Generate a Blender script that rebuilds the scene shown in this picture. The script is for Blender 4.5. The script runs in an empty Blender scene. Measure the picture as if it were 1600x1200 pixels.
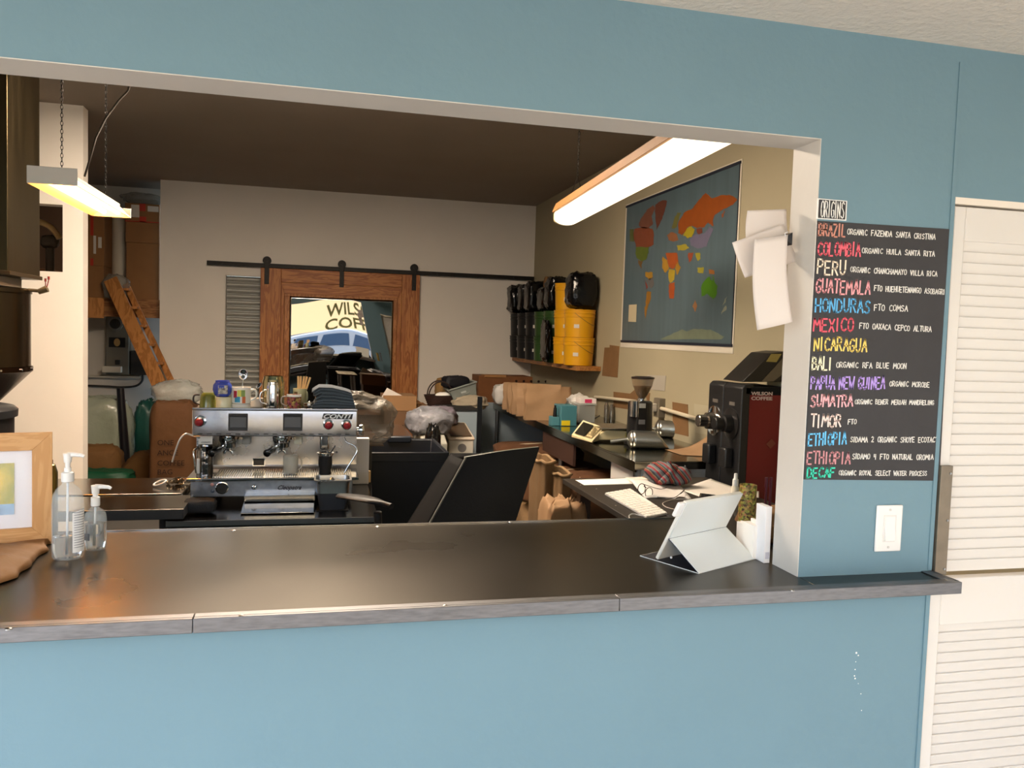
import bpy, math, random
from mathutils import Vector, Matrix, noise
import bmesh
PI = math.pi
rnd = random.Random(7)
sc = bpy.context.scene
COL = sc.collection

# ------------------------------------------------------------------ camera
CAM = Vector((0.0, -1.80, 1.62))
YAW, PIT, ROL, F = .238026, .0599386, .0320832, 1272.28
fw = Vector((math.sin(YAW)*math.cos(PIT), math.cos(YAW)*math.cos(PIT), -math.sin(PIT)))
rt0 = Vector((math.cos(YAW), -math.sin(YAW), 0)); up0 = rt0.cross(fw)
rt = rt0*math.cos(ROL)+up0*math.sin(ROL); up = up0*math.cos(ROL)-rt0*math.sin(ROL)
cd = bpy.data.cameras.new('camera'); cam = bpy.data.objects.new('camera', cd); COL.objects.link(cam)
cd.sensor_width = 36; cd.lens = 36*F/1600; cd.clip_start = .05; cd.clip_end = 200
cam.matrix_world = Matrix(((rt.x, up.x, -fw.x, CAM.x), (rt.y, up.y, -fw.y, CAM.y), (rt.z, up.z, -fw.z, CAM.z), (0, 0, 0, 1)))
sc.camera = cam

def P(x, y, X=None, Y=None, Z=None):
    d = rt*((x-800)/F) - up*((y-600)/F) + fw
    t = (X-CAM.x)/d.x if X is not None else (Y-CAM.y)/d.y if Y is not None else (Z-CAM.z)/d.z
    return CAM + d*t

# ------------------------------------------------------------------ world, sun, exposure
w = bpy.data.worlds.new('sky'); sc.world = w; w.use_nodes = True
nt = w.node_tree; bgn = nt.nodes['Background']
sky = nt.nodes.new('ShaderNodeTexSky'); sky.sky_type = 'NISHITA'; sky.sun_disc = False
sky.sun_elevation = math.radians(48); sky.sun_rotation = math.radians(200); sky.air_density = 1.0; sky.dust_density = 1.5
nt.links.new(sky.outputs[0], bgn.inputs[0]); bgn.inputs[1].default_value = .55
sd = bpy.data.lights.new('sun', 'SUN'); sd.energy = 8.0; sd.color = (1, .96, .89); sd.angle = .01
so = bpy.data.objects.new('sun', sd); COL.objects.link(so); so.rotation_euler = (math.radians(35), 0, math.radians(25))
sc.view_settings.view_transform = 'Standard'; sc.view_settings.look = 'None'
sc.view_settings.gamma = 1; sc.view_settings.use_curve_mapping = False
sc.view_settings.exposure = 0.75
sc.cycles.max_bounces = 8; sc.cycles.diffuse_bounces = 5; sc.cycles.glossy_bounces = 4
sc.cycles.transmission_bounces = 8; sc.cycles.transparent_max_bounces = 12; sc.cycles.sample_clamp_indirect = 6
sc.cycles.caustics_reflective = False; sc.cycles.caustics_refractive = False
sc.cycles.use_denoising = True

# ------------------------------------------------------------------ materials
def lin(h):
    h = h.lstrip('#'); r = [int(h[i:i+2], 16)/255 for i in (0, 2, 4)]
    return tuple((c/12.92 if c <= .04045 else ((c+.055)/1.055)**2.4) for c in r)
MC = {}
def M(hexc, rough=.6, metal=0., bump=None, var=None, kind=None, emit=0, trans=0, alpha=1, spec=None, hex2=None, scale=None):
    key = (hexc, rough, metal, bump, var, kind, emit, trans, alpha, spec, hex2, scale)
    if key in MC: return MC[key]
    m = bpy.data.materials.new('m_%s_%d' % (kind or 'paint', len(MC))); MC[key] = m
    m.use_nodes = True; t = m.node_tree; N = t.nodes; L = t.links; b = N['Principled BSDF']
    c = lin(hexc)
    b.inputs['Base Color'].default_value = (*c, 1); b.inputs['Roughness'].default_value = rough
    b.inputs['Metallic'].default_value = metal; b.inputs['Transmission Weight'].default_value = trans
    b.inputs['Alpha'].default_value = alpha; b.inputs['IOR'].default_value = 1.45
    if spec is not None: b.inputs['Specular IOR Level'].default_value = spec
    if emit:
        b.inputs['Emission Color'].default_value = (*c, 1); b.inputs['Emission Strength'].default_value = emit
    tc = N.new('ShaderNodeTexCoord'); mp = N.new('ShaderNodeMapping'); L.new(tc.outputs['Object'], mp.inputs[0])
    if scale: mp.inputs['Scale'].default_value = scale
    c2 = lin(hex2) if hex2 else tuple(min(1, x*(1+(var[1] if var else 0))) for x in c)
    c1 = c if hex2 else tuple(x*(1-(var[1] if var else 0)) for x in c)
    fac = None
    if kind == 'wood':
        n1 = N.new('ShaderNodeTexNoise'); n1.inputs['Scale'].default_value = 2.2; n1.inputs['Detail'].default_value = 6; n1.inputs['Distortion'].default_value = 1.2
        L.new(mp.outputs[0], n1.inputs['Vector'])
        wv = N.new('ShaderNodeMath'); wv.operation = 'MULTIPLY'; L.new(n1.outputs[0], wv.inputs[0]); wv.inputs[1].default_value = 9
        fr = N.new('ShaderNodeMath'); fr.operation = 'PINGPONG'; fr.inputs[1].default_value = 1; L.new(wv.outputs[0], fr.inputs[0]); fac = fr.outputs[0]
    elif kind == 'stripe':
        wv = N.new('ShaderNodeTexWave'); wv.inputs['Scale'].default_value = 1; wv.inputs['Distortion'].default_value = .8; wv.inputs['Detail'].default_value = 2
        L.new(mp.outputs[0], wv.inputs['Vector']); fac = wv.outputs[1]
    elif kind == 'patch':
        n1 = N.new('ShaderNodeTexVoronoi'); n1.inputs['Scale'].default_value = 1; L.new(mp.outputs[0], n1.inputs['Vector']); fac = None
        hs = N.new('ShaderNodeHueSaturation'); hs.inputs['Color'].default_value = (*c, 1)
        sp = N.new('ShaderNodeSeparateColor'); L.new(n1.outputs['Color'], sp.inputs[0]); mrh = N.new('ShaderNodeMapRange'); mrh.inputs[3].default_value = .44; mrh.inputs[4].default_value = .58; L.new(sp.outputs[0], mrh.inputs[0]); L.new(mrh.outputs[0], hs.inputs['Hue']); mrv = N.new('ShaderNodeMapRange'); mrv.inputs[3].default_value = .3; mrv.inputs[4].default_value = 2.2; L.new(sp.outputs[1], mrv.inputs[0]); L.new(mrv.outputs[0], hs.inputs['Value'])
        L.new(hs.outputs[0], b.inputs['Base Color'])
    elif var:
        n1 = N.new('ShaderNodeTexNoise'); n1.inputs['Scale'].default_value = var[0]; n1.inputs['Detail'].default_value = 5
        L.new(mp.outputs[0], n1.inputs['Vector']); fac = n1.outputs[0]
    if fac is not None:
        r = N.new('ShaderNodeValToRGB'); r.color_ramp.elements[0].color = (*c1, 1); r.color_ramp.elements[1].color = (*c2, 1)
        r.color_ramp.elements[0].position = .3; r.color_ramp.elements[1].position = .7
        if kind == 'knit':
            pass
        L.new(fac, r.inputs[0]); L.new(r.outputs[0], b.inputs['Base Color'])
        if kind == 'steel':
            mr = N.new('ShaderNodeMapRange'); mr.inputs[3].default_value = rough*.7; mr.inputs[4].default_value = rough*1.5
            L.new(fac, mr.inputs[0]); L.new(mr.outputs[0], b.inputs['Roughness'])
    if bump:
        n2 = N.new('ShaderNodeTexNoise'); n2.inputs['Scale'].default_value = bump[0]; n2.inputs['Detail'].default_value = 4
        L.new(mp.outputs[0], n2.inputs['Vector'])
        bp = N.new('ShaderNodeBump'); bp.inputs['Strength'].default_value = bump[1]; bp.inputs['Distance'].default_value = .01
        L.new(n2.outputs[0], bp.inputs['Height']); L.new(bp.outputs[0], b.inputs['Normal'])
    return m

BLUE = M('#6c8b99', .62, bump=(55, .10), var=(3, .02))
CASING = M('#cfcbc6', .5, bump=(30, .06), var=(4, .03))
WHITEW = M('#ece5db', .8, bump=(40, .05), var=(2, .02))
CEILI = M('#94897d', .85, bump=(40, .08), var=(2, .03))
STEEL = M('#cbd0d8', .11, 1., var=(14, .08), kind='steel')
STEELB = M('#a9adb2', .28, 1., var=(9, .10), kind='steel')
CHROME = M('#dfe2e6', .07, 1.)
ALU = M('#b9bbb8', .33, 1., bump=(60, .03))
BLACK = M('#141416', .45)
BLACKG = M('#0c0c0e', .2)
BLACKM = M('#1b1b1d', .8, bump=(200, .2))
KRAFT = M('#967757', .75, bump=(18, .25), var=(6, .07))
KRAFTD = M('#7a5a38', .8, bump=(18, .25), var=(6, .08))
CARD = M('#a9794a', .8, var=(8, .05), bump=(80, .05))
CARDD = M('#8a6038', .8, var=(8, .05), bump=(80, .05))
WHITEP = M('#eceae6', .45)
PAPER = M('#efece8', .7, bump=(14, .05))
PLY = M('#cf9f6a', .5, kind='wood', hex2='#c4925c', scale=(12, 2, 2))
FIR = M('#bb7a40', .5, kind='wood', hex2='#9a5a2b', scale=(9, 9, .9), bump=(30, .06))
FIRH = M('#bb7a40', .5, kind='wood', hex2='#9a5a2b', scale=(.9, 9, 9), bump=(30, .06))
PINE = M('#bf8246', .6, kind='wood', hex2='#a36a34', scale=(4, 4, .8))
PLASTICF = M('#8f8a80', .18, alpha=.45, bump=(22, 1.0), spec=.9)
FILMG = M('#b4bba6', .22, alpha=.62, bump=(16, 1.0), spec=.9)
GLASS = M('#f2f7f7', .02, trans=1.0)
PLASTW = M('#e4e3e1', .35)

# ------------------------------------------------------------------ mesh helpers
class G:
    def __init__(s): s.v = []; s.f = []; s.m = []
    def add(s, vs, fs, m=0, X=None):
        o = len(s.v); s.v += [(X @ Vector(p)) if X is not None else Vector(p) for p in vs]
        for f in fs: s.f.append([i+o for i in f]); s.m.append(m)
        return s
    def box(s, a, b, m=0, X=None):
        x0, y0, z0 = [min(a[i], b[i]) for i in range(3)]; x1, y1, z1 = [max(a[i], b[i]) for i in range(3)]
        return s.add([(x0,y0,z0),(x1,y0,z0),(x1,y1,z0),(x0,y1,z0),(x0,y0,z1),(x1,y0,z1),(x1,y1,z1),(x0,y1,z1)],
              [(0,3,2,1),(4,5,6,7),(0,1,5,4),(1,2,6,5),(2,3,7,6),(3,0,4,7)], m, X)
    def cbox(s, c, d, m=0, X=None): return s.box([c[i]-d[i]/2 for i in range(3)], [c[i]+d[i]/2 for i in range(3)], m, X)
    def prism(s, pts, vec, m=0, X=None):
        n = len(pts); vec = Vector(vec); vs = [Vector(p) for p in pts]; vs += [p+vec for p in vs]
        return s.add(vs, [list(range(n))[::-1], list(range(n, 2*n))]+[(i, (i+1) % n, n+(i+1) % n, n+i) for i in range(n)], m, X)
    def lathe(s, prof, c=(0,0,0), n=24, m=0, X=None, sx=1, sy=1, caps=True):
        vs = []; fs = []
        for r, z in prof:
            for i in range(n):
                a = 2*PI*i/n; vs.append((c[0]+r*sx*math.cos(a), c[1]+r*sy*math.sin(a), c[2]+z))
        for k in range(len(prof)-1):
            for i in range(n): fs.append((k*n+i, k*n+(i+1) % n, (k+1)*n+(i+1) % n, (k+1)*n+i))
        if caps:
            if prof[0][0] > 1e-6: fs.append(list(range(n))[::-1])
            if prof[-1][0] > 1e-6: fs.append([len(vs)-n+i for i in range(n)])
        return s.add(vs, fs, m, X)
    def tube(s, pts, r, n=8, m=0, X=None, close=False):
        pts = [Vector(p) for p in pts]; rs = r if isinstance(r, (list, tuple)) else [r]*len(pts)
        vs = []; fs = []; N = len(pts); pu = None
        for k, p in enumerate(pts):
            a = pts[(k-1) % N] if close else pts[max(k-1, 0)]; b = pts[(k+1) % N] if close else pts[min(k+1, N-1)]
            d = (b-a).normalized()
            if pu is None: u = d.orthogonal().normalized()
            else:
                u = pu-d*pu.dot(d); u = u.normalized() if u.length > 1e-6 else d.orthogonal().normalized()
            pu = u; v = d.cross(u)
            for i in range(n):
                t = 2*PI*i/n; vs.append(p+(u*math.cos(t)+v*math.sin(t))*rs[k])
        for k in range(N if close else N-1):
            for i in range(n): fs.append((k*n+i, k*n+(i+1) % n, ((k+1) % N)*n+(i+1) % n, ((k+1) % N)*n+i))
        if not close: fs.append(list(range(n))[::-1]); fs.append([(N-1)*n+i for i in range(n)])
        return s.add(vs, fs, m, X)
    def cyl(s, a, b, r, n=16, m=0, r2=None, X=None): return s.tube([a, b], [r, r if r2 is None else r2], n, m, X)
    def grid(s, fn, nu, nv, m=0, thick=0, X=None, cu=False):
        vs = [Vector(fn(i/nu, j/nv)) for j in range(nv+1) for i in range(nu+1)]
        fs = [(j*(nu+1)+i, j*(nu+1)+i+1, (j+1)*(nu+1)+i+1, (j+1)*(nu+1)+i) for j in range(nv) for i in range(nu)]
        return s.add(vs, fs, m, X)
    def sack(s, c, dim, e=.45, amp=.06, fr=3.5, seed=0, nu=36, nv=22, m=0, X=None, ridge=0.):
        def se(x, p): return math.copysign(abs(x)**p, x)
        vs = []; fs = []
        for j in range(nv+1):
            ph = -PI/2+PI*j/nv
            for i in range(nu):
                th = 2*PI*i/nu
                q = Vector((se(math.cos(ph), e)*se(math.cos(th), e), se(math.cos(ph), e)*se(math.sin(th), e), se(math.sin(ph), e)))
                n = noise.noise_vector(q*fr*.5+Vector((seed*3.1, seed*1.7, seed)))
                n2 = noise.noise_vector(q*fr*1.7+Vector((seed, seed*2.3, seed*4.1)))
                rg = (abs(noise.noise(q*fr*1.2+Vector((seed*5, 0, 0))))-.2)*ridge
                q = q*(1+rg)+n*amp*1.6+n2*amp*.7
                vs.append((c[0]+q.x*dim[0]/2, c[1]+q.y*dim[1]/2, c[2]+dim[2]/2+q.z*dim[2]/2))
        for j in range(nv):
            for i in range(nu): fs.append((j*nu+i, j*nu+(i+1) % nu, (j+1)*nu+(i+1) % nu, (j+1)*nu+i))
        return s.add(vs, fs, m, X)
    def bag(s, w, d, h, seed=0, m=0, X=None, n=20, k=14, flat=1., wr=.006):
        # upright paper bag: rectangular foot closing to a flat mouth
        vs = []; fs = []; per = []
        q = n//4
        for side in range(4):
            for i in range(q):
                t = i/q
                per.append([(-1+2*t, -1), (1, -1+2*t), (1-2*t, 1), (-1, 1-2*t)][side])
        N = len(per)
        for j in range(k+1):
            z = j/k; dd = d*(1-flat*z**1.5)+.006
            for a, b in per:
                g = 0
                if abs(a) == 1 and abs(b) < .7: g = -math.copysign(1, a)*w*.10*z*(1-z)*2
                p = Vector((a*w/2+g, b*dd/2, z*h))
                nn = noise.noise_vector(Vector((p.x*14, p.y*14+seed*5, p.z*9+seed*7)))
                p += Vector((nn.x*wr, nn.y*wr*2.4*(.3+z), nn.z*wr*.6*z)); vs.append(p)
        for j in range(k):
            for i in range(N): fs.append((j*N+i, j*N+(i+1) % N, (j+1)*N+(i+1) % N, (j+1)*N+i))
        fs.append(list(range(N))[::-1]); fs.append([k*N+i for i in range(N)])
        return s.add(vs, fs, m, X)
    def xf(s, X): s.v = [X @ p for p in s.v]; return s

def TR(loc=(0,0,0), rz=0, rx=0, ry=0, s=1):
    return Matrix.Translation(Vector(loc)) @ Matrix.Rotation(rz, 4, 'Z') @ Matrix.Rotation(rx, 4, 'X') @ Matrix.Rotation(ry, 4, 'Y') @ Matrix.Diagonal((s, s, s, 1))

WL = {}
def tag(o, label=None, cat=None, group=None, kind=None):
    if label: o['label'] = label
    if cat: o['category'] = cat
    if group: o['group'] = group
    if kind: o['kind'] = kind
    return o
def thing(name, label, cat, loc, group=None, kind=None):
    o = bpy.data.objects.new(name, None); COL.objects.link(o); o.location = loc; o.empty_display_size = .1
    WL[o.name] = Vector(loc); return tag(o, label, cat, group, kind)
def build(name, g, mats, parent=None, label=None, cat=None, group=None, kind=None, smooth=None, bevel=None, seg=2, sub=0, solid=None):
    if not isinstance(mats, (list, tuple)): mats = [mats]
    if parent is not None: off = WL[parent.name]
    elif kind == 'structure': off = Vector((0, 0, 0))
    else:
        xs = [p.x for p in g.v]; ys = [p.y for p in g.v]; zs = [p.z for p in g.v]
        off = Vector(((min(xs)+max(xs))/2, (min(ys)+max(ys))/2, min(zs)))
    me = bpy.data.meshes.new(name); me.from_pydata([p-off for p in g.v], [], g.f); me.validate()
    for m in mats: me.materials.append(m)
    if len(mats) > 1 and len(me.polygons) == len(g.m): me.polygons.foreach_set('material_index', g.m)
    bm = bmesh.new(); bm.from_mesh(me); bmesh.ops.recalc_face_normals(bm, faces=bm.faces); bm.to_mesh(me); bm.free()
    if smooth is not None or bevel:
        me.shade_smooth() if hasattr(me, 'shade_smooth') else None
        me.set_sharp_from_angle(angle=math.radians(smooth if smooth is not None else 40))
    o = bpy.data.objects.new(name, me); COL.objects.link(o)
    if parent is not None: o.parent = parent
    else: o.location = off
    WL[o.name] = off
    if solid: md = o.modifiers.new('thick', 'SOLIDIFY'); md.thickness = solid
    if bevel: md = o.modifiers.new('bevel', 'BEVEL'); md.width = bevel; md.segments = seg; md.limit_method = 'ANGLE'; md.angle_limit = math.radians(35)
    if sub: md = o.modifiers.new('sub', 'SUBSURF'); md.levels = sub; md.render_levels = sub
    return tag(o, label, cat, group, kind)
def copy_tree(o, loc=None, parent=None, label=None, rz=None):
    c = o.copy(); COL.objects.link(c); WL[c.name] = Vector(loc) if loc is not None else WL[o.name]
    if parent is not None: c.parent = parent
    if loc is not None: c.location = loc
    if rz is not None: c.rotation_euler.z = rz
    if label: c['label'] = label
    for ch in list(o.children): copy_tree(ch, parent=c)
    return c
def twin(o, parent, d):   # a further alike part, sharing mesh data
    c = o.copy(); COL.objects.link(c); c.parent = parent; c.location = Vector(o.location)+Vector(d); WL[c.name] = WL[o.name]; return c
def textg(s, size, depth=.001, align='LEFT', shear=0, spacing=1, bold=0):
    cu = bpy.data.curves.new('t', 'FONT'); cu.body = s; cu.size = size; cu.extrude = depth/2; cu.align_x = align; cu.shear = shear
    cu.space_character = spacing; cu.offset = bold; cu.resolution_u = 3
    o = bpy.data.objects.new('t', cu); COL.objects.link(o); bpy.context.view_layer.update()
    me = bpy.data.meshes.new_from_object(o.evaluated_get(bpy.context.evaluated_depsgraph_get()))
    g = G(); g.add([v.co.copy() for v in me.vertices], [list(p.vertices) for p in me.polygons])
    bpy.data.objects.remove(o); bpy.data.curves.remove(cu); bpy.data.meshes.remove(me); return g
FRONT = Matrix(((1,0,0,0),(0,0,-1,0),(0,1,0,0),(0,0,0,1)))   # text plane XY -> XZ, facing -Y
def textat(s, size, loc, fit=None, X=FRONT, **k):
    g = textg(s, size, **k)
    if fit:
        wd = max(p.x for p in g.v)-min(p.x for p in g.v); g.xf(Matrix.Diagonal((fit/wd, 1, 1, 1)))
    return g.xf(Matrix.Translation(Vector(loc)) @ X)
def fitbox(g, a, b, flip=False):
    return g
#@@SETTING
# ------------------------------------------------------------------ the setting
W, YB, CZ = 2.50, 7.58, 3.145
OT, OR_, OL = 2.125, 1.197, -1.75      # opening top, right, left
CT = 1.032                             # counter top height
TH = .113
YP, XP = 4.64, -1.63                   # partition front plane and its free end

g = G(); g.box((OR_, 0, 0), (1.594, TH, OT)); g.box((-3.4, 0, OT), (1.594, TH, CZ)); g.box((OL, 0, 0), (OR_, TH, 1.006)); g.box((-3.4, 0, 0), (OL, TH, OT))
g.box((1.594, 0, 2.012), (3.2, TH, CZ))
g.box((1.582, -.004, 0), (1.594, 0, 1.004)); g.box((1.582, -.003, 1.036), (1.594, 0, 2.35))
build('wall_front', g, BLUE, kind='structure')
g = G(); g.box((OR_, -.001, CT), (OR_+.0015, TH+.001, OT)); 
gt = G(); gt.box((OL, -.0015, OT), (OR_, TH+.002, OT-.002)); gt.box((OR_-.002, -.0015, CT+.0005), (OR_, TH+.002, OT-.002)); gt.box((OL, -.0015, CT+.0005), (OL+.002, TH+.002, OT-.002))
build('trim_1', gt, CASING, kind='structure')
g = G(); g.box((W, TH, 0), (W+.12, YB+.12, CZ)); build('wall_right', g, M('#a49a80', .8, bump=(40, .05), var=(2, .02)), kind='structure')
SX0, SX1, SZ = P(351, 500, Y=YB).x, P(650, 500, Y=YB).x-.05, P(352, 429, Y=YB).z
XL = P(250, 400, Y=YB).x
g = G(); g.box((XL, YB, 0), (SX0, YB+.12, CZ)); g.box((SX1, YB, 0), (W, YB+.12, CZ)); g.box((SX0, YB, SZ), (SX1, YB+.12, CZ))
build('wall_back', g, WHITEW, kind='structure')
h0, h1 = P(64, 318, Y=YP), P(98, 425, Y=YP)
g = G(); g.box((-3.4, YP, 0), (XP, YP+.13, h1.z)); g.box((-3.4, YP, h0.z), (XP, YP+.13, CZ)); g.box((h1.x, YP, h1.z), (XP, YP+.13, h0.z)); g.box((-3.4, YP, h1.z), (h0.x-.5, YP+.13, h0.z))
build('wall_partition', g, WHITEW, kind='structure')
g = G(); g.box((-3.4, 8.25, 0), (XL+.1, 8.37, CZ)); build('wall_alcove', g, M('#b9b3a9', .85, var=(3, .04)), kind='structure')
g = G(); g.box((-3.52, TH, 0), (-3.4, 8.37, CZ)); build('wall_left', g, WHITEW, kind='structure')
g = G(); g.box((-3.52, 0, CZ), (3.3, 8.4, CZ+.1)); build('ceiling', g, CEILI, kind='structure')
g = G(); g.box((-3.52, 0, -.1), (3.3, 8.4, 0)); build('floor', g, M('#5d5a57', .6, var=(3, .1)), kind='structure')
# front room: sloping soffit, open towards the street
g = G(); g.box((-3.4, -2.7, 2.389), (3.2, 0, 2.45)); build('ceiling_front', g, M('#d2cbc2', .85, bump=(50, .5), var=(3, .02)), kind='structure')
g = G(); g.box((-6, -3.2, -.1), (6, 0, 0)); build('floor_front', g, M('#aea79b', .7, var=(3, .06)), kind='structure')
g = G(); g.box((3.2, -2.7, 0), (3.3, 0, 2.45)); build('wall_front_right', g, CASING, kind='structure')

# louvred door
D = thing('door_1', None, None, (1.60, 0, .01), kind='structure')
dx0, dx1 = 1.60, 2.14; DW = M('#dad6d1', .5, bump=(60, .03))
bx = lambda a, b: G().box(a, b)
y0, y1 = .004, .036
lx = dx0+.036
zt, zl0, zl1, zb = 1.99, P(1480, 905, Y=0).z, P(1475, 978, Y=0).z, .1
z_top = P(1508, 376, Y=0).z
st = build('stile', bx((dx0, y0, .01), (lx, y1, zt)), DW, D, bevel=.003); build('stile', bx((dx1-.04, y0, .01), (dx1, y1, zt)), DW, D, bevel=.003)
build('top_rail', bx((lx, y0, z_top), (dx1-.04, y1, zt)), DW, D, bevel=.003); build('middle_rail', bx((lx, y0, zl1), (dx1-.04, y1, zl0)), DW, D, bevel=.003)
build('bottom_rail', bx((lx, y0, .01), (dx1-.04, y1, zb)), DW, D, bevel=.003)
pitch = .0283
sl = None; z = z_top-.014
g = G(); X = TR((0, .017, 0), rx=math.radians(-76)); g.box((lx-.002, -.0165, -.0025), (dx1-.038, .0165, .0025), X=X)
while z > zb+.01:
    if not (zl1-.008 < z < zl0+.008):
        if sl is None:
            sl = build('slat', G().add([p+Vector((0, 0, z)) for p in g.v], g.f), DW, D, bevel=.001); z00 = z
        else: twin(sl, D, (0, 0, z-z00))
    z -= pitch
g = G(); g.box((1.594, .0, 1.995), (3.2, TH, 2.012)); build('trim_2', g, M('#e9e0d4', .5), kind='structure')
g = G(); g.box((dx1+.01, .004, 0), (3.2, .04, 1.995)); build('door_2', g, DW, kind='structure')
sz0, sz1 = P(1473, 727, Y=0).z, P(1470, 896, Y=0).z
sp = thing('strike_plate', 'worn bronze metal strip screwed to the white louvred door edge beside the counter', 'metal strip', (1.612, -.006, sz1))
build('plate', bx((1.598, -.010, sz1), (1.634, .003, sz0)), M('#84796a', .5, .7, var=(20, .15)), sp, bevel=.001)
for zz in (sz0-.02, sz1+.015, (sz0+sz1)/2): build('screw', G().cyl((1.626, -.0125, zz), (1.626, -.009, zz), .003, 10), STEELB, sp)

# chalkboard painted panel, sign, lettering ------------------------------------------------
GL = {
'A': [[(0,0),(.5,1),(1,0)],[(.2,.38),(.8,.38)]], 'B': [[(0,0),(0,1),(.7,.92),(.78,.72),(.6,.54),(0,.52)],[(.6,.54),(.95,.36),(.85,.08),(0,0)]],
'C': [[(.95,.85),(.6,1),(.2,.85),(0,.5),(.18,.12),(.6,0),(.95,.14)]], 'D': [[(0,0),(0,1),(.55,.95),(.95,.6),(.85,.2),(.5,.02),(0,0)]],
'E': [[(.85,1),(0,1),(0,0),(.88,0)],[(0,.5),(.7,.52)]], 'F': [[(.9,1),(0,1),(0,0)],[(0,.52),(.7,.54)]],
'G': [[(.95,.86),(.6,1),(.2,.88),(0,.5),(.15,.1),(.55,0),(.92,.16),(.92,.46),(.55,.46)]], 'H': [[(0,0),(0,1)],[(.9,0),(.9,1)],[(0,.5),(.9,.5)]],
'I': [[(.3,0),(.3,1)]], 'K': [[(0,0),(0,1)],[(.85,1),(.05,.48),(.9,0)]], 'L': [[(.05,1),(0,0),(.8,0)]],
'M': [[(0,0),(.12,1),(.5,.35),(.88,1),(1,0)]], 'N': [[(0,0),(0,1),(.88,0),(.88,1)]], 'O': [[(.5,1),(.12,.85),(0,.5),(.12,.12),(.5,0),(.88,.14),(1,.5),(.88,.86),(.5,1)]],
'P': [[(0,0),(0,1),(.7,.96),(.88,.74),(.68,.5),(0,.46)]], 'R': [[(0,0),(0,1),(.7,.96),(.85,.74),(.66,.52),(0,.48)],[(.35,.5),(.9,0)]],
'S': [[(.9,.85),(.55,1),(.15,.86),(.15,.62),(.55,.5),(.88,.34),(.8,.08),(.4,0),(0,.12)]], 'T': [[(0,1),(1,1)],[(.5,1),(.48,0)]],
'U': [[(0,1),(.04,.25),(.3,0),(.68,.04),(.9,.3),(.92,1)]], 'V': [[(0,1),(.48,0),(.95,1)]], 'W': [[(0,1),(.22,0),(.5,.7),(.75,0),(1,1)]],
'X': [[(0,1),(.9,0)],[(.9,1),(0,0)]], 'Y': [[(0,1),(.45,.5),(.95,1)],[(.45,.5),(.42,0)]], 'Z': [[(0,1),(.9,1),(0,0),(.95,0)]],
'2': [[(.05,.8),(.4,1),(.8,.82),(.7,.5),(0,0),(.9,0)]], '4': [[(.1,1),(.05,.5),(.85,.5)],[(.7,1),(.7,0)]]}
def chalk(g, s, a, b, h, wd, y=-.0022, jit=.05):
    """hand lettering from world point a (baseline start) to b (baseline end) on a vertical wall plane"""
    a = Vector(a); b = Vector(b); adv = []; x = 0
    for ch in s:
        cw = 1.1 if ch == ' ' and h < .02 else .55 if ch in 'I ' else 1.2 if ch in 'MW' else .95
        adv.append((x, cw)); x += cw+.28
    tot = x-.28; u = (b-a)/tot; n = Vector((0, -1, 0)); v = Vector((0, 0, 1))
    for ch, (x, cw) in zip(s, adv):
        if ch == ' ': continue
        k = 1+rnd.uniform(-jit, jit); dz = rnd.uniform(-jit, jit)*h; sh = rnd.uniform(-.04, .06)
        for st_ in GL[ch]:
            pts = [a+u*(x+(p[0]+sh*p[1])*cw)+v*(p[1]*h*k+dz) for p in st_]
            for p, q in zip(pts, pts[1:]):
                d = (q-p); L_ = d.length
                if L_ < 1e-6: continue
                d /= L_; e = d.cross(n).normalized()*wd/2; o = d*wd*.35
                y_ = Vector((0, y, 0))
                g.prism([p-e-o+y_, q-e+o+y_, q+e+o+y_, p+e-o+y_], (0, -.0004, 0))
def W0(x, y): p = P(x, y, Y=0); return Vector((p.x, 0, p.z))
cb = thing('menu_chalkboard', 'black chalkboard panel listing coffee origins in coloured chalk lettering', 'chalkboard', (1.4, 0, 1.28))
c4 = [W0(1276.5, 345), W0(1488, 358.5), W0(1467, 751), W0(1255.5, 749)]
build('board', G().prism([p for p in c4], (0, -.002, 0)), M('#39383a', .75, var=(12, .06), bump=(60, .06)), cb)
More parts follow.
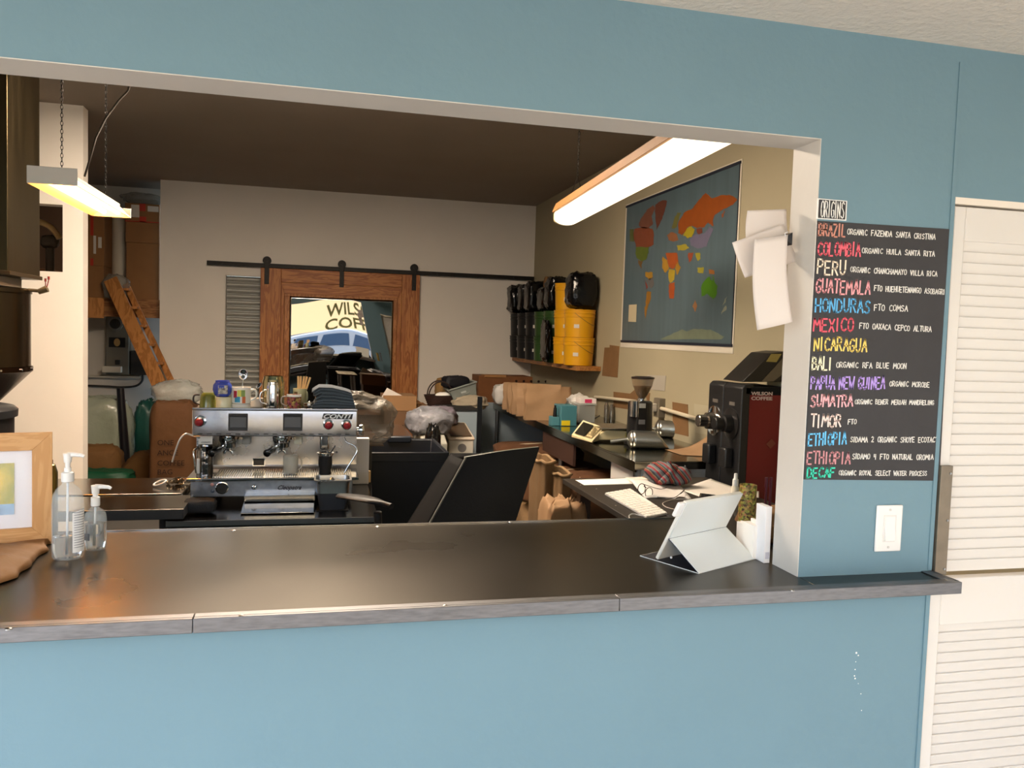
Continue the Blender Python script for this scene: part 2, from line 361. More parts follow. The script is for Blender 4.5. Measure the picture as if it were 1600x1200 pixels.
LINES = [('BRAZIL','#c98b7b',1278,1320,367.5,370.5,18,'ORGANIC FAZENDA SANTA CRISTINA',1323,1460,366,374.5,8),
('COLOMBIA','#f0697a',1277,1343,398,400.5,19,'ORGANIC HUILA SANTA RITA',1346,1459,395,401,7.5),
('PERU','#f6e4cf',1276,1320,428,430,20,'ORGANIC CHANCHAMAYO VILLA RICA',1328,1463,425,432,7.5),
('GUATEMALA','#f2a5ac',1274,1358,457.5,460.5,20,'FTO HUEHUETENANGO ASOBAGRI',1365,1475,454.5,460,8),
('HONDURAS','#62b4ea',1273,1358,487.5,488.5,19,'FTO COMSA',1365,1417,485,486.5,9),
('MEXICO','#ee6073',1270,1332,517,517.5,19,'FTO OAXACA CEPCO ALTURA',1342,1454,513,518.5,8),
('NICARAGUA','#f3d572',1271,1353,547.5,549.5,19,None,0,0,0,0,0),
('BALI','#f4f0cf',1268,1298,578,578,19,'ORGANIC RFA BLUE MOON',1306,1415,574,576,8),
('PAPUA NEW GUINEA','#b79ae8',1266,1381,607.5,607.5,18,'ORGANIC MOROBE',1389,1451,603,605,7.5),
('SUMATRA','#f4b3bb',1266,1331,635,635,17,'ORGANIC BENER MERIAH MANDHELING',1335,1458,631,632.5,7),
('TIMOR','#f6ded6',1266,1313,667,667,18,'FTO',1324,1337,663,662,7),
('ETHIOPIA','#6cc3f7',1262,1321,695.5,694,18,'SIDAMA 2 ORGANIC SHOYE ECOTACT',1328,1464,690.5,691,8),
('ETHIOPIA','#c98d93',1260,1327,724,724.5,18,'SIDAMO 4 FTO NATURAL OROMIA',1331,1457,717,718,8),
('DECAF','#3fd3b4',1260,1303,747,745,14.5,'ORGANIC ROYAL SELECT WATER PROCESS',1310,1447,742,743,7)]
px = .00168
for (a, c, x0, x1, ya, yb_, h, t, X0, X1, Ya, Yb_, H) in LINES:
    g = G(); chalk(g, a, W0(x0, ya), W0(x1, yb_), h*px, .0040); build('lettering', g, M(c, .8, emit=0), cb)
    if t: g = G(); chalk(g, t, W0(X0, Ya), W0(X1, Yb_), H*px, .0021); build('lettering', g, M('#f1eee8', .8), cb)
og = thing('origins_sign', 'small black sign with white border reading ORIGINS above the chalkboard', 'sign', (1.23, 0, 1.93))
s4 = [W0(1276.5, 310), W0(1323, 314), W0(1321.5, 345), W0(1275, 342)]
build('border', G().prism(s4, (0, -.002, 0)), M('#efeeec', .6), og)
ctr = sum(s4, Vector())/4
build('panel', G().prism([ctr+(p-ctr)*.90+Vector((0, -.002, 0)) for p in s4], (0, -.0012, 0)), M('#39383a', .75), og)
g = G(); chalk(g, 'ORIGINS', W0(1281, 339.5), W0(1317, 342), 24*px, .0023, y=-.0035, jit=.02); build('lettering', g, M('#f6f4f0', .8), og)

# light switch
swc = P(1387, 825, Y=0); sw = thing('light_switch', 'white rocker light switch on the blue wall under the chalkboard', 'light switch', (swc.x, 0, swc.z-.062))
g = G(); g.box((swc.x-.039, -.006, swc.z-.061), (swc.x+.039, 0, swc.z+.061)); build('plate', g, PLASTW, sw, bevel=.003)
g = G(); g.box((swc.x-.0185, -.0075, swc.z-.035), (swc.x+.0185, -.006, swc.z+.035)); build('frame', g, M('#dad8d6', .4), sw, bevel=.0008)
g = G(); g.prism([(swc.x-.015, -.0075, swc.z-.031), (swc.x-.015, -.0135, swc.z-.031), (swc.x-.015, -.009, swc.z), (swc.x-.015, -.008, swc.z+.031), (swc.x-.015, -.0075, swc.z+.031)], (.03, 0, 0)); build('rocker', g, PLASTW, sw, bevel=.0008)
for d in (-.049, .049): build('screw', G().cyl((swc.x, -.0075, swc.z+d), (swc.x, -.0055, swc.z+d), .0032, 12), M('#c9c7c4', .4), sw)

# white paint speckles on the blue wall
g = G()
for (x, y, r) in [(1338,1020,2.2),(1341,1024,1.6),(1337,1034,1),(1336,1046,1.4),(1335,1056,1.6),(1336,1060,1.8),(1341,1068,.8),(1345,1084,1.1),(1346,1110,1)]:
    p = P(x, y, Y=0); g.lathe([(0, 0), (r*.0012, .0002), (r*.0012, .0006), (0, .001)], n=8, X=Matrix.Translation((p.x, 0, p.z)) @ Matrix.Rotation(PI/2, 4, 'X'))
o = build('paint_speckles', g, PAPER, label='tiny white paint splashes on the lower blue wall', cat='paint splash', kind='stuff')

# ------------------------------------------------------------------ counter
ct = thing('serving_counter', 'dark patinated steel counter top in the serving hatch', 'counter', (0, .3, .985))
CTM = M('#3c372f', .27, 1., var=(1.6, .10), kind='steel', spec=.5)
cy0, cy1 = -.095, .66
g = G(); g.box((OL-.05, cy0, CT-.024), (1.20, cy1, CT)); g.box((1.20, cy0, CT-.024), (1.585, -.001, CT)); build('sheet', g, CTM, ct, bevel=.0015)
EDG = M('#77777a', .42, .9, var=(30, .18), kind='steel', scale=(1, 6, 6))
sx = P(302, 975, Y=cy0-.006).x; s2 = P(967, 945, Y=cy0-.006).x
for a, b in ((OL-.05, sx-.001), (sx, s2-.001), (s2, 1.595)):
    g = G(); g.box((a, cy0-.012, CT-.027), (b, cy0-.001, CT+.003)); g.box((a, cy0-.001, CT+.0003), (b, cy0+.022, CT+.003)); build('edge_strip', g, EDG, ct, bevel=.0015)
g = G(); g.box((1.586, cy0, CT-.027), (1.597, -.004, CT+.003)); g.box((1.56, cy0+.022, CT+.0003), (1.586, -.004, CT+.003)); build('edge_strip', g, EDG, ct, bevel=.0015)
build('back_strip', G().box((OL-.05, cy1, CT-.04), (OR_, cy1+.004, CT+.0035)), M('#a9a9aa', .25, 1.), ct)
for (x, y) in [(13,981),(377,961),(696,945),(1238,921),(1477,905),(365,828),(590,822),(797,815)]:
    p = P(x, y, Z=CT+.004); build('bolt', G().lathe([(.0065, 0), (.006, .002), (.003, .0035), (0, .0038)], (p.x, p.y, CT+.001), 12), M('#8f8b86', .35, 1.), ct, smooth=40)
for x in (-1.2, 0, 1.15):
    g = G(); g.box((x-.02, TH, .8), (x+.02, .55, 1.006)); build('bracket', g, BLACK, ct)
#@@BACK
# ------------------------------------------------------------------ back wall: shutter, rail, barn door
BY = YB-.075    # barn door front plane
sh = thing('roller_shutter', 'grey corrugated roller shutter showing left of the wooden barn door', 'roller shutter', ((SX0+SX1)/2, YB+.09, 0))
ptch = (P(380, 432, Y=YB+.09).z-P(380, 587, Y=YB+.09).z)/17.3
SHM = M('#a3a39d', .5, .3, var=(5, .05))
g = G(); n = 8
z1_ = SZ-.009
prof = [(0, 0), (-.004, ptch*.12), (-.020, ptch*.35), (-.024, ptch*.6), (-.016, ptch*.85), (-.002, ptch*.93), (-.002, ptch*.995), (.006, ptch*.995), (.006, 0)]
g.prism([(SX0+.009, YB+.09+a, z1_-ptch+b) for a, b in prof], (SX1-SX0-.011, 0, 0)); s0 = build('slat', g, SHM, sh, smooth=50)
for k in range(1, int(z1_/ptch)): twin(s0, sh, (0, 0, -k*ptch))
g = G(); g.box((SX0-.001, YB-.002, 0), (SX0+.008, YB+.10, SZ)); g.box((SX0, YB-.002, SZ-.008), (SX1, YB+.1, SZ)); build('trim_3', g, M('#d9d2c8', .6), kind='structure')

q = lambda x, y, Y=BY: P(x, y, Y=Y)
dl, dr = q(407, 450).x, q(656, 450).x; dt = q(530, 424).z; db = .25
gl, gr = q(452, 520).x, q(614, 520).x; gtp = q(530, 466).z; gb = q(530, 640).z
bd = thing('barn_door', 'reddish fir sliding barn door framing a reflective pane', 'door', ((dl+dr)/2, BY, db))
t1 = q(407, 440).z; t1 = dt-(dt-gtp)*.50
ml, mr_ = q(444, 500).x, q(620, 500).x
def board(name, x0, z0, x1, z1, m=FIR, dy=0, t=.035, **k): return build(name, G().box((x0, BY-dy, z0), (x1, BY+t, z1)), m, bd, bevel=.003, **k)
board('top_board', ml-.036, t1+.002, mr_+.047, dt, FIRH)
tt = .028
g = G(); g.prism([(ml-.035, BY-.002, t1), (mr_+.045, BY-.002, t1), (mr_, BY-.002, gtp+tt), (ml, BY-.002, gtp+tt)], (0, .036, 0)); build('mitred_board', g, FIRH, bd, bevel=.002)
board('stile', dl, db, ml-.037, dt); board('stile', mr_+.049, db, dr, dt)
g = G(); g.prism([(ml-.035, BY-.001, t1), (ml-.002, BY-.001, gtp+tt), (ml-.002, BY-.001, gb-.1), (ml-.035, BY-.001, gb-.1)], (0, .034, 0)); build('mitred_board', g, FIR, bd, bevel=.002)
g = G(); g.prism([(mr_+.047, BY-.001, t1), (mr_+.002, BY-.001, gtp+tt), (mr_+.002, BY-.001, gb-.1), (mr_+.047, BY-.001, gb-.1)], (0, .034, 0)); build('mitred_board', g, FIR, bd, bevel=.002)
board('bottom_board', ml-.036, db, mr_+.048, gb-.1, FIRH)
TRM = M('#b87a45', .5, kind='wood', hex2='#9c602f', scale=(6, 6, 2))
for a in ((ml, gtp, mr_, gtp+tt), (ml, gb-.1, mr_, gb), (ml, gb, gl, gtp), (gr, gb, mr_, gtp)): board('inner_trim', *a, m=TRM, dy=-.004)
# reflective acrylic pane, slightly wavy
pm = bpy.data.materials.new('m_pane'); pm.use_nodes = True; b_ = pm.node_tree.nodes['Principled BSDF']
b_.inputs['Base Color'].default_value = (.32, .32, .32, 1); b_.inputs['Metallic'].default_value = 1; b_.inputs['Roughness'].default_value = .01
g = G()
def pane(u, v):
    x = gl+(gr-gl)*u; z = gb+(gtp-gb)*v
    return (x, BY+.012+-.007*(z-1.4)*math.cos(PI*(u-.45)*1.4)+.009*(x-gl)+.0003*math.sin(u*9+v*5), z)
g.grid(pane, 60, 60); build('pane', g, pm, bd, smooth=180, solid=.004)
rl = P(323, 407.5, Y=YB-.06); rr = P(835, 437, Y=YB-.06); rzm = (rl.z+rr.z)/2
IRON = M('#17130f', .5, .4)
ra = thing('door_rail', 'black iron sliding rail mounted across the back wall', 'rail', ((rl.x+rr.x)/2, YB, rzm))
build('bar', G().box((rl.x, YB-.058, rzm-.026), (W-.01, YB-.045, rzm+.020)), IRON, ra, bevel=.002)
for x in (rl.x+.15, rl.x+.9, rl.x+1.7, rl.x+2.5, W-.25): build('spacer', G().cyl((x, YB-.065, rzm), (x, YB, rzm), .014, 12), IRON, ra)
hp = []
for i, xp in enumerate((417, 534.5, 648)):
    p = P(xp, 412, Y=YB-.10)
    hg = thing('rail_hanger', ['black iron roller hanger at the left corner of the barn door', 'black iron roller hanger at the middle of the barn door', 'black iron roller hanger at the right corner of the barn door'][i], 'hanger', (p.x, YB-.1, rzm-.21), group='barn door hangers')
    build('strap', G().box((p.x-.024, BY-.012, rzm-.205), (p.x+.024, BY-.003, rzm+.055)), IRON, hg, bevel=.002)
    build('wheel', G().cyl((p.x, BY-.002, rzm+.05), (p.x, BY+.028, rzm+.05), .045, 20), IRON, hg)
    g = G()
    for zz in (-.17, -.10): g.cyl((p.x, BY-.018, rzm+zz), (p.x, BY-.012, rzm+zz), .008, 8)
    g.cyl((p.x, BY-.022, rzm+.05), (p.x, BY-.012, rzm+.05), .012, 8); build('bolt', g, IRON, hg)

# street side: tent, van, pavement, seen mirrored in the pane
g = G(); g.box((-40, -60, -.35), (40, -3.2, -.12)); build('ground_street', g, M('#b0a99c', .8, var=(1, .06)), kind='structure')
tm = M('#ecc994', .7)
nt2 = tm.node_tree; bs = nt2.nodes['Principled BSDF']; tr = nt2.nodes.new('ShaderNodeBsdfTranslucent'); tr.inputs[0].default_value = (*lin('#f2d2a0'), 1)
mx = nt2.nodes.new('ShaderNodeMixShader'); mx.inputs[0].default_value = .5; nt2.links.new(bs.outputs[0], mx.inputs[1]); nt2.links.new(tr.outputs[0], mx.inputs[2]); nt2.links.new(mx.outputs[0], nt2.nodes['Material Output'].inputs[0])
tn = thing('canvas_awning', 'tan sloping canvas awning with olive lettering, mirrored in the barn door pane', 'awning', (.8, -5, -.12))
ax0, ax1, aya, ayb, aza, azb = -1.1, 2.6, -3.5, -6.6, 2.95, 1.45
def awn(u, v): return Vector((ax0+(ax1-ax0)*u, aya+(ayb-aya)*v, aza+(azb-aza)*v-.10*math.sin(PI*v)))
g = G(); g.grid(awn, 14, 12); build('canopy', g, tm, tn, smooth=180)
for x in (ax0, ax1):
    build('pole', G().cyl((x, ayb, -.12), (x, ayb, azb), .025, 10), M('#55524e', .5, .5), tn); build('pole', G().cyl((x, aya, -.12), (x, aya, aza), .025, 10), M('#55524e', .5, .5), tn)
gx = G()
for s_, sz_, vv in (('WILSON', .74, .55), ('COFFEE', .78, .84)):
    g1 = textg(s_, sz_, .004, align='CENTER', bold=.014, shear=-.15)
    for p in g1.v:
        # read from underneath, so the printing shows reversed to someone beneath it and upright in the mirror
        u = (1.25-p.x*.88-ax0)/(ax1-ax0); v = vv-p.y*.42+.10-.05*p.x
        P_ = awn(1-((1.25-p.x*.88-ax0)/(ax1-ax0)) if False else (1.45+p.x*.72-ax0)/(ax1-ax0), v); k = p.z; p.x, p.y, p.z = P_.x, P_.y, P_.z-.012+k
    gx.add([v for v in g1.v], g1.f)
build('lettering', gx, M('#6e6a2c', .7), tn)
vn = thing('parked_car', 'white car parked beyond the awning, mirrored in the barn door pane', 'car', (.8, -10, -.12))
VW = M('#e9ecef', .2)
g = G(); g.prism([(-2.6, -11, .15), (-2.6, -11, .75), (-1.6, -11, .92), (-.7, -11, 1.38), (2.2, -11, 1.42), (3.2, -11, .95), (3.5, -11, .9), (3.5, -11, .2)], (0, 1.7, 0)); build('body', g, VW, vn, bevel=.08, seg=3)
for a_, b_2 in ((-.55, .35), (.43, 1.35), (1.43, 2.2)):
    build('window', G().prism([(a_, -9.295, .92), (b_2, -9.295, .92), (b_2, -9.295, 1.28), (a_+.12, -9.295, 1.28)], (0, .012, 0)), M('#5b7390', .1), vn)
for x in (-1.7, 2.4): build('wheel', G().cyl((x, -9.5, .2), (x, -9.25, .2), .32, 24), BLACKM, vn, bevel=.02)
build('far_building', G().box((-14, -24, -.3), (14, -20, 3.6)), M('#cfc6b8', .8, var=(1, .1)), label='plain beige building across the street', cat='building')

# ------------------------------------------------------------------ lights
def fixture(name, label, x, y0, y1, z, wd, kind):
    t = thing(name, label, 'ceiling light', (x, (y0+y1)/2, z)); return t
# right: wrap-around diffuser on a brown channel
lr0, lr1, ly0, ly1, lz = 1.46, 1.60, 1.02, 3.12, 2.35
R_ = thing('fluorescent_light', 'long fluorescent light with white wraparound diffuser hanging near the map wall', 'ceiling light', (1.53, 2.07, lz))
lr0, lr1 = P(866, 343, Z=lz).x, P(905, 343, Z=lz).x
mid = (lr0+lr1)/2; hw = (lr1-lr0)/2+.005
n = 10; prof = [(mid-hw, lz+.04)]+[(mid-hw*math.cos(PI*i/n), lz-.035*math.sin(PI*i/n)) for i in range(n+1)]+[(mid+hw, lz+.04)]
DIF = M('#fff0d0', .4, emit=1.3)
yy0, yy1 = .35, P(866, 343, Z=lz).y
SHR = Matrix(((1, .06, 0, -.06*yy1), (0, 1, 0, 0), (0, 0, 1, 0), (0, 0, 0, 1)))
_b = build
def build(name, g, *a, **k):
    return _b(name, g.xf(SHR), *a, **k)
g = G(); g.prism([(a, yy0, b) for a, b in prof], (0, yy1-yy0-.03, 0)); build('diffuser', g, DIF, R_, smooth=50)
g = G(); g.prism([(a, yy1-.03, b) for a, b in prof], (0, .03, 0)); build('end_cap', g, M('#c9b98a', .5), R_, smooth=50)
g = G(); g.prism([(mid-hw-.012, yy0, lz+.042), (mid-hw+.012, yy0, lz+.10), (mid+hw-.012, yy0, lz+.10), (mid+hw+.012, yy0, lz+.042)], (0, yy1-yy0, 0)); build('channel', g, M('#8a6034', .6, var=(6, .1)), R_, bevel=.003)
for k, yc in enumerate((yy1-.28, yy0+.7)):
    g = G(); g.tube([(mid-.04, yc, lz+.10), (mid, yc, lz+.22), (mid+.04, yc, lz+.10)], .0025, 6); build('hanging_wire', g, IRON, R_)
    if k == 0 or True:
        g = G(); zc = lz+.22
        while zc < CZ-.01:
            g.tube([(mid+.006*math.cos(a)*(1 if int((zc-lz)*50) % 2 else .1), yc+.006*math.cos(a)*(.1 if int((zc-lz)*50) % 2 else 1), zc+.011+.012*math.sin(a)) for a in [2*PI*i/8 for i in range(8)]], .0017, 4, close=True); zc += .02
        build('chain', g, IRON, R_)
build = _b
for (fx, fy, lab) in ((-.40, 3.2, 'added unseen fill light over the left part of the back room'), (.18, 2.85, 'added unseen fill light over the middle of the back room')):  # fill lights added out of view to brighten the back room
    t = thing('added_fill_light', lab, 'ceiling light', (fx, fy, CZ-.06), 'added fill lights')
    build('housing', G().box((fx-.62, fy-.16, CZ-.03), (fx+.62, fy+.16, CZ-.001)), M('#d8d0c2', .5), t)
    build('lens', G().box((fx-.6, fy-.14, CZ-.045), (fx+.6, fy+.14, CZ-.03)), M('#ffe9cf', .4, emit=60.0), t)
# left: open reflector with white end plates
L_ = thing('fluorescent_light', 'short warm fluorescent light with white end plate hanging near the steel roaster hood', 'ceiling light', (-1.0, 2.2, 2.15))
lz2 = 2.15; a0 = P(42, 285, Z=lz2); a1 = P(116, 287, Z=lz2); b0 = P(143, 337, Z=lz2); b1 = P(200, 340, Z=lz2)
X0_, X1_ = a0.x, a1.x; Y0_, Y1_ = a0.y, b1.y
g = G(); g.box((X0_, Y0_-.004, lz2-.002), (X1_, Y0_, lz2+.066)); build('end_plate', g, M('#e8e0d4', .5), L_, bevel=.002)
g = G(); g.box((X0_, Y1_, lz2-.002), (X1_, Y1_+.004, lz2+.045)); build('end_plate', g, M('#e8e0d4', .5), L_, bevel=.002)
xm = (X0_+X1_)/2
g = G(); g.prism([(X0_, Y0_, lz2), (X0_+.002, Y0_, lz2-.003), (xm-.035, Y0_, lz2+.048), (xm+.035, Y0_, lz2+.048), (X1_-.002, Y0_, lz2-.003), (X1_, Y0_, lz2), (xm+.037, Y0_, lz2+.053), (xm-.037, Y0_, lz2+.053)], (0, Y1_-Y0_, 0)); build('reflector', g, M('#efe3cc', .4), L_)
WARM = M('#ffb052', .4, emit=24.0)
for d in (-.032, .032): build('tube', G().cyl((xm+d, Y0_+.02, lz2+.022), (xm+d, Y1_-.02, lz2+.022), .013, 12), WARM, L_, smooth=50)
g = G(); g.box((xm-.04, Y0_+.01, lz2+.053), (xm+.04, Y1_-.01, lz2+.064)); build('housing', g, M('#d8d0c2', .5), L_)
for yc in (Y0_+.12, Y1_-.12):
    g = G(); zc = lz2+.062; k = 0
    while zc < CZ-.01:
        k += 1
        g.tube([(xm+.0045*math.cos(a)*(1 if k % 2 else .1), yc+.0045*math.cos(a)*(.1 if k % 2 else 1), zc+.008+.010*math.sin(a)) for a in [2*PI*i/8 for i in range(8)]], .0014, 4, close=True); zc += .016
    build('chain', g, IRON, L_)
pc = [P(132, 276, Y=Y0_+.55), P(140, 250, Y=Y0_+.55), P(150, 215, Y=Y0_+.6), P(165, 185, Y=Y0_+.65), P(185, 158, Y=Y0_+.7), P(200, 142, Y=Y0_+.75)]
e_ = pc[-1]; pc.append(Vector((e_.x+.1, e_.y, CZ)))
build('power_cord', G().tube(pc, .005, 6), M('#3a3128', .6), L_, smooth=60)

# ------------------------------------------------------------------ right wall: map, shelf, papers
wm = thing('world_map', 'framed world map poster hung on the right wall above the grinder counter', 'map', (W-.01, 3.4, 1.6))
m4 = [P(980, 325, X=W), P(1158, 252, X=W), P(1144, 540, X=W), P(973, 533, X=W)]
my1, my0 = (m4[0].y+m4[3].y)/2, (m4[1].y+m4[2].y)/2; mz0, mz1 = (m4[2].z+m4[3].z)/2, (m4[0].z+m4[1].z)/2
build('sheet', G().box((W-.006, my0, mz0), (W-.002, my1, mz1)), M('#4c5d64', .4, var=(3, .10), scale=(1, 6, .5)), wm)
fr = .012
for zz in (mz1, mz0): build('rod', G().box((W-.012, my0-fr, zz-.008), (W-.001, my1+fr, zz+.009)), M('#1b2130', .5), wm)
g = G(); g.box((W-.009, my0-.003, mz0), (W-.001, my0+.002, mz1)); build('edge_binding', g, M('#1b2130', .5), wm)
g = G(); g.box((W-.004, my0-.02, mz0-.05), (W-.001, my1+.03, mz1+.02)); build('backing_board', g, M('#cfc7b8', .7), wm)
def mp(u, v): return Vector((W-.0065, my1+(my0-my1)*u, mz1+(mz0-mz1)*v))
MAPP = [(1,'#8a4429','205,900 330,880 440,900 450,980 450,1100 390,1130 230,1120 200,1000'),(1,'#5f6434','150,910 200,905 205,1060 150,1060'),
(1,'#7a4a38','260,850 300,760 370,660 450,600 470,640 430,740 440,850 380,900 300,890'),(1,'#6b3a2c','470,600 560,540 620,550 590,680 560,770 490,910 470,760'),
(1,'#a04e10','760,820 830,700 950,640 1000,560 1040,510 1100,450 1180,520 1300,480 1420,480 1500,530 1440,600 1360,640 1320,650 1280,690 1220,720 1190,800 1200,870 1130,820 1080,880 1000,890 930,860 870,890 840,940 800,980 760,950'),
(1,'#a04e10','1330,660 1340,700 1310,770 1295,740'),(1,'#6f6d33','680,900 700,800 750,700 800,700 760,780 740,880 700,900'),(1,'#b3a21c','860,900 920,870 970,910 930,1000 880,1020 820,980'),
(1,'#96603c','620,980 680,940 740,960 760,1040 700,1060 640,1040'),(1,'#7d3f2c','990,900 1060,890 1060,950 1020,970 980,950'),(1,'#77708a','950,980 1080,960 1150,880 1200,900 1150,1010 1110,1120 1000,1150 920,1110 900,1040'),
(1,'#b0a030','740,1110 850,1090 890,1140 830,1170 760,1170'),(1,'#5f7020','230,1125 385,1130 385,1200 360,1280 300,1310 240,1270 225,1200'),
(2,'#7a5a28','250,90 310,110 300,200 270,160'),(2,'#b88a25','345,240 430,240 440,300 400,340 350,300'),(2,'#6e6a68','370,340 440,300 460,400 420,450 380,400'),(2,'#8f3a2c','345,330 380,440 360,460'),
(2,'#a3701f','370,480 420,490 410,600 370,700 350,820 335,780 345,650'),(2,'#b88a25','560,50 620,90 640,200 600,250 560,190'),(2,'#b5561f','600,0 740,0 760,100 700,200 640,180'),(2,'#b88a25','740,100 790,180 750,280 720,200'),
(2,'#c0a52a','640,210 720,220 710,340 660,380 635,300'),(2,'#b0521f','640,390 720,370 710,480 700,580 650,580 640,480'),(2,'#a34a28','880,0 950,0 930,70 900,130 885,60'),(2,'#a59a2c','970,0 1030,0 1040,80 1000,100'),
(2,'#a59a2c','1000,180 1080,180 1070,260 1000,240'),(2,'#b5702a','1140,210 1210,220 1210,270 1150,260'),(2,'#4f8a10','1050,400 1120,310 1150,300 1165,340 1190,350 1190,280 1210,340 1245,420 1240,520 1200,580 1160,550 1120,515 1050,545'),
(2,'#9aa08c','1370,550 1345,620 1310,660 1335,600'),(2,'#9aa08c','1350,660 1370,690 1300,770 1310,720'),(2,'#7f8a74','540,1075 700,1000 800,960 860,980 960,950 1160,960 1260,1010 1330,1050 1300,1082 560,1082'),(2,'#a8754a','970,590 1000,650 970,740 935,670')]
for k, c, st in MAPP:
    pl = [tuple(float(q_) for q_ in p.split(',')) for p in st.split()]; pts = []
    for i, (a, b) in enumerate(pl):
        a2, b2 = pl[(i+1) % len(pl)]
        for j in range(4):
            t = j/4; x_, y_ = a+(a2-a)*t, b+(b2-b)*t; x_ += 12*noise.noise(Vector((x_*.03, y_*.03, 1+k))); y_ += 12*noise.noise(Vector((x_*.03, y_*.03, 5+k)))
            p = P(x_/8+965, y_/8+(245 if k == 1 else 395), X=W-.0065); pts.append(p)
    build('continent', G().prism(pts, (-.0006, 0, 0)), M('#'+''.join('%02x' % int(int(c[i:i+2], 16)*.84) for i in (1, 3, 5)), .45, var=(14, .08)), wm)
build('note', G().prism([P(x/8+965, y/8+395, X=W-.0065) for x, y in ((145, 650), (240, 645), (232, 865), (135, 860))], (-.0015, 0, 0)), M('#b9ac8e', .7), wm)

SZs = 1.365*1.0
sy0 = P(939, 575, X=W).y; sz_ = P(939, 575, X=W).z; sxf = P(900, 579, Y=sy0).x
sf = build('wall_shelf', G().box((sxf, sy0, sz_-.03), (W, YB-.01, sz_+.012)), M('#a9743c', .5, kind='wood', hex2='#8d5a2a', scale=(8, .8, 8)), label='wooden shelf of buckets on the right wall in the far corner', cat='shelf', bevel=.003)
sh_z = sz_+.0125
def bucket(c, r, h, col, label, group, rim=True, lab=True, name='bucket'):
    t = thing(name, label, 'bucket', c, group)
    m = M(col, .38)
    prof = [(r*.86, 0), (r*.9, .004), (r*.955, h*.72), (r*.99, h*.73), (r*.99, h*.76), (r*.96, h*.77), (r*.965, h*.85), (r*.995, h*.86), (r*.995, h*.89), (r*.97, h*.9), (r*.98, h*.965), (r*1.0, h*.97), (r, h), (r*.95, h), (r*.93, h-.008), (0, h-.008)]
    build('shell', G().lathe(prof, c, 28), m, t, smooth=35)
    a = [(c[0]+r*1.0*math.cos(x), c[1]+r*1.0*math.sin(x), c[2]+h*.87-.11*math.sin((x+2.2)*1.0)*1) for x in [-2.2+PI*i/12 for i in range(13)]]
    build('bail_handle', G().tube(a, .0025, 6), M('#8a7a40', .4, .5), t, smooth=60)
    if lab:
        g = G(); a0_ = -2.25
        for s_ in (0,): g.grid(lambda u, v: (c[0]+(r*.955+.0015)*math.cos(a0_+u*.35), c[1]+(r*.955+.0015)*math.sin(a0_+u*.35), c[2]+h*(.34+.13*v)), 6, 1)
        build('sticker', g, M('#cfc9bd', .6), t)
    return t
bR = .145
Yc = sy0+bR+.03; xc_ = W-bR-.015
h2 = (P(910, 484, Y=Yc-.05).z-sh_z)/2
YEL, GRN, BLK = '#d99e12', '#2c4a22', '#16181a'
cols = [(YEL, 2, Yc), (YEL, 3, Yc+.33), (GRN, 2, Yc+.33+.36), (GRN, 2, Yc+1.05), (BLK, 2, Yc+1.42), (BLK, 2, Yc+1.78), (BLK, 2, Yc+2.12)]
desc = {0: ['yellow bucket nearest the shelf end, bottom of its stack', 'yellow bucket under the shiny black bag, second in its stack'],
 1: ['yellow bucket at the bottom of the tall yellow stack', 'yellow bucket in the middle of the tall yellow stack', 'yellow bucket topmost of the tall yellow stack'],
 2: ['green bucket at the bottom, beside the tall yellow stack', 'green bucket on top, beside the tall yellow stack'],
 3: ['green bucket at the bottom of the stack beside the black buckets', 'green bucket on top of the stack beside the black buckets'],
 4: ['black bucket at the bottom next to the green buckets', 'black bucket on top next to the green buckets'],
 5: ['black bucket at the bottom, middle of the black stacks', 'black bucket on top, middle of the black stacks'],
 6: ['black bucket at the bottom nearest the corner', 'black bucket on top nearest the corner']}
for i, (c, n, y) in enumerate(cols):
    for k in range(n): bucket((xc_, y, sh_z+k*h2), bR, h2-.0005, c, desc[i][k], 'coffee buckets on the wall shelf')
BAGM = M('#08080a', .16, bump=(10, .8))
def crumple(name, label, cat, c, dim, mat, e=.5, amp=.08, fr=4, seed=1, ridge=.15, group=None, rz=0, **k):
    X = TR(c, rz); g = G(); g.sack((0, 0, 0), dim, e, amp, fr, seed, m=0, ridge=ridge, **k)
    zmin = min(p.z for p in g.v); g.xf(Matrix.Translation((0, 0, -zmin))); g.xf(X)
    return build(name, g, mat, label=label, cat=cat, group=group, smooth=80)
zt2 = sh_z+2*h2; zt3 = sh_z+3*h2
crumple('black_bag', 'shiny black plastic bag perched on the nearest yellow buckets', 'bag', (xc_, Yc, zt2), (.25, .26, .32), BAGM, .45, .05, 3, 3)
crumple('black_bag', 'black pouch leaning between green buckets and the tall yellow stack', 'bag', (xc_-.02, Yc+.69, zt2), (.22, .2, .32), BAGM, .5, .09, 4, 5)
crumple('black_bag', 'black foil bag lying over the green buckets', 'bag', (xc_-.01, Yc+1.02, zt2), (.2, .26, .24), BAGM, .4, .06, 4, 8)
crumple('paper_bag', 'folded kraft bag standing on the rear green bucket', 'bag', (xc_+.05, Yc+1.24, zt2), (.1, .12, .36), KRAFTD, .3, .05, 3, 9)
crumple('black_bag', 'black foil bag standing beside the kraft bag on black buckets', 'bag', (xc_-.01, Yc+1.5, zt2), (.24, .24, .33), BAGM, .35, .04, 4, 11)
crumple('black_bag', 'black foil bag on the middle black bucket stack', 'bag', (xc_-.01, Yc+1.82, zt2), (.24, .24, .3), BAGM, .35, .05, 4, 12)
crumple('black_bag', 'black foil bag slumped on the corner black buckets', 'bag', (xc_-.03, Yc+2.14, zt2), (.28, .26, .31), BAGM, .4, .08, 4, 13)
crumple('black_bag', 'crinkled black bag hanging in front of the green buckets', 'bag', (xc_-.155, Yc+.58, sh_z), (.05, .24, .38), BAGM, .5, .10, 6, 15)

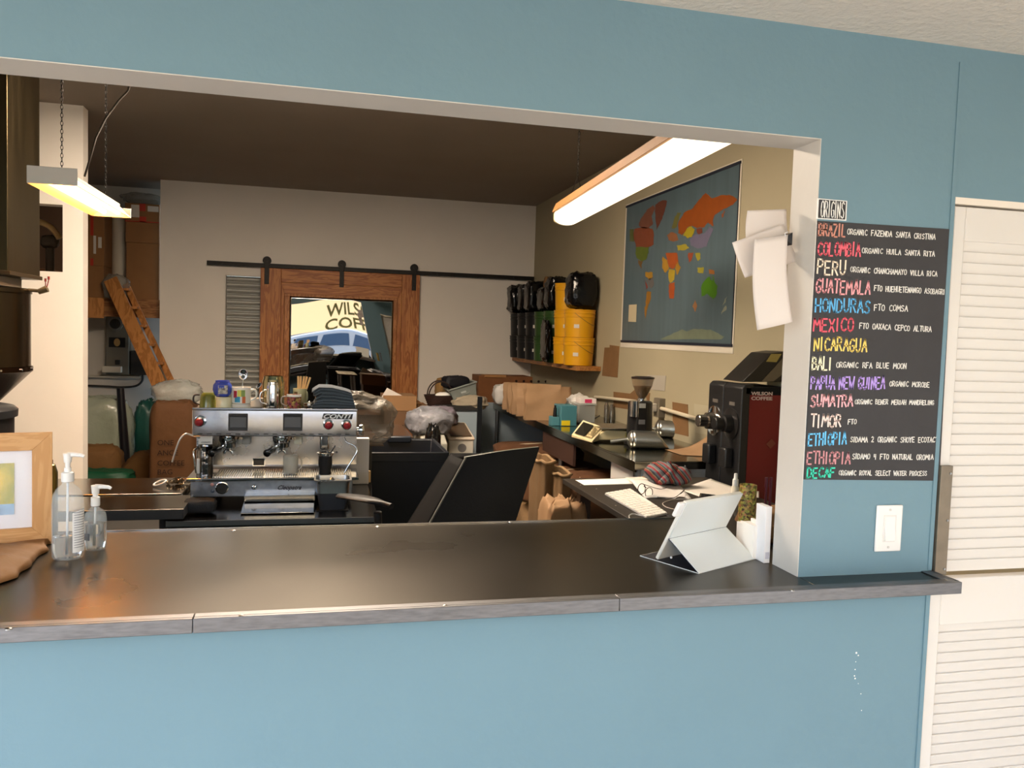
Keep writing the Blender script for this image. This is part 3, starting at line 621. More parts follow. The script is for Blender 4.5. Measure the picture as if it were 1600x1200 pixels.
# kraft paper and notes taped to the wall
def wallpatch(name, pts, mat, label, cat, t=.003, parent=None):
    return build(name, G().prism([P(x, y, X=W-.0005) for x, y in pts], (-t, 0, 0)), mat, parent, label, cat)
wallpatch('kraft_sheet', [(945, 543), (953, 543), (953, 539), (968, 541), (965, 590), (941, 587)], KRAFTD, 'brown kraft paper sheet taped to the wall beside the bucket shelf', 'paper')
wallpatch('kraft_sheet', [(959, 612), (985, 615), (993, 608), (1016, 614), (1014, 632), (985, 640), (959, 636)], KRAFTD, 'torn kraft paper patch on the wall behind the hopper grinder', 'paper')
wallpatch('kraft_sheet', [(1051, 628), (1075, 632), (1076, 682), (1052, 676)], KRAFTD, 'tall kraft paper sheet on the wall behind the leaning scoop', 'paper')
wallpatch('notice', [(1012, 586), (1041, 587), (1039, 611), (1010, 608)], M('#a7a093', .7), 'faded printed notice on the wall behind the hopper grinder', 'notice')
wallpatch('notice', [(1085, 631), (1110, 635), (1110, 680), (1086, 676)], M('#aaa189', .7), 'line chart sheet on the wall left of the red grinder', 'notice')
obx = P(1035, 637, X=W); ob = thing('outlet_box', 'grey electrical outlet box on the wall right of the hopper grinder', 'outlet', obx)
build('box', G().box((W-.05, obx.y-.05, obx.z-.07), (W, obx.y+.05, obx.z+.07)), M('#7d7566', .5, .4), ob, bevel=.003)
build('plug', G().box((W-.09, obx.y-.025, obx.z-.03), (W-.05, obx.y+.025, obx.z+.03)), M('#bdb7ab', .5), ob, bevel=.005)
cp = [P(930, 620, X=W-.03), P(992, 627, X=W-.03), P(1040, 640, X=W-.03), P(1097, 657, X=W-.03), P(1180, 683, X=W-.03)]
build('conduit_pipe', G().tube(cp, .014, 10), M('#cfc4ad', .5), label='cream conduit pipe running along the wall behind the grinders', cat='pipe', smooth=60)
#@@RIGHT
# ------------------------------------------------------------------ steel counter along the right wall
SC = .92; cxe = 1.785; cye = 2.52
st = thing('steel_counter', 'long stainless steel counter along the right wall carrying scale and grinder', 'counter', (2.14, 4.4, 0))
SCM = M('#8d8a7e', .12, 1., var=(6, .12), kind='steel')
build('top', G().box((cxe, cye, SC-.012), (W-.005, 6.35, SC)), SCM, st, bevel=.002)
build('front_edge', G().box((cxe, cye-.002, SC-.06), (cxe+.012, 6.35, SC-.012)), SCM, st); build('front_edge', G().box((cxe+.012, cye-.002, SC-.045), (W-.005, cye+.01, SC-.012)), SCM, st)
for x in (1.86, 2.1, 2.35): build('screw', G().cyl((x, cye-.006, SC-.028), (x, cye, SC-.028), .005, 8), CHROME, st)
for x, y in ((1.82, 4.05), (1.82, 6.3), (2.45, 2.7), (2.45, 6.3), (1.83, 2.6)): build('leg', G().cyl((x, y, 0), (x, y, SC-.012), .02, 12), STEELB, st, smooth=50)
build('drawer_unit', G().box((1.83, cye+.012, .70), (2.42, cye+.5, SC-.045)), M('#c9c8c4', .5), st, bevel=.003)
build('brace', G().box((1.80, 3.7, .70), (1.82, 4.5, .86)), M('#3f2a22', .6), st)

# espresso grinder with hopper
def ongrid(px_, py_, Z=SC): return P(px_, py_, Z=Z)
gp = ongrid(1019, 683); gp = Vector((2.16, P(1019, 680, X=2.16).y, SC))
gr_ = thing('espresso_grinder', 'black espresso grinder with bean-filled funnel hopper on the steel counter', 'coffee grinder', gp)
x, y = gp.x, gp.y; sc_ = (P(1000, 592, Y=y).z-P(1000, 685, Y=y).z)
H = sc_
def gz(py_): return P(1010, py_, Y=y).z
def gwx(a): return P(a, 640, Y=y).x
gx0, gx1 = gwx(989), gwx(1021); gm = (gx0+gx1)/2
build('base', G().box((gx0-.01, y-.11, SC), (gx1, y+.12, SC+.03)), BLACK, gr_, bevel=.008)
g = G(); g.lathe([(.082, SC+.03), (.084, SC+.06), (.080, gz(629)), (.070, gz(627)), (0, gz(626))], (gx1-.085, y+.02, 0), 24); build('body', g, M('#141416', .35), gr_, smooth=40)
build('doser', G().cyl((gx0-.0, y-.04, gz(650)), (gx0-.0, y-.04, gz(626)), .036, 20), CHROME, gr_, smooth=50)
build('front_panel', G().box((gx0, y-.075, SC+.04), (gx0+.07, y+.02, gz(627))), BLACK, gr_, bevel=.004)
build('badge', G().box((gx0+.012, y-.078, gz(636)), (gx0+.055, y-.074, gz(629))), M('#b9b9b6', .4), gr_)
build('badge', G().box((gx0+.012, y-.078, gz(661)), (gx0+.055, y-.074, gz(654))), M('#77777a', .4), gr_)
build('fork', G().box((gx0+.03, y-.13, gz(678)), (gx0+.12, y-.075, gz(674))), CHROME, gr_, bevel=.002)
hz0, hz1 = gz(624), gz(590); hr = (P(1021, 590, Y=y).x-P(988, 590, Y=y).x)/2; hx = P(1004, 600, Y=y).x
build('collar', G().lathe([(.03, hz0-.006), (.03, hz0+.006), (.022, hz0+.014)], (hx, y, 0), 20), CHROME, gr_, smooth=40)
build('hopper', G().lathe([(.022, hz0+.008), (.04, hz0+(hz1-hz0)*.25), (hr*.86, hz0+(hz1-hz0)*.62), (hr, hz1-.008), (hr-.003, hz1-.008), (hr*.84, hz0+(hz1-hz0)*.62), (.037, hz0+(hz1-hz0)*.25), (.019, hz0+.01)], (hx, y, 0), 28, caps=False), M('#8f7455', .08, alpha=.30), gr_, smooth=60)
build('coffee_beans', G().lathe([(.018, hz0+.012), (.036, hz0+(hz1-hz0)*.25), (hr*.80, hz0+(hz1-hz0)*.6), (0, hz0+(hz1-hz0)*.63)], (hx, y, 0), 28), M('#2c1408', .5, bump=(120, 1.)), gr_, smooth=60)
build('hopper_lid', G().lathe([(hr*1.02, hz1-.008), (hr*1.03, hz1+.002), (hr*.7, hz1+.008), (0, hz1+.008)], (hx, y, 0), 28), M('#20140f', .35), gr_, smooth=40)

# price scale
s_o = P(925, 690, Z=SC+.0)
sx0, sy_ = P(893, 678, Z=SC).x, P(925, 690, Z=SC).y
sb = P(925, 691, Z=SC); k_ = thing('counter_scale', 'cream price scale with tilted keypad and steel pan on the counter', 'scale', (sb.x+.12, sb.y+.05, SC))
X = TR((sb.x, sb.y, SC), rz=math.radians(-4))
CRM = M('#cdbf96', .5)
Wd = P(991, 690, Y=sb.y).x-sb.x
g = G(); g.prism([(-.02, 0, .02), (.0, 0, .015), (Wd, 0, .02), (Wd, 0, .075), (.10, 0, .082)], (0, .26, 0), X=X)
build('body', g, CRM, k_, bevel=.004)
g = G(); g.prism([(-.085, .0, .045), (-.02, 0, .018), (.03, 0, .06), (-.02, .26, .105), (-.08, .26, .085)], (0, 0, .0001), X=X)
# keypad wedge seen from the front left
pA, pB, pC, pD = P(893, 679, Z=SC+.03), P(925, 690, Z=SC+.02), P(945, 668, Y=sb.y+.08), P(911, 656, Y=sb.y+.16)
pB.z = SC+.022; pA.z = SC+.03
def skew(a, b): return a.lerp(b, .5)
g = G(); base = [Vector((p.x, p.y, SC+.012)) for p in (pA, pB, pC, pD)]
g.add([pA, pB, pC, pD]+base, [(0, 1, 2, 3), (7, 6, 5, 4), (0, 4, 5, 1), (1, 5, 6, 2), (2, 6, 7, 3), (3, 7, 4, 0)]); build('keypad_housing', g, CRM, k_, bevel=.003)
def on4(u, v, h=.0): a = pA.lerp(pB, u); b = pD.lerp(pC, u); p = a.lerp(b, v); nrm = (pB-pA).cross(pD-pA).normalized(); nrm = nrm if nrm.z > 0 else -nrm; return p+nrm*h
def pad(u0, v0, u1, v1, h=.002): c = [on4(u0, v0), on4(u1, v0), on4(u1, v1), on4(u0, v1)]; d = on4(0, 0, h)-on4(0, 0); return G().prism(c, d)
build('display', pad(.08, .12, .55, .9), M('#26251f', .25), k_); build('keypad', pad(.60, .12, .92, .9), M('#77694a', .5), k_)
g = G()
for i in range(3):
    for j in range(4): c = [on4(.63+i*.09, .17+j*.18, .002), on4(.70+i*.09, .17+j*.18, .002), on4(.70+i*.09, .30+j*.18, .002), on4(.63+i*.09, .30+j*.18, .002)]; g.prism(c, on4(0, 0, .002)-on4(0, 0))
tag(build('keys', g, M('#c4b489', .5), k_), kind='stuff')
g = G(); g.box((.06, -.015, .088), (Wd+.0, .30, .098), X=X); build('weighing_pan', g, M('#8f897c', .25, .8), k_, bevel=.004)
for a in (.03, Wd-.03): build('foot', G().cyl(X @ Vector((a, .03, 0)), X @ Vector((a, .03, .02)), .012, 10), BLACK, k_)
build('sticker', G().box((Wd-.07, -.002, .028), (Wd-.02, 0, .068), X=X), M('#b9b12e', .5), k_)

# aluminium scoops
def scoop(px0, px1, Yb, label, rz, r=.052, Ls=.17, tilt=.12):
    a = P(*px0, Z=SC+.05); t = thing('coffee_scoop', label, 'scoop', (a.x, a.y, SC), 'aluminium scoops on the steel counter')
    X = TR((a.x, a.y, SC+r*.98), rz=rz)
    g = G()
    def f(u, v):
        an = 2*PI*u; L = Ls*(.62+.38*(-math.sin(an)*.5+.5)); x = v*L
        return (x, r*math.cos(an), r*math.sin(an)) 
    g.grid(f, 32, 10, X=X)
    g.grid(lambda u, v: (-.035*math.cos(v*PI/2), r*math.sin(v*PI/2)*math.cos(2*PI*u), r*math.sin(v*PI/2)*math.sin(2*PI*u)), 32, 6, X=X)
    build('bowl', g, ALU, t, smooth=50, solid=.0015)
    g = G(); g.tube([X @ Vector(p) for p in ((-.03, 0, 0), (-.055, 0, -.004), (-.14, 0, -.02))], [.012, .011, .013], 10); build('handle', g, ALU, t, smooth=50)
    return t
scoop((988, 688), None, 0, 'aluminium scoop lying in front of the scale with its handle left', math.radians(-14), r=.058, Ls=.24)
scoop((1030, 672), None, 0, 'aluminium scoop lying against the wall right of the grinder', math.radians(-24), r=.062, Ls=.23)
# curled kraft papers beyond the scoops
p0 = P(1076, 697, Z=SC); 
g = G(); g.grid(lambda u, v: P(1076+u*40-6*v*(1-u), 697-v*24*(u**1.6)*1.4+3*u, X=2.36+.10*v*u) if False else (2.18+.26*u, 2.75+.25*v-.1*u, SC+.004+.11*(u**2.5)*v), 14, 8)
build('kraft_sheet', g, KRAFT, label='curled kraft paper lying on the counter end beside the red grinder', cat='paper', smooth=60, solid=.0015)
# box, teal unit, clear tub, cable, jars
tp = P(878, 666, Z=SC)
tt_ = thing('teal_sealer', 'teal heat sealer machine with yellow stickers on the steel counter', 'machine', (tp.x+.06, tp.y+.08, SC))
tw = P(896, 640, Y=tp.y).x-tp.x+.01; th = P(878, 634, Y=tp.y).z-SC
build('body', G().box((tp.x-.01, tp.y, SC), (tp.x+tw+.02, tp.y+.2, SC+th)), M('#3f7580', .5), tt_, bevel=.004)
build('side_arm', G().box((tp.x-.075, tp.y+.02, SC), (tp.x-.012, tp.y+.12, SC+.07)), M('#4a808a', .5), tt_, bevel=.004)
g = G(); g.cyl((tp.x-.045, tp.y+.05, SC+.05), (tp.x-.045, tp.y+.05, SC+.14), .018, 14, r2=.012); g.cyl((tp.x-.045, tp.y+.05, SC+.14), (tp.x-.045, tp.y+.05, SC+.16), .008, 10); build('lever', g, BLACKG, tt_, smooth=40)
build('sticker', G().box((tp.x-.005, tp.y-.002, SC+.005), (tp.x+.065, tp.y, SC+.045)), M('#d9c21c', .5), tt_)
cbp = P(903, 661, Z=SC); ctu = thing('clear_tub', 'clear plastic tub right of the teal sealer', 'tub', (cbp.x+.1, cbp.y+.1, SC))
cw = P(930, 650, Y=cbp.y).x-cbp.x; ch = P(905, 633, Y=cbp.y).z-SC
g = G(); g.box((cbp.x, cbp.y, SC), (cbp.x+cw, cbp.y+.2, SC+ch)); build('box', g, M('#aeb3b0', .1, alpha=.45), ctu, bevel=.005)
build('lid', G().box((cbp.x-.008, cbp.y-.008, SC+ch), (cbp.x+cw+.008, cbp.y+.208, SC+ch+.012)), M('#b9bdb9', .2, alpha=.6), ctu, bevel=.003)
zz = SC+ch+.012
build('tissue_box', G().box((cbp.x+.02, cbp.y+.02, zz), (cbp.x+.16, cbp.y+.13, zz+.04)), [M('#e4dcd9', .5)], label='small white and pink packet on the clear tub', cat='packet', bevel=.003)
build('pink_label', G().box((cbp.x+.06, cbp.y+.0185, zz+.005), (cbp.x+.12, cbp.y+.02, zz+.035)), M('#c23560', .5), bpy.data.objects['tissue_box'])
crumple('plastic_bag', 'small white crumpled plastic bag behind the clear tub', 'bag', (cbp.x+.10, cbp.y+.32, SC), (.2, .16, .2), M('#d3cfc9', .4), .7, .14, 5, 31)
cb0 = P(950, 655, Z=SC)
g = G(); pts = [P(890, 655, Z=SC+.01), P(905, 662, Z=SC+.006), P(925, 655, Z=SC+.006), P(938, 648, Z=SC+.006)]; yq = pts[-1].y; pts += [P(944, 628, Y=yq), P(938, 622, Y=yq), P(930, 626, Y=yq), P(925, 645, Y=yq)]
def smoothpts(p, k=6):
    out = []
    for i in range(len(p)-1):
        a = p[max(i-1, 0)]; b = p[i]; c = p[i+1]; d = p[min(i+2, len(p)-1)]
        for j in range(k):
            t = j/k; out.append(.5*((2*b)+(c-a)*t+(2*a-5*b+4*c-d)*t*t+(3*b-a-3*c+d)*t**3))
    return out+[p[-1]]
build('power_cable', G().tube(smoothpts(pts), .006, 6), BLACK, label='looped black cable on the steel counter between sealer and scale', cat='cable', smooth=60)
for i, (xx, yy_, hh, rr_, lab) in enumerate(((947, 655, .15, .02, 'slim steel thermometer holder standing behind the scale, left one'), (955, 657, .14, .02, 'slim steel thermometer holder standing behind the scale, right one'), (975, 652, .2, .05, 'dim glass jar behind the scale left of the grinder'))):
    p = P(xx, yy_, Z=SC); build('glass_jar', G().lathe([(rr_, 0), (rr_, hh*.8), (rr_*.7, hh*.9), (rr_*.75, hh)], (p.x, p.y, SC), 16), M('#8b857a', .15, .6, alpha=.8), label=['slim grey glass vial standing behind the scale, left of the pair', 'slim grey glass vial standing behind the scale, right of the pair', 'squat grey glass jar between the vials and the grinder'][i], cat='jar', smooth=50)
# kraft coffee bags in a row
p0, p1 = P(794, 640, Z=SC), P(862, 664, Z=SC)
kbase = [(799, 640), (806, 644), (813, 647), (821, 650), (838, 656), (866, 640), (884, 632)]
kl = ['kraft coffee bag at the far left end of the standing row', 'second kraft coffee bag from the left of the standing row', 'third kraft coffee bag from the left of the standing row', 'fourth kraft coffee bag, just left of the broad front bag', 'broad creased kraft coffee bag at the front of the row', 'kraft coffee bag leaning behind the teal sealer', 'last kraft coffee bag at the right end of the row']
for i, (a, b) in enumerate(kbase):
    p = P(a, b, Z=SC); hh = P(a, 598+i*.6, Y=p.y).z-SC
    if i > 4: p = P(a, b+14, Z=SC); p.y += .25*(i-4); hh = P(a, 604, Y=p.y).z-SC
    p.x = min(p.x, 2.30)
    g = G(); g.bag(.30 if i > 3 else .26, .11, hh, seed=i+2, X=TR((p.x+.05, p.y, SC+.0015), rz=rnd.uniform(-.12, .12)-.15), wr=.015)
    build('kraft_bag', g, KRAFT, label=kl[i], cat='bag', group='kraft coffee bags on the steel counter', smooth=35)
pw = P(780, 632, Z=SC+.0)
crumple('plastic_bag', 'white plastic bag with dark print left of the kraft bags', 'bag', (1.83, 6.05, SC), (.22, .2, .2), M('#cfccc9', .4), .6, .1, 4, 41)
# corrugated box with holes
bp_ = P(745, 625, Y=6.9); b2_ = P(834, 590, Y=6.9)
cbx = thing('cardboard_box', 'large brown corrugated box with punched holes in the far corner', 'box', ((bp_.x+b2_.x)/2, 7.1, .86))
bx0, bx1, bz0, bz1 = P(748, 600, Y=6.9).x, P(832, 600, Y=6.9).x, P(790, 640, Y=6.9).z, P(790, 588, Y=6.9).z
build('carton', G().box((bx0, 6.9, bz0), (bx1, 7.3, bz1)), M('#7d4f2c', .8, var=(10, .08)), cbx, bevel=.004)
build('flap', G().box((bx0+.06, 6.885, bz1-.012), (bx0+.30, 7.05, bz1+.012)), CARD, cbx)
for i in range(5): build('hole', G().cyl((bx0+.42+i*.085, 6.893, bz1-.05), (bx0+.42+i*.085, 6.9005, bz1-.05), .014, 10), M('#23130a', .9), cbx)
build('side_table', G().box((bx0-.5, 6.62, bz0-.03), (W-.02, 7.45, bz0-.001)).box((bx0-.45, 6.7, 0), (bx0-.4, 6.75, bz0-.03)).box((W-.1, 6.7, 0), (W-.05, 6.75, bz0-.03)).box((bx0-.45, 7.35, 0), (bx0-.4, 7.4, bz0-.03)), M('#4c4237', .6), label='low dark table carrying the far corner clutter', cat='table')
#@@GRINDERS
# ------------------------------------------------------------------ two bulk grinders by the right wall
gx = 2.20
RED = M('#6d0d12', .35)
def bulk(y0, y1, side, label, knob):
    t = thing('bulk_grinder', label, 'coffee grinder', ((gx+W)/2, (y0+y1)/2, 0), 'bulk coffee grinders')
    zt_ = 1.62-(1.62-P(1107, 594, X=gx).z)
    zt_ = P(1107, 594, X=gx).z
    build('cabinet', G().box((gx+.03, y0+.004, .02), (W-.02, y1-.004, zt_-.05)), side, t, bevel=.006)
    g = G(); g.prism([(gx, y0, .02), (gx, y0, zt_-.02), (gx+.02, y0, zt_), (gx+.07, y0, zt_), (gx+.05, y0, zt_-.05), (gx+.05, y0, .02)], (0, y1-y0, 0)); build('front_panel', g, BLACK, t, bevel=.006)
    g = G(); g.box((gx+.02, y0, zt_-.055), (W-.01, y1, zt_-.012)); build('top_cover', g, M('#121214', .75, spec=.2), t, bevel=.006)
    yc = (y0+y1)/2; zk = P(1115, 657, X=gx).z if knob else P(1152, 664, X=gx).z
    g = G(); X = Matrix.Translation((gx, yc, zk)) @ Matrix.Rotation(-PI/2, 4, 'Y')
    g.lathe([(.085, 0), (.085, .006), (.075, .009), (.02, .011)], n=32, X=X); build('dial', g, CHROME if knob else M('#3a3838', .3, .7), t, smooth=35)
    g = G(); g.lathe([(.050, .009), (.046, .05), (.034, .055), (.034, .10), (.030, .104), (0, .104)], n=28, X=X); build('knob', g, M('#9c968e', .22, 1.) if knob else M('#101012', .4), t, smooth=35)
    build('label_plate', G().box((gx-.001, yc-.03, zt_-.12), (gx, yc+.03, zt_-.10)), M('#5f5a55', .4), t)
    build('chute', G().box((gx-.05, yc-.04, zk-.24), (gx, yc+.04, zk-.13)), BLACK, t, bevel=.01)
    return t, zt_
yA, yB_, yC = P(1107, 594, X=gx).y-.01, P(1131, 600, X=gx).y, P(1160, 600, X=gx).y
t1_, ztg = bulk(yB_+.004, yA, BLACK, 'black bulk grinder with steel dial knob, farther of the pair', True)
t2_, _ = bulk(yC, yB_-.004, RED, 'red sided bulk grinder with white lettering, nearer of the pair', False)
lx0, lx1 = P(1174, 616, Y=yC).x, P(1207, 616, Y=yC).x
for s_, py_ in (('WILSON', 617.5), ('COFFEE', 625)):
    zz = P(1190, py_, Y=yC).z
    g = textg(s_, .032, .001, bold=.0012); wd_ = max(p.x for p in g.v); g.xf(Matrix.Translation((lx0, yC-.0005, zz)) @ FRONT @ Matrix.Diagonal(((lx1-lx0)/wd_, .78, 1, 1))); build('lettering', g, M('#c9b3ae', .6), t2_)
tpz = P(1204, 693, Y=yC)
c = Vector((tpz.x, yC-.001, tpz.z)); g = G(); g.prism([c+Vector((-.028, 0, -.003)), c+Vector((.0, 0, -.028)), c+Vector((.03, 0, 0)), c+Vector((.004, 0, .026))], (0, -.001, 0)); build('tape_patch', g, M('#7a3c2e', .6), t2_)
hpr = thing('bean_hopper', 'dark angular bean hopper with a yellow warning label on the red grinder', 'hopper', ((gx+W)/2, yC+.15, ztg))
hpp = [P(1160, 597, Y=yC+.05), P(1206, 552, Y=yC+.05), P(1235, 549, Y=yC+.05), P(1250, 597, Y=yC+.05)]
hpp = [Vector((min(p.x, W-.01), p.y, max(p.z, ztg-.010))) for p in hpp]
build('funnel', G().prism(hpp, (0, .22, 0)), M('#1d1a17', .4), hpr, bevel=.004)
lp = [P(1205, 553, Y=yC+.05), P(1221, 553, Y=yC+.05), P(1213, 566, Y=yC+.05), P(1197, 565, Y=yC+.05)]
build('warning_label', G().prism(lp, (0, -.0015, 0)), M('#9b8a4a', .5), hpr)
lp = [P(1190, 596, Y=yC+.049), P(1222, 560, Y=yC+.049), P(1222, 585, Y=yC+.049), P(1208, 596, Y=yC+.049)]
build('guard', G().prism(lp, (0, -.003, 0)), M('#6d665a', .35, .6), hpr)

# ------------------------------------------------------------------ desk with papers
DZ = .85; dX0, dY1 = 1.32, 2.40
dk = thing('desk', 'black desk below the hatch with keyboard and papers', 'desk', (1.75, 1.55, 0))
build('desktop', G().box((dX0, .72, DZ-.028), (2.17, dY1, DZ)), M('#2e2a26', .45, var=(4, .15)), dk, bevel=.003)
for x, y in ((1.40, 2.27), (1.40, .8), (2.1, .8), (2.1, 2.3)): build('leg', G().box((x-.03, y-.03, 0), (x+.03, y+.03, DZ-.028)), M('#3c2c24', .6), dk, bevel=.003)
g = G()
for (x, y) in ((922, 746), (908, 758), (984, 790), (955, 764), (1160, 765)): p = P(x, y, Z=DZ); 
for (x, y) in ((906, 746), (907, 758), (962, 790), (932, 764)): p = P(x, y, Z=DZ); g.lathe([(.004, 0), (.003, .0015), (0, .002)], (p.x, p.y, DZ), 8)
tag(build('screw_heads', g, M('#c9c4ba', .3, .8), dk), kind='stuff')
def flat(name, pts, mat, label, cat, z, t=.001, curl=0, group=None):
    w4 = [P(x, y, Z=z) for x, y in pts]; a, b, c, d = w4
    g = G(); g.grid(lambda u, v: (a.lerp(b, u).lerp(d.lerp(c, u), v)+Vector((0, 0, curl*(u*u+.5*v*v)+.0005))), 10, 10)
    return build(name, g, mat, label=label, cat=cat, smooth=60, solid=t, group=group)
flat('paper_sheet', [(899, 750), (985, 747), (990, 756), (913, 758)], PAPER, 'long white paper slip near the far desk edge', 'paper', DZ+.001)
flat('paper_sheet', [(976, 746), (1040, 745), (1060, 757), (1000, 762)], M('#ddd6cc', .7), 'loose white sheet under the striped knit hat', 'paper', DZ+.004, curl=.01)
flat('paper_sheet', [(1060, 764), (1110, 750), (1168, 772), (1130, 790)], M('#d4cfc8', .7), 'large printed white sheet right of the knit hat', 'paper', DZ+.003, curl=.008)
flat('paper_sheet', [(1140, 765), (1186, 768), (1186, 778), (1150, 775)], M('#d4cfc8', .7), 'white sheet sticking out beside the pump bottle', 'paper', DZ+.0085)
# open notebook
nb = [P(984, 748, Z=DZ+.03), P(1008, 778, Z=DZ+.004), P(1080, 778, Z=DZ+.004), P(1062, 757, Z=DZ+.012)]
g = G(); g.grid(lambda u, v: nb[0].lerp(nb[3], u).lerp(nb[1].lerp(nb[2], u), v)+Vector((0, 0, .006*math.sin(u*6))), 14, 8)
build('notebook', g, M('#dcd9d6', .6, bump=(60, .1)), label='open ruled notebook under the eyeglasses', cat='notebook', smooth=60, solid=.006)
# keyboard
k4 = [P(945, 770, Z=DZ+.012), P(985, 763, Z=DZ+.012), P(1043, 801, Z=DZ+.012), P(1010, 807, Z=DZ+.012)]
kb = thing('keyboard', 'white slim computer keyboard lying on the desk', 'keyboard', (sum((p.x for p in k4))/4, sum((p.y for p in k4))/4, DZ))
g = G(); g.prism([Vector((p.x, p.y, DZ+.002)) for p in k4], (0, 0, .008)); build('tray', g, M('#c9c9c9', .35, .4), kb, bevel=.001)
g = G()
for r in range(6):
    for c_ in range(14):
        u0, u1 = (r+.12)/6, (r+.88)/6; v0, v1 = (c_+.12)/14, (c_+.88)/14
        if r == 5 and 3 < c_ < 9: v0 = (c_)/14; v1 = (c_+1)/14
        q4 = [k4[0].lerp(k4[1], u).lerp(k4[3].lerp(k4[2], u), v) for u, v in ((u0, v0), (u1, v0), (u1, v1), (u0, v1))]
        g.prism([Vector((p.x, p.y, DZ+.010)) for p in q4], (0, 0, .003))
tag(build('keys', g, M('#eceae4', .5), kb), kind='stuff')
cbk = smoothpts([P(985, 812, Z=DZ+.003), P(983, 806, Z=DZ+.006), P(990, 803, Z=DZ+.008), P(1010, 807, Z=DZ+.006), P(1035, 804, Z=DZ+.004)])
build('cable', G().tube(cbk, .0025, 6), M('#d9d9d9', .5), kb, smooth=60)
build('cable_loop', G().tube(smoothpts([P(1090, 781, Z=DZ+.004), P(1060, 780, Z=DZ+.004), P(1037, 785, Z=DZ+.004), P(1040, 792, Z=DZ+.004), P(1060, 797, Z=DZ+.004)]), .002, 6), M('#cfcabf', .5), label='thin pale charging cable curled on the desk behind the tablet', cat='cable', smooth=60)
# glasses
gl_ = thing('eyeglasses', 'dark framed eyeglasses lying folded open on the notebook', 'glasses', P(1010, 768, Z=DZ+.02))
gy = P(1010, 772, Z=DZ+.012).y-.02
for xx, yy_ in ((1002.5, 764), (1014, 770)):
    c = P(xx, yy_, Y=gy); build('lens_rim', G().tube([(c.x+.021*math.cos(a), gy+.004*math.cos(a), c.z+.026*math.sin(a)) for a in [2*PI*i/20 for i in range(20)]], .0020, 6, close=True), BLACKG, gl_, smooth=60)
build('bridge', G().tube([P(1006, 760, Y=gy), P(1010, 762, Y=gy)], .002, 6), BLACKG, gl_)
build('temple', G().tube(smoothpts([P(1019, 776, Y=gy), P(1050, 778, Z=DZ+.02), P(1062, 772, Z=DZ+.02), P(1069, 766, Z=DZ+.02)]), [.0018]*13+[.003]*6, 6), BLACKG, gl_, smooth=60)
build('temple', G().tube(smoothpts([P(1006, 757, Y=gy), P(1030, 764, Z=DZ+.02), P(1042, 762, Z=DZ+.02)]), .0018, 6), BLACKG, gl_, smooth=60)
# knit hat
hm = bpy.data.materials.new('m_knit'); hm.use_nodes = True; T = hm.node_tree; tc = T.nodes.new('ShaderNodeTexCoord'); sx_ = T.nodes.new('ShaderNodeSeparateXYZ')
T.links.new(tc.outputs['Object'], sx_.inputs[0])
ad = T.nodes.new('ShaderNodeMath'); ad.operation = 'MULTIPLY_ADD'; ad.inputs[1].default_value = .8; T.links.new(sx_.outputs[2], ad.inputs[0]); T.links.new(sx_.outputs[0], ad.inputs[2])
mu = T.nodes.new('ShaderNodeMath'); mu.operation = 'MULTIPLY'; mu.inputs[1].default_value = 13; T.links.new(ad.outputs[0], mu.inputs[0])
frc = T.nodes.new('ShaderNodeMath'); frc.operation = 'FRACT'; T.links.new(mu.outputs[0], frc.inputs[0])
rp = T.nodes.new('ShaderNodeValToRGB'); rp.color_ramp.interpolation = 'CONSTANT'
els = [(0, '#5c6066'), (.14, '#20242c'), (.24, '#7d2c28'), (.42, '#7d6a4c'), (.5, '#2e3a44'), (.6, '#62686d'), (.74, '#8f2a35'), (.88, '#77746e')]
rp.color_ramp.elements[0].color = (*lin(els[0][1]), 1); rp.color_ramp.elements[1].position = els[1][0]; rp.color_ramp.elements[1].color = (*lin(els[1][1]), 1)
for ps, hx_ in els[2:]: e = rp.color_ramp.elements.new(ps); e.color = (*lin(hx_), 1)
T.links.new(frc.outputs[0], rp.inputs[0]); T.links.new(rp.outputs[0], T.nodes['Principled BSDF'].inputs[0]); T.nodes['Principled BSDF'].inputs['Roughness'].default_value = .9
hp_ = P(1046, 760, Z=DZ+.01); hw_ = P(1080, 745, Y=hp_.y).x-P(1018, 745, Y=hp_.y).x; hh_ = P(1046, 723, Y=hp_.y).z-DZ
ht = thing('knit_hat', 'striped red and grey knit hat lying on the desk papers', 'hat', (hp_.x, hp_.y+.06, DZ+.012))
g = G(); g.sack((hp_.x-.015, hp_.y+.06, DZ+.012), (hw_*.82, .17, hh_*.85), .85, .07, 3, 5, ridge=.15); build('crown', g, hm, ht, smooth=80)
g = G(); g.tube([(hp_.x-.07, hp_.y-.025, DZ+.03), (hp_.x-.04, hp_.y-.03, DZ+.055), (hp_.x-.005, hp_.y-.02, DZ+.09), (hp_.x+.0, hp_.y+.02, DZ+hh_)], [.012, .018, .016, .012], 10); g.sack((hp_.x+.065, hp_.y+.03, DZ+.012), (.13, .12, hh_*.72), .9, .08, 3, 9); build('ear_flap', g, hm, ht, smooth=80)
build('folded_card', G().prism([P(1003, 745, Z=DZ+.02), P(1040, 757, Z=DZ+.008), P(1030, 745, Z=DZ+.02)], (0, 0, .004)), KRAFT, label='folded kraft card tucked under the left of the knit hat', cat='card')
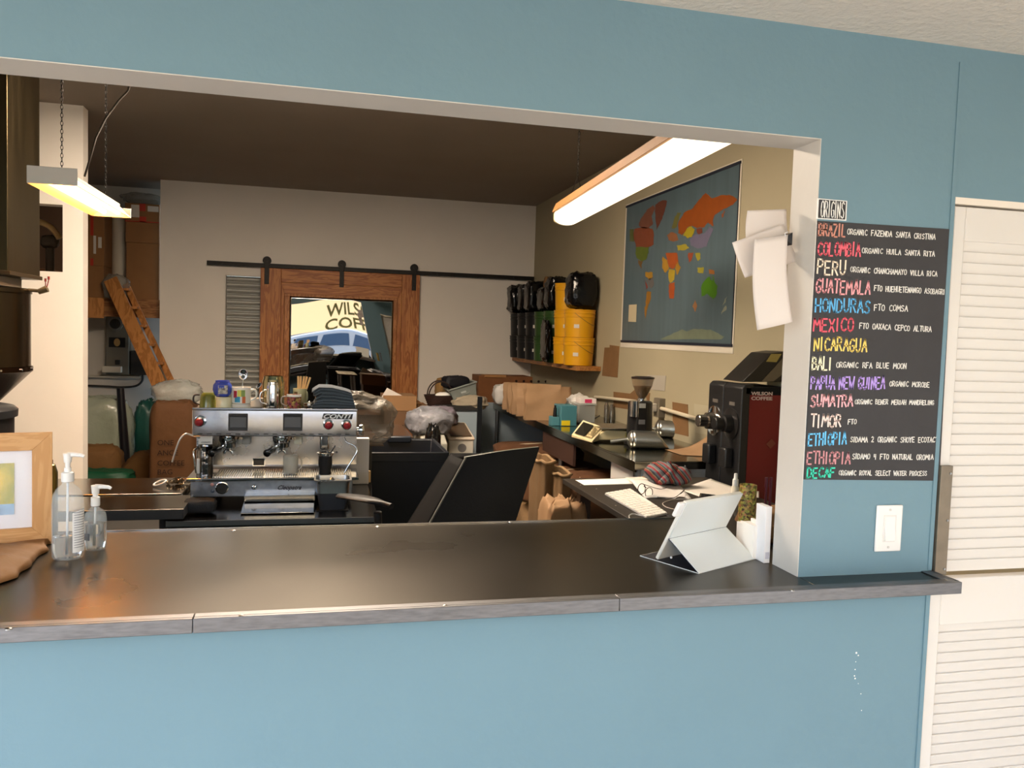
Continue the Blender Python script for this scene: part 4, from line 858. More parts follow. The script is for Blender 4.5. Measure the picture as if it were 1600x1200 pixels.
# small bottle on desk
sb_ = P(1148, 778, Z=DZ+.003); sbt = thing('spray_bottle', 'small translucent white dropper bottle standing on the desk', 'bottle', (sb_.x, sb_.y, DZ+.0095))
r0 = .019; z0 = DZ+.0095
build('bottle', G().lathe([(r0, 0), (r0, .045), (r0*.75, .055)], (sb_.x, sb_.y, z0), 18), M('#d8d4c4', .3, alpha=.85), sbt, smooth=40)
build('cap', G().lathe([(r0*.8, .055), (r0*.75, .085), (r0*.5, .09), (r0*.4, .115), (0, .117)], (sb_.x, sb_.y, z0), 18), M('#dedfdd', .3), sbt, smooth=40)
build('label', G().lathe([(r0*1.01, .004), (r0*1.01, .018)], (sb_.x, sb_.y, z0), 18, caps=False), M('#d8b43c', .5), sbt, smooth=40)
flat('phone', [(1094, 773), (1118, 776), (1114, 782), (1092, 779)], M('#1a1c20', .12), 'dark smartphone lying behind the tablet', 'phone', DZ+.012, t=.008)
flat('leather_folio', [(1140, 788), (1178, 786), (1195, 812), (1150, 816)], M('#23221f', .45, bump=(90, .2)), 'dark folded leather folio on the desk right of the tablet', 'folio', DZ+.03, t=.012, curl=.01)
flat('tray_mat', [(1040, 805), (1075, 800), (1090, 815), (1060, 822)], BLACKM, 'black mouse mat at the near desk edge behind the tablet', 'mat', DZ+.002)
crumple('paper_bag', 'crumpled brown paper bag on the desk under the folio', 'bag', (1.76, 1.02, DZ+.001), (.26, .22, .12), KRAFTD, .6, .08, 5, 44)
#@@FRONT
# ------------------------------------------------------------------ things on the front counter
# tablet on folding case
Fp, Ep, Gp = P(1092, 897, Z=CT), P(1180, 874, Z=CT), P(1029, 877, Z=CT)
uu = (Ep-Fp); wdt = uu.length; uu.normalize(); nn_ = Vector((-uu.y, uu.x, 0)); depth = (Gp-Fp).dot(nn_); Gq = Fp+nn_*depth
TW = M('#dfe4e4', .5)
def projpt(p):
    d = p-CAM; return (800+F*d.dot(rt)/d.dot(fw), 600-F*d.dot(up)/d.dot(fw))
def solve(px_, py_, o, a, b):
    s = t = .1
    for _ in range(30):
        p = o+a*s+b*t; x, y = projpt(p); e = 1e-4
        xa, ya = projpt(p+a*e); xb, yb = projpt(p+b*e)
        A, B, C_, D_ = (xa-x)/e, (xb-x)/e, (ya-y)/e, (yb-y)/e; det = A*D_-B*C_
        rx, ry = px_-x, py_-y; s += (rx*D_-B*ry)/det; t += (A*ry-C_*rx)/det
    return o+a*s+b*t
UPZ = Vector((0, 0, 1))
Ap = solve(1072, 785, Gq, nn_, UPZ); Dp = solve(1049, 844, Gq, nn_, UPZ)
tdir = (Ap-Gq).normalized(); Dm = Gq+tdir*((Dp-Gq).dot(tdir))
tb_ = thing('tablet_stand', 'white tablet in a folding case standing on the steel counter', 'tablet', (sum(v.x for v in (Fp, Ep, Gq))/3, sum(v.y for v in (Fp, Ep, Gq))/3, CT))
nt_ = uu.cross(tdir).normalized()
if nt_.dot(nn_) < 0: nt_ = -nt_
def slab(a, b, c, d, th_, n): n = n*th_; return G().prism([a, b, c, d], n)
build('tablet_back', slab(Gq+UPZ*.004, Gq+uu*wdt+UPZ*.004, Ap+uu*wdt, Ap, .010, nt_), [M('#e9e9e2', .4)], tb_, bevel=.003)
build('cover_upper', slab(Dm-nt_*.003, Dm+uu*wdt-nt_*.003, Ap+uu*wdt-nt_*.003, Ap-nt_*.003, .0028, nt_), TW, tb_, bevel=.001)
fl = (Fp-Dm).normalized(); fn = uu.cross(fl).normalized(); fn = fn if fn.z < 0 else -fn
build('cover_lower', slab(Dm-nt_*.003, Dm+uu*wdt-nt_*.003, Ep+UPZ*.003, Fp+UPZ*.003, .0022, -fn*-1 if False else fn), TW, tb_, bevel=.0008)
NAVY = M('#1b2452', .6)
build('cover_lining', slab(Dm+fn*.0025+nt_*0, Dm+uu*wdt+fn*.0025, Ep+UPZ*.004+fn*.0022, Fp+UPZ*.004+fn*.0022, .001, fn), NAVY, tb_)
Hp = P(996, 870, Z=CT); dpt = (Hp-Fp).dot(nn_)
g = G(); g.prism([Fp+UPZ*.0005, Ep+UPZ*.0005, Ep+nn_*dpt+UPZ*.0005, Fp+nn_*dpt+UPZ*.0005], (0, 0, .0018)); build('cover_base', g, TW, tb_)
g = G(); g.prism([Fp+nn_*.004+UPZ*.0025, Ep+nn_*.004+UPZ*.0025, Ep+nn_*(dpt-.004)+UPZ*.0025, Fp+nn_*(dpt-.004)+UPZ*.0025], (0, 0, .001)); build('base_lining', g, M('#20232f', .6, var=(90, .5)), tb_)
cr = solve(1062, 798, Gq-uu*.01, tdir, uu)
a_ = Gq+tdir*((cr-Gq).dot(tdir))
build('card_reader', slab(a_-uu*.022-tdir*.02, a_+uu*.002-tdir*.02, a_+uu*.002+tdir*.022, a_-uu*.022+tdir*.022, .010, nt_), M('#f4f4f4', .3), tb_, bevel=.003)
build('camera_dot', G().cyl(Dm+(Gq-Dm)*.45+(Fp-Dm)*.25-uu*0, Dm+(Gq-Dm)*.45+(Fp-Dm)*.25+uu*.003, .003, 10), M('#d9dde6', .4), tb_)
# white boxes and cards by the jamb
jx = OR_-.003
c0 = P(1222, 878, Z=CT); 
bxw = thing('white_carton', 'tall narrow white carton standing against the jamb', 'carton', (jx-.014, .125, CT))
zt_ = P(1210, 793, Y=.13).z
def boxpx(xl, xr, ybot, ytop, t=.03):
    a = P(xl, ybot, Z=CT+.0005); b = P(xr, ybot, Y=a.y); tz = P(xl, ytop, Y=a.y).z; return a, b, tz
a, b, tz = boxpx(1193, 1206.5, 880, 792)
b.x = min(b.x, jx-.001)
build('box', G().box((a.x, a.y, CT+.0005), (b.x, a.y+.05, tz)), M('#edecf0', .5), bxw, bevel=.001)
build('printed_mark', G().box((b.x-.014, a.y-.0006, CT+.012), (b.x-.003, a.y, CT+.030)), M('#c9c8d6', .5), bxw)
xs_ = [(1166, 1170.5, 868, 822, 'thin white folded card, leftmost of the row behind the tablet'), (1171.5, 1175, 870, 821, 'thin white folded card, second of the row behind the tablet'), (1176, 1187, 874, 822, 'thick white card stack beside the tall carton'), (1188, 1192, 875, 817, 'thin white card wedged beside the tall carton')]
for (x0, x1, yb_, yt_, lab) in xs_:
    a, b, tz = boxpx(x0, x1, yb_, yt_); build('white_card', G().box((a.x, a.y, CT+.0005), (b.x, a.y+.06, tz)), PAPER, label=lab, cat='card', group='white cards by the jamb', bevel=.0008)
# pencil cup behind the jamb, standing on the counter's back edge
pcx = P(1199, 800, Y=.42)
pcup = thing('pencil_cup', 'patterned tin cup behind the white carton', 'cup', (pcx.x, .42, CT))
pzt = P(1190, 757, Y=.42).z; pr_ = .026
pcx.x = min(pcx.x, 1.29)
build('cup', G().lathe([(pr_, 0), (pr_, pzt-CT), (pr_-.002, pzt-CT), (pr_-.002, .004), (0, .004)], (pcx.x, .42, CT), 24), M('#8a6f3a', .45, kind='patch', scale=(160, 160, 160)), pcup, smooth=40)
for i, (xx, lab) in enumerate(((1198, 'dark red pencil in the tin cup, left one'), (1205, 'dark red pencil in the tin cup, right one'))):
    p = P(xx, 746, Y=.42); build('pencil', G().cyl((p.x, .42, CT+.01), (p.x, .42, p.z), .004, 8).cyl((p.x, .42, p.z-.03), (p.x, .42, p.z), .0052, 8), M('#4f1220', .4), label=lab, cat='pencil', group='pencils in the tin cup')
# papers clipped on the jamb
def hang(pts, Y, bend, mat, label, t=.0006, name='hanging_paper'):
    w4 = [P(x, y, Y=Y) for x, y in pts]; a, b, c, d = w4
    g = G(); g.grid(lambda u, v: a.lerp(b, u).lerp(d.lerp(c, u), v)+Vector((-bend*.3*math.sin(PI*v), -bend*math.sin(PI*u*.5)*(.2+v), 0)), 12, 14)
    return build(name, g, mat, label=label, cat='paper', smooth=80, solid=t, group='papers clipped to the jamb')
PW_ = M('#d9d0cb', .7)
hang([(1168, 329), (1228, 327), (1230, 385), (1166, 380)], .11, .012, PW_, 'rearmost upright white paper clipped on the jamb')
hang([(1144, 379), (1224, 350), (1245, 408), (1164, 434)], .09, .006, PW_, 'tilted white paper sheet clipped in the middle on the jamb')
hang([(1179, 374), (1229, 367), (1226, 503), (1183, 516)], .055, .03, PW_, 'long curling white paper in front on the jamb')
bc = P(1227, 374, Y=.07); bcl = thing('binder_clip', 'black binder clip holding the papers on the jamb', 'clip', (bc.x, .06, bc.z-.02))
g = G(); g.prism([(bc.x-.012, .05, bc.z), (bc.x+.008, .05, bc.z+.016), (bc.x+.008, .05, bc.z-.016)], (0, .035, 0)); build('jaw', g, BLACK, bcl, bevel=.001)
build('wire', G().tube([(bc.x-.01, .05, bc.z), (bc.x-.016, .048, bc.z+.012), (bc.x-.006, .048, bc.z+.016)], .0012, 6), CHROME, bcl)

# framed picture
pf = thing('picture_frame', 'light wooden picture frame leaning at the left of the counter', 'picture frame', (-.95, .45, CT))
ar = math.radians(14)
X = TR((P(81.5, 850, Z=CT).x, P(81.5, 850, Z=CT).y, CT+.001), rz=ar, rx=math.radians(-3))
fh = P(82, 677, Y=P(81.5, 850, Z=CT).y).z-CT; fwd = .046; fl_ = .55
for nme, pl in (('frame_side', [(0, 0), (0, fh), (-fwd, fh-fwd), (-fwd, fwd)]), ('frame_side', [(-fl_, 0), (-fl_, fh), (-fl_+fwd, fh-fwd), (-fl_+fwd, fwd)]), ('frame_rail', [(0, fh), (-fl_, fh), (-fl_+fwd, fh-fwd), (-fwd, fh-fwd)]), ('frame_rail', [(0, 0), (-fl_, 0), (-fl_+fwd, fwd), (-fwd, fwd)])):
    build(nme, G().prism([(x, 0, z) for x, z in pl], (0, .022, 0), X=X), M('#cf9f6a', .5, kind='wood', hex2='#c4925c', scale=(12, 4, 2)) if nme == 'frame_side' else M('#cf9f6a', .5, kind='wood', hex2='#c4925c', scale=(2, 4, 12)), pf, bevel=.0008)
build('mat_board', G().box((-fl_+fwd, .012, fwd), (-fwd, .014, fh-fwd), X=X), M('#e4e3ea', .6), pf)
build('glass', G().box((-fl_+fwd, .006, fwd), (-fwd, .008, fh-fwd), X=X), M('#ffffff', .02, alpha=.10, spec=.6), pf)
gw = .040
build('print', G().box((-fl_+fwd+gw, .010, fwd+gw*.9), (-fwd-gw, .0119, fh-fwd-gw*.8), X=X), M('#8f9a3a', .6, var=(22, .6), hex2='#e0c23c'), pf)
build('print', G().box((-fl_+fwd+gw, .0095, fwd+gw*.9), (-fwd-gw, .0105, fwd+gw*1.6), X=X), M('#7fa4c4', .6, var=(30, .3)), pf)
build('backing', G().box((-fl_+fwd, .015, fwd), (-fwd, .02, fh-fwd), X=X), M('#5b5148', .8), pf)
build('easel_leg', G().box((-fl_/2-.02, .022, 0), (-fl_/2+.02, .05, fh*.6), X=X), M('#3a3430', .7), pf)
# kraft paper bag lying flat in front of the frame
def pb(u, v):
    pts = [P(-120, 900, Z=CT+.05), P(82, 848, Z=CT+.012), P(60, 868, Z=CT+.02), P(28, 885, Z=CT+.03), P(20, 905, Z=CT+.035), P(-120, 960, Z=CT+.05)]
    return pts
A0, A1, B0, B1 = P(-160, 872, Z=CT), P(84, 848, Z=CT), P(-160, 965, Z=CT), P(26, 905, Z=CT)
def pbf(u, v):
    p = A0.lerp(A1, u).lerp(B0.lerp(B1, u), v)
    w_ = math.sin(PI*min(1, v*1.0))*.5+.5
    hgt = .035*math.sin(PI*v)*(1-u**4)+.012
    nz = noise.noise(Vector((p.x*18, p.y*18, 3)))*.008+abs(noise.noise(Vector((p.x*40, p.y*9, 8))))*.010*(v > .55)
    ex = .02*noise.noise(Vector((0, v*5, 2)))
    return (p.x+ex*u, p.y, CT+max(.002, hgt+nz if 0 < v < 1 and u < 1 else .003))
g = G(); g.grid(pbf, 50, 34); build('paper_bag', g, M('#94693f', .7, bump=(30, .3), var=(5, .12)), label='crumpled kraft paper bag lying on the counter before the picture frame', cat='bag', smooth=60, solid=.0012)

# sanitizer bottles
def pump_bottle(px_, base, top, label, a, b, lv, rz, hx):
    c = P(px_, base, Z=CT+.001); c.z = CT+.001
    H = P(px_, top, Y=c.y).z-CT
    t = thing('pump_bottle', label, 'bottle', c, 'hand sanitizer bottles')
    bh = H*hx; n = 32
    def shell(prof, sc_=1.): return G().lathe([(r, z) for r, z in prof], (0, 0, 0), n, sx=1, sy=b/a, X=TR(c, rz=rz))
    r = a
    out = [(r*.86, 0), (r*.98, .006), (r, .02), (r, bh*.72), (r*.93, bh*.84), (r*.70, bh*.93), (r*.36, bh*.985), (r*.34, bh+.008)]
    k = .0022
    inn = [(r_-k if r_ > k else 0, z+(k if i == 0 else 0)) for i, (r_, z) in enumerate(out)]
    build('bottle', shell(out), M('#dfe5e5', .05, alpha=.25, spec=.9), t, smooth=50)
    inn2 = [(0, .003)]+[(r_*.95, z+.003) for r_, z in out[:3]]; zl = bh*lv
    build('liquid', shell([(0, .004), (r*.80, .004), (r*.93, .022), (r*.93, zl), (0, zl)]), M('#eef4f6', .02, trans=1.0), t, smooth=50)
    zc = c.z+bh; rc = r*.40
    build('cap', G().lathe([(rc, 0), (rc*1.02, .003), (rc, .022), (rc*.6, .024), (rc*.55, .034), (0, .034)], (c.x, c.y, zc+.004), 24), PLASTW, t, smooth=40)
    zp = c.z+H
    g = G(); g.cyl((c.x, c.y, zc+.03), (c.x, c.y, zp-.012), .0055, 14, r2=.006); g.cyl((c.x, c.y, zp-.022), (c.x, c.y, zp), .0085, 16, r2=.0105)
    d = Vector((math.cos(-.1), math.sin(-.1), 0))*(1 if rz > -1 else -1); p = Vector((c.x, c.y, zp-.004))
    g.tube([p, p+d*.015+UPZ*.001, p+d*.032-UPZ*.0005, p+d*.038-UPZ*.004], [.007, .0055, .0045, .004], 10); build('pump', g, PLASTW, t, smooth=50)
    build('dip_tube', G().tube([(c.x, c.y, zc), (c.x-.002, c.y, c.z+.012)], .0028, 8), M('#d9e2ee', .3), t)
    return t, c, bh
t_, c_b, bh_ = pump_bottle(106, 872, 709, 'tall clear hand sanitizer pump bottle beside the picture frame', .036, .026, .30, math.radians(12), .72)
g = G(); R2 = .0362
g.grid(lambda u, v: TR(c_b, rz=math.radians(12)) @ Vector((R2*math.cos(-1.25+u*1.1), R2*.72*math.sin(-1.25+u*1.1)-.0006, .018+(bh_*.62-.018)*v+(.012*u*(v > .99)))), 10, 8)
build('label', g, M('#ecebea', .5), t_, smooth=60)
g = G()
for i in range(16): g.grid(lambda u, v, i=i: TR(c_b, rz=math.radians(12)) @ Vector(((R2+.0003)*math.cos(-1.15+u*.9), (R2*.72+.0003)*math.sin(-1.15+u*.9)-.001, .03+i*.0062+.0016*v)), 6, 1)
build('label_print', g, M('#8d8f97', .6), t_)
t_, c_s, bh2 = pump_bottle(149, 858, 759, 'short clear hand sanitizer pump bottle behind the tall one', .027, .021, .62, PI+.1, .66)
for o in [o for o in t_.children if o.name.startswith('pump')]: pass
g = G(); g.grid(lambda u, v: Vector((c_s.x+.0272*math.cos(-2.6+u*.7), c_s.y+.0215*math.sin(-2.6+u*.7), CT+.028+.018*v)), 6, 2); build('label', g, M('#3d4452', .5), t_)
# brass canister behind the frame
p = P(76, 800, Y=.60); ptop = P(78, 722, Y=.60)
g = G(); r = .028; hh = ptop.z-CT
g.lathe([(r, 0), (r, hh*.86), (r*.8, hh*.96), (r*.25, hh), (0, hh)], (P(72, 730, Y=.60).x, .60, CT+.001), 24); 
bcn = thing('brass_canister', 'dark brass canister between frame and sanitizer', 'canister', (P(72, 730, Y=.60).x, .60, CT))
build('body', g, M('#8b7a45', .25, 1.), bcn, smooth=40)
build('valve', G().cyl((P(72, 730, Y=.60).x+.012, .60, CT+hh-.004), (P(72, 730, Y=.60).x+.012, .60, CT+hh+.006), .005, 10), BLACK, bcn)
#@@LEFT
# ------------------------------------------------------------------ left steel tables
LT = .90
tblM = M('#8a8378', .14, 1., var=(7, .1), kind='steel')
x0, x1 = -1.7, P(295, 769, Z=LT).x
lt = thing('steel_table', 'rear steel table left of the espresso machine with a white ring on it', 'table', (-1.1, 2.08, 0))
ya, yb_ = P(200, 772, Z=LT).y, P(200, 747, Z=LT).y
build('top', G().box((x0, ya, LT-.035), (x1-.02, yb_, LT)), tblM, lt, bevel=.003)
for x in (x0+.05, x1-.08): build('leg', G().cyl((x, (ya+yb_)/2, 0), (x, (ya+yb_)/2, LT-.035), .018, 12), BLACK, lt, smooth=50)
l2 = thing('steel_table', 'front steel table with thick dark edge left of the espresso machine', 'table', (-1.1, 1.7, 0))
y2, y3 = P(220, 797, Z=LT-.005).y, ya-.02
build('top', G().box((x0, y2, LT-.008), (P(286, 797, Z=LT-.005).x, y3, LT-.004)), tblM, l2, bevel=.001)
build('apron', G().box((x0, y2+.001, LT-.045), (P(286, 797, Z=LT-.005).x-.001, y3-.001, LT-.008)), M('#3b3d42', .5, .4), l2, bevel=.002)
for x in (x0+.05, P(256, 820, Y=(y2+y3)/2).x): build('leg', G().cyl((x, (y2+y3)/2, 0), (x, (y2+y3)/2, LT-.045), .018, 12), M('#2b2f36', .5, .4), l2, smooth=50)
rp_ = P(250, 756, Z=LT+.012); build('ring', G().tube([(rp_.x+.026*math.cos(a), rp_.y+.02*math.sin(a), LT+.007+.010*(1+math.sin(a*1+1))) for a in [2*PI*i/24 for i in range(24)]], .004, 8, close=True), M('#e7e4dd', .3), label='thick white ring lying on the rear steel table', cat='ring', smooth=60)
kp = P(279, 757, Z=LT); g = G()
for i in range(34):
    c = Vector((kp.x+rnd.gauss(0, .022), kp.y+rnd.gauss(0, .02), LT+.008+abs(rnd.gauss(0, .010)))); a, b = rnd.uniform(0, PI), rnd.uniform(0, PI)
    X = TR(c, rz=a, rx=b); g.tube([X @ Vector((.011*math.cos(t), .006*math.sin(t), 0)) for t in [2*PI*i/8 for i in range(8)]], .0022, 5, close=True)
zmin = min(p.z for p in g.v); g.xf(Matrix.Translation((0, 0, LT+.001-zmin)))
build('chain_heap', g, M('#6e6250', .3, 1.), label='small heap of metal chain on the table beside the espresso machine', cat='chain', smooth=60)

# ------------------------------------------------------------------ coffee roaster at far left
rs = thing('coffee_roaster', 'stainless roaster hood and hopper drum at the left edge', 'roaster', (-2.0, 3.3, 0))
HS = M('#62563f', .3, .95, var=(3, .12), kind='steel', scale=(4, 4, .6))
hx0 = -1.6; hy0, hy1 = 3.08, 3.60; hz = 1.875
build('hood', G().box((-2.35, hy0, hz), (hx0, hy1, CZ-.002)), HS, rs, bevel=.004)
g = G(); g.box((-2.36, hy0-.006, hz-.02), (hx0+.012, hy1+.006, hz+.002)); build('hood_lip', g, M('#5a4c39', .4, .8), rs, bevel=.002)
build('control_strip', G().box((-2.3, hy0+.02, hz-.075), (-1.66, hy0+.40, hz-.022)), M('#9b9182', .5), rs, bevel=.003)
crx = P(44, 500, Y=3.4).x; cr_ = .34
g = G(); zt_, zb_ = P(20, 447, Y=3.1).z, P(20, 577, Y=3.1).z
g.lathe([(cr_*.97, zb_), (cr_, zb_+.002), (cr_, zt_-.03), (cr_*1.02, zt_-.028), (cr_*1.02, zt_-.004), (cr_, zt_), (0, zt_+.002)], (crx-cr_, 3.4, 0), 48); build('drum', g, M('#4a3f30', .22, .95, var=(3, .1), kind='steel'), rs, smooth=40)
g = G(); zc0 = P(20, 640, Y=3.1).z
g.lathe([(.16, zc0-.05), (.17, zc0), (cr_*1.015, zb_-.03), (cr_*1.03, zb_-.028), (cr_*1.03, zb_)], (crx-cr_, 3.4, 0), 48); build('cone', g, M('#2d1d12', .25, .9), rs, smooth=40)
g = G()
for i in range(16): a = 2*PI*i/16+.1; g.cyl((crx-cr_+cr_*1.02*math.cos(a), 3.4+cr_*1.02*math.sin(a), zb_-.014), (crx-cr_+cr_*1.05*math.cos(a), 3.4+cr_*1.05*math.sin(a), zb_-.014), .006, 6)
tag(build('rivets', g, CHROME, rs), kind='stuff')
g = G(); g.cyl(P(44, 453, Y=3.4), P(66, 455, Y=3.4), .010, 10); g.cyl(P(60, 456, Y=3.4), P(74, 451, Y=3.4), .016, 10, r2=.02); build('thermocouple', g, M('#8a7a5f', .4, .8), rs, smooth=50)
for d, e in (((68, 452), (71, 440)), ((71, 452), (76, 437))): build('probe_wire', G().tube(smoothpts([P(*d, Y=3.4), P(d[0]+3, d[1]-6, Y=3.4), P(*e, Y=3.4)]), .003, 6).cyl(P(*e, Y=3.4), P(e[0], e[1]-5, Y=3.4), .006, 8), M('#7a1e14', .5), rs, smooth=60)
build('stand', G().cyl((crx-cr_, 3.4, 0), (crx-cr_, 3.4, zc0-.05), .12, 24), M('#241a12', .4, .7), rs)
# black lidded drum grill
kx = P(24, 650, Y=2.6).x; kz = P(12, 628, Y=2.6).z; kb0 = .5
kt = thing('ash_drum', 'black lidded drum with a brass rim peeking over the picture frame', 'drum', (kx-.25, 2.6, 0))
zl = P(15, 655, Y=2.5).z
build('drum', G().lathe([(.22, 0), (.235, zl-.02), (.235, zl)], (kx-.25, 2.6, 0), 40), BLACK, kt, smooth=40)
build('lid', G().lathe([(.25, zl), (.252, zl+.035), (.235, zl+.05), (.16, kz-.005), (0, kz)], (kx-.25, 2.6, 0), 40), M('#23262a', .3), kt, smooth=40)
build('brass_rim', G().tube([(kx-.25+.19*math.cos(a), 2.6+.19*math.sin(a), kz-.018) for a in [2*PI*i/40 for i in range(40)]], .006, 6, close=True), M('#b08a3e', .25, 1.), kt, smooth=60)
# things seen in the partition hole
pp = thing('elbow_pipe', 'tan curved pipe and valve inside the hole in the partition wall', 'pipe', (-1.85, YP+.4, 2.0))
build('pipe', G().tube(smoothpts([P(60, 346, Y=YP+.3), P(75, 352, Y=YP+.3), P(86, 362, Y=YP+.3), P(93, 373, Y=YP+.3)]), .022, 10), M('#a58a5c', .5), pp, smooth=60)
vv_ = P(78, 388, Y=YP+.35); build('riser', G().cyl((vv_.x, vv_.y, 0), (vv_.x, vv_.y, vv_.z), .03, 12), M('#3d342a', .5, .5), pp)
build('valve', G().sack(P(78, 388, Y=YP+.35), (.12, .1, .1), .7, .1, 4, 2), M('#3d342a', .5, .5), pp, smooth=60)
build('dark_backdrop', G().box((-2.9, YP+1.06, 1.2), (-2.02, YP+1.09, 2.7)), M('#3d2a1a', .9), label='dark backdrop added behind the partition hole to keep it dark', cat='board')  # added dark sheet standing in for the shade inside the hole
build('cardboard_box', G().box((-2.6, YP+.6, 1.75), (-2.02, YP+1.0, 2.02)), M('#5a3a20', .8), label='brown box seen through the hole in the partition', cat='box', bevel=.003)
build('high_shelf', G().box((-2.7, YP+.5, 1.72), (-2.02, YP+1.05, 1.749)).box((-2.6, YP+.5, 0), (-2.55, YP+1.05, 1.72)), PINE, label='wooden shelf behind the partition hole', cat='shelf')

# ------------------------------------------------------------------ alcove
AY = 8.25
by = 7.75
q = lambda x, y, Y=by: P(x, y, Y=Y)
bz0, bz1 = q(180, 495).z, q(180, 466).z
build('loft_beam', G().box((-3.35, by, bz0), (XL+.02, by+.05, bz1)), M('#9a6a3c', .6, kind='wood', hex2='#7d4f28', scale=(1, 9, 9)), label='timber beam carrying the loft shelf in the alcove', cat='beam', bevel=.003)
g = G(); g.box((-3.35, by+.051, bz1-.02), (XL+.05, AY-.01, bz1-.001)); build('loft_board', g, PINE, label='plywood loft shelf behind the timber beam', cat='shelf')
def cart(name, x0, x1, y0, y1, Y, dep, mat, label, tape=None, lbls=(), zb=None):
    a = P(x0, y1, Y=Y); b = P(x1, y0, Y=Y); z0_ = zb if zb is not None else a.z
    t = thing(name, label, 'box', ((a.x+b.x)/2, Y+dep/2, z0_), 'boxes on the alcove loft')
    build('carton', G().box((a.x, Y, z0_), (b.x, Y+dep, b.z)), mat, t, bevel=.004)
    if tape:
        for (u0, v0, u1, v1) in tape: build('tape', G().box((a.x+(b.x-a.x)*u0, Y-.0015, z0_+(b.z-z0_)*v0), (a.x+(b.x-a.x)*u1, Y, z0_+(b.z-z0_)*v1)), M('#b5331c', .4), t)
    for (u0, v0, u1, v1) in lbls: build('sticker', G().box((a.x+(b.x-a.x)*u0, Y-.0015, z0_+(b.z-z0_)*v0), (a.x+(b.x-a.x)*u1, Y, z0_+(b.z-z0_)*v1)), M('#cfc8bd', .6), t)
    return b.z
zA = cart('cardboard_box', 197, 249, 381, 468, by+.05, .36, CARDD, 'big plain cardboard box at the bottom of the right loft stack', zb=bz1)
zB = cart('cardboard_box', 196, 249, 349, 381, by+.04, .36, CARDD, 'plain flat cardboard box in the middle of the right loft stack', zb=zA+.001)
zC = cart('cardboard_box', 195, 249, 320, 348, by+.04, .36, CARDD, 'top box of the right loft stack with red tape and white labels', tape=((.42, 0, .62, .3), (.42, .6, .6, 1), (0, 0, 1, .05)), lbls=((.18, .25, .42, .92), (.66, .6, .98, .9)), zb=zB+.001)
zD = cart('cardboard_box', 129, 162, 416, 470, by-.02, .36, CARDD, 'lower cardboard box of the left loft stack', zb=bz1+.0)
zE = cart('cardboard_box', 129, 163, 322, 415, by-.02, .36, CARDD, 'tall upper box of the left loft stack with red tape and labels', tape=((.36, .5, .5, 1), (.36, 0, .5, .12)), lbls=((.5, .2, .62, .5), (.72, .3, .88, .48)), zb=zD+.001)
build('support_block', G().box((P(129, 416, Y=by-.02).x, by-.019, bz0-.02), (P(162, 416, Y=by-.02).x, by-.0005, bz1-.001)), PINE, label='short timber block under the left loft boxes', cat='block')
tp_ = P(182, 338, Y=by+.1); g = G(); r = .075
build('drain_pipe', G().cyl((tp_.x, by+.35, bz1), (tp_.x, by+.35, tp_.z+.05), .10, 24), M('#cfc6b3', .5), label='upright cream pipe standing between the loft boxes', cat='pipe', smooth=50)
crumple('plastic_film', 'crumpled clear film heaped on the taped loft box', 'plastic film', (P(222, 320, Y=by+.2).x, by+.22, zC+.001), (.40, .3, .12), PLASTICF, .8, .16, 3.4, 21)
crumple('plastic_film', 'clear plastic bag drooping over the loft beam at the ladder top', 'plastic film', (P(178, 460, Y=by-.16).x, by-.09, bz1-.02), (.26, .14, .26), PLASTICF, .8, .12, 3, 22)
# ladder leaning
ld = thing('ladder', 'wide pine step ladder leaning on the loft beam', 'ladder', P(255, 620, Y=7.2))
def raily(a, b, wpx, Y0, Y1):
    pass
LA, LB = P(175, 440, Y=7.62), P(257, 617, Y=7.15)      # near rail centre line
dv = (LA-LB).normalized(); sidev = Vector((dv.z, 0, -dv.x)).normalized()
LB2 = LB-dv*.75; LA2 = LA+dv*.02
wd1 = .13
def railbox(a, b, wd, th_): 
    nrm = sidev.cross(dv).normalized(); return G().prism([a-sidev*wd/2, a+sidev*wd/2, b+sidev*wd/2, b-sidev*wd/2], nrm*th_)
build('rail', railbox(LB2, LA2, .14, .035), PINE, ld, bevel=.003)
LC, LD_ = P(198, 445, Y=7.72), P(276, 612, Y=7.32)
dv2 = (LC-LD_).normalized(); LD2 = LD_-dv2*.75
build('rail', railbox(LD2, LC, .06, .035), PINE, ld, bevel=.003)
for k in range(9):
    t = .04+k*.108; a = LC.lerp(LD2, t); b = LA2.lerp(LB2, t)
    a = LC.lerp(LD2, t)
    g = G(); X = Matrix.Translation(a.lerp(b, .45)); g.cbox((0, 0, 0), (abs(a.x-b.x)+.02, .16, .025), X=X); build('step', g, PINE, ld, bevel=.002)
# electrical meter panel
AYp = AY-.01
pz0, pz1 = P(180, 585, Y=AY-.1).z, P(180, 494, Y=AY-.1).z; px0, px1 = P(166, 540, Y=AY-.1).x, P(202, 540, Y=AY-.1).x
em = thing('electric_panel', 'grey electric meter panel on the alcove wall under the beam', 'electric panel', ((px0+px1)/2, AY-.05, pz0))
GREY = M('#6d685c', .5, .3)
build('cabinet', G().box((px0, AY-.12, pz0), (px1, AY-.001, pz1)), GREY, em, bevel=.005)
mc = P(181.5, 506, Y=AY-.13); build('meter', G().cyl((mc.x, AY-.18, mc.z), (mc.x, AY-.12, mc.z), .075, 28), M('#9a978c', .2, .4), em, smooth=40); build('meter_face', G().cyl((mc.x, AY-.185, mc.z), (mc.x, AY-.18, mc.z), .055, 24), M('#3b3833', .15), em)
fc = P(183, 535, Y=AY-.12); g = G().box((fc.x-.085, AY-.123, fc.z-.055), (fc.x+.085, AY-.12, fc.z+.055)); build('portrait_card', g, M('#0e0e10', .4), em)
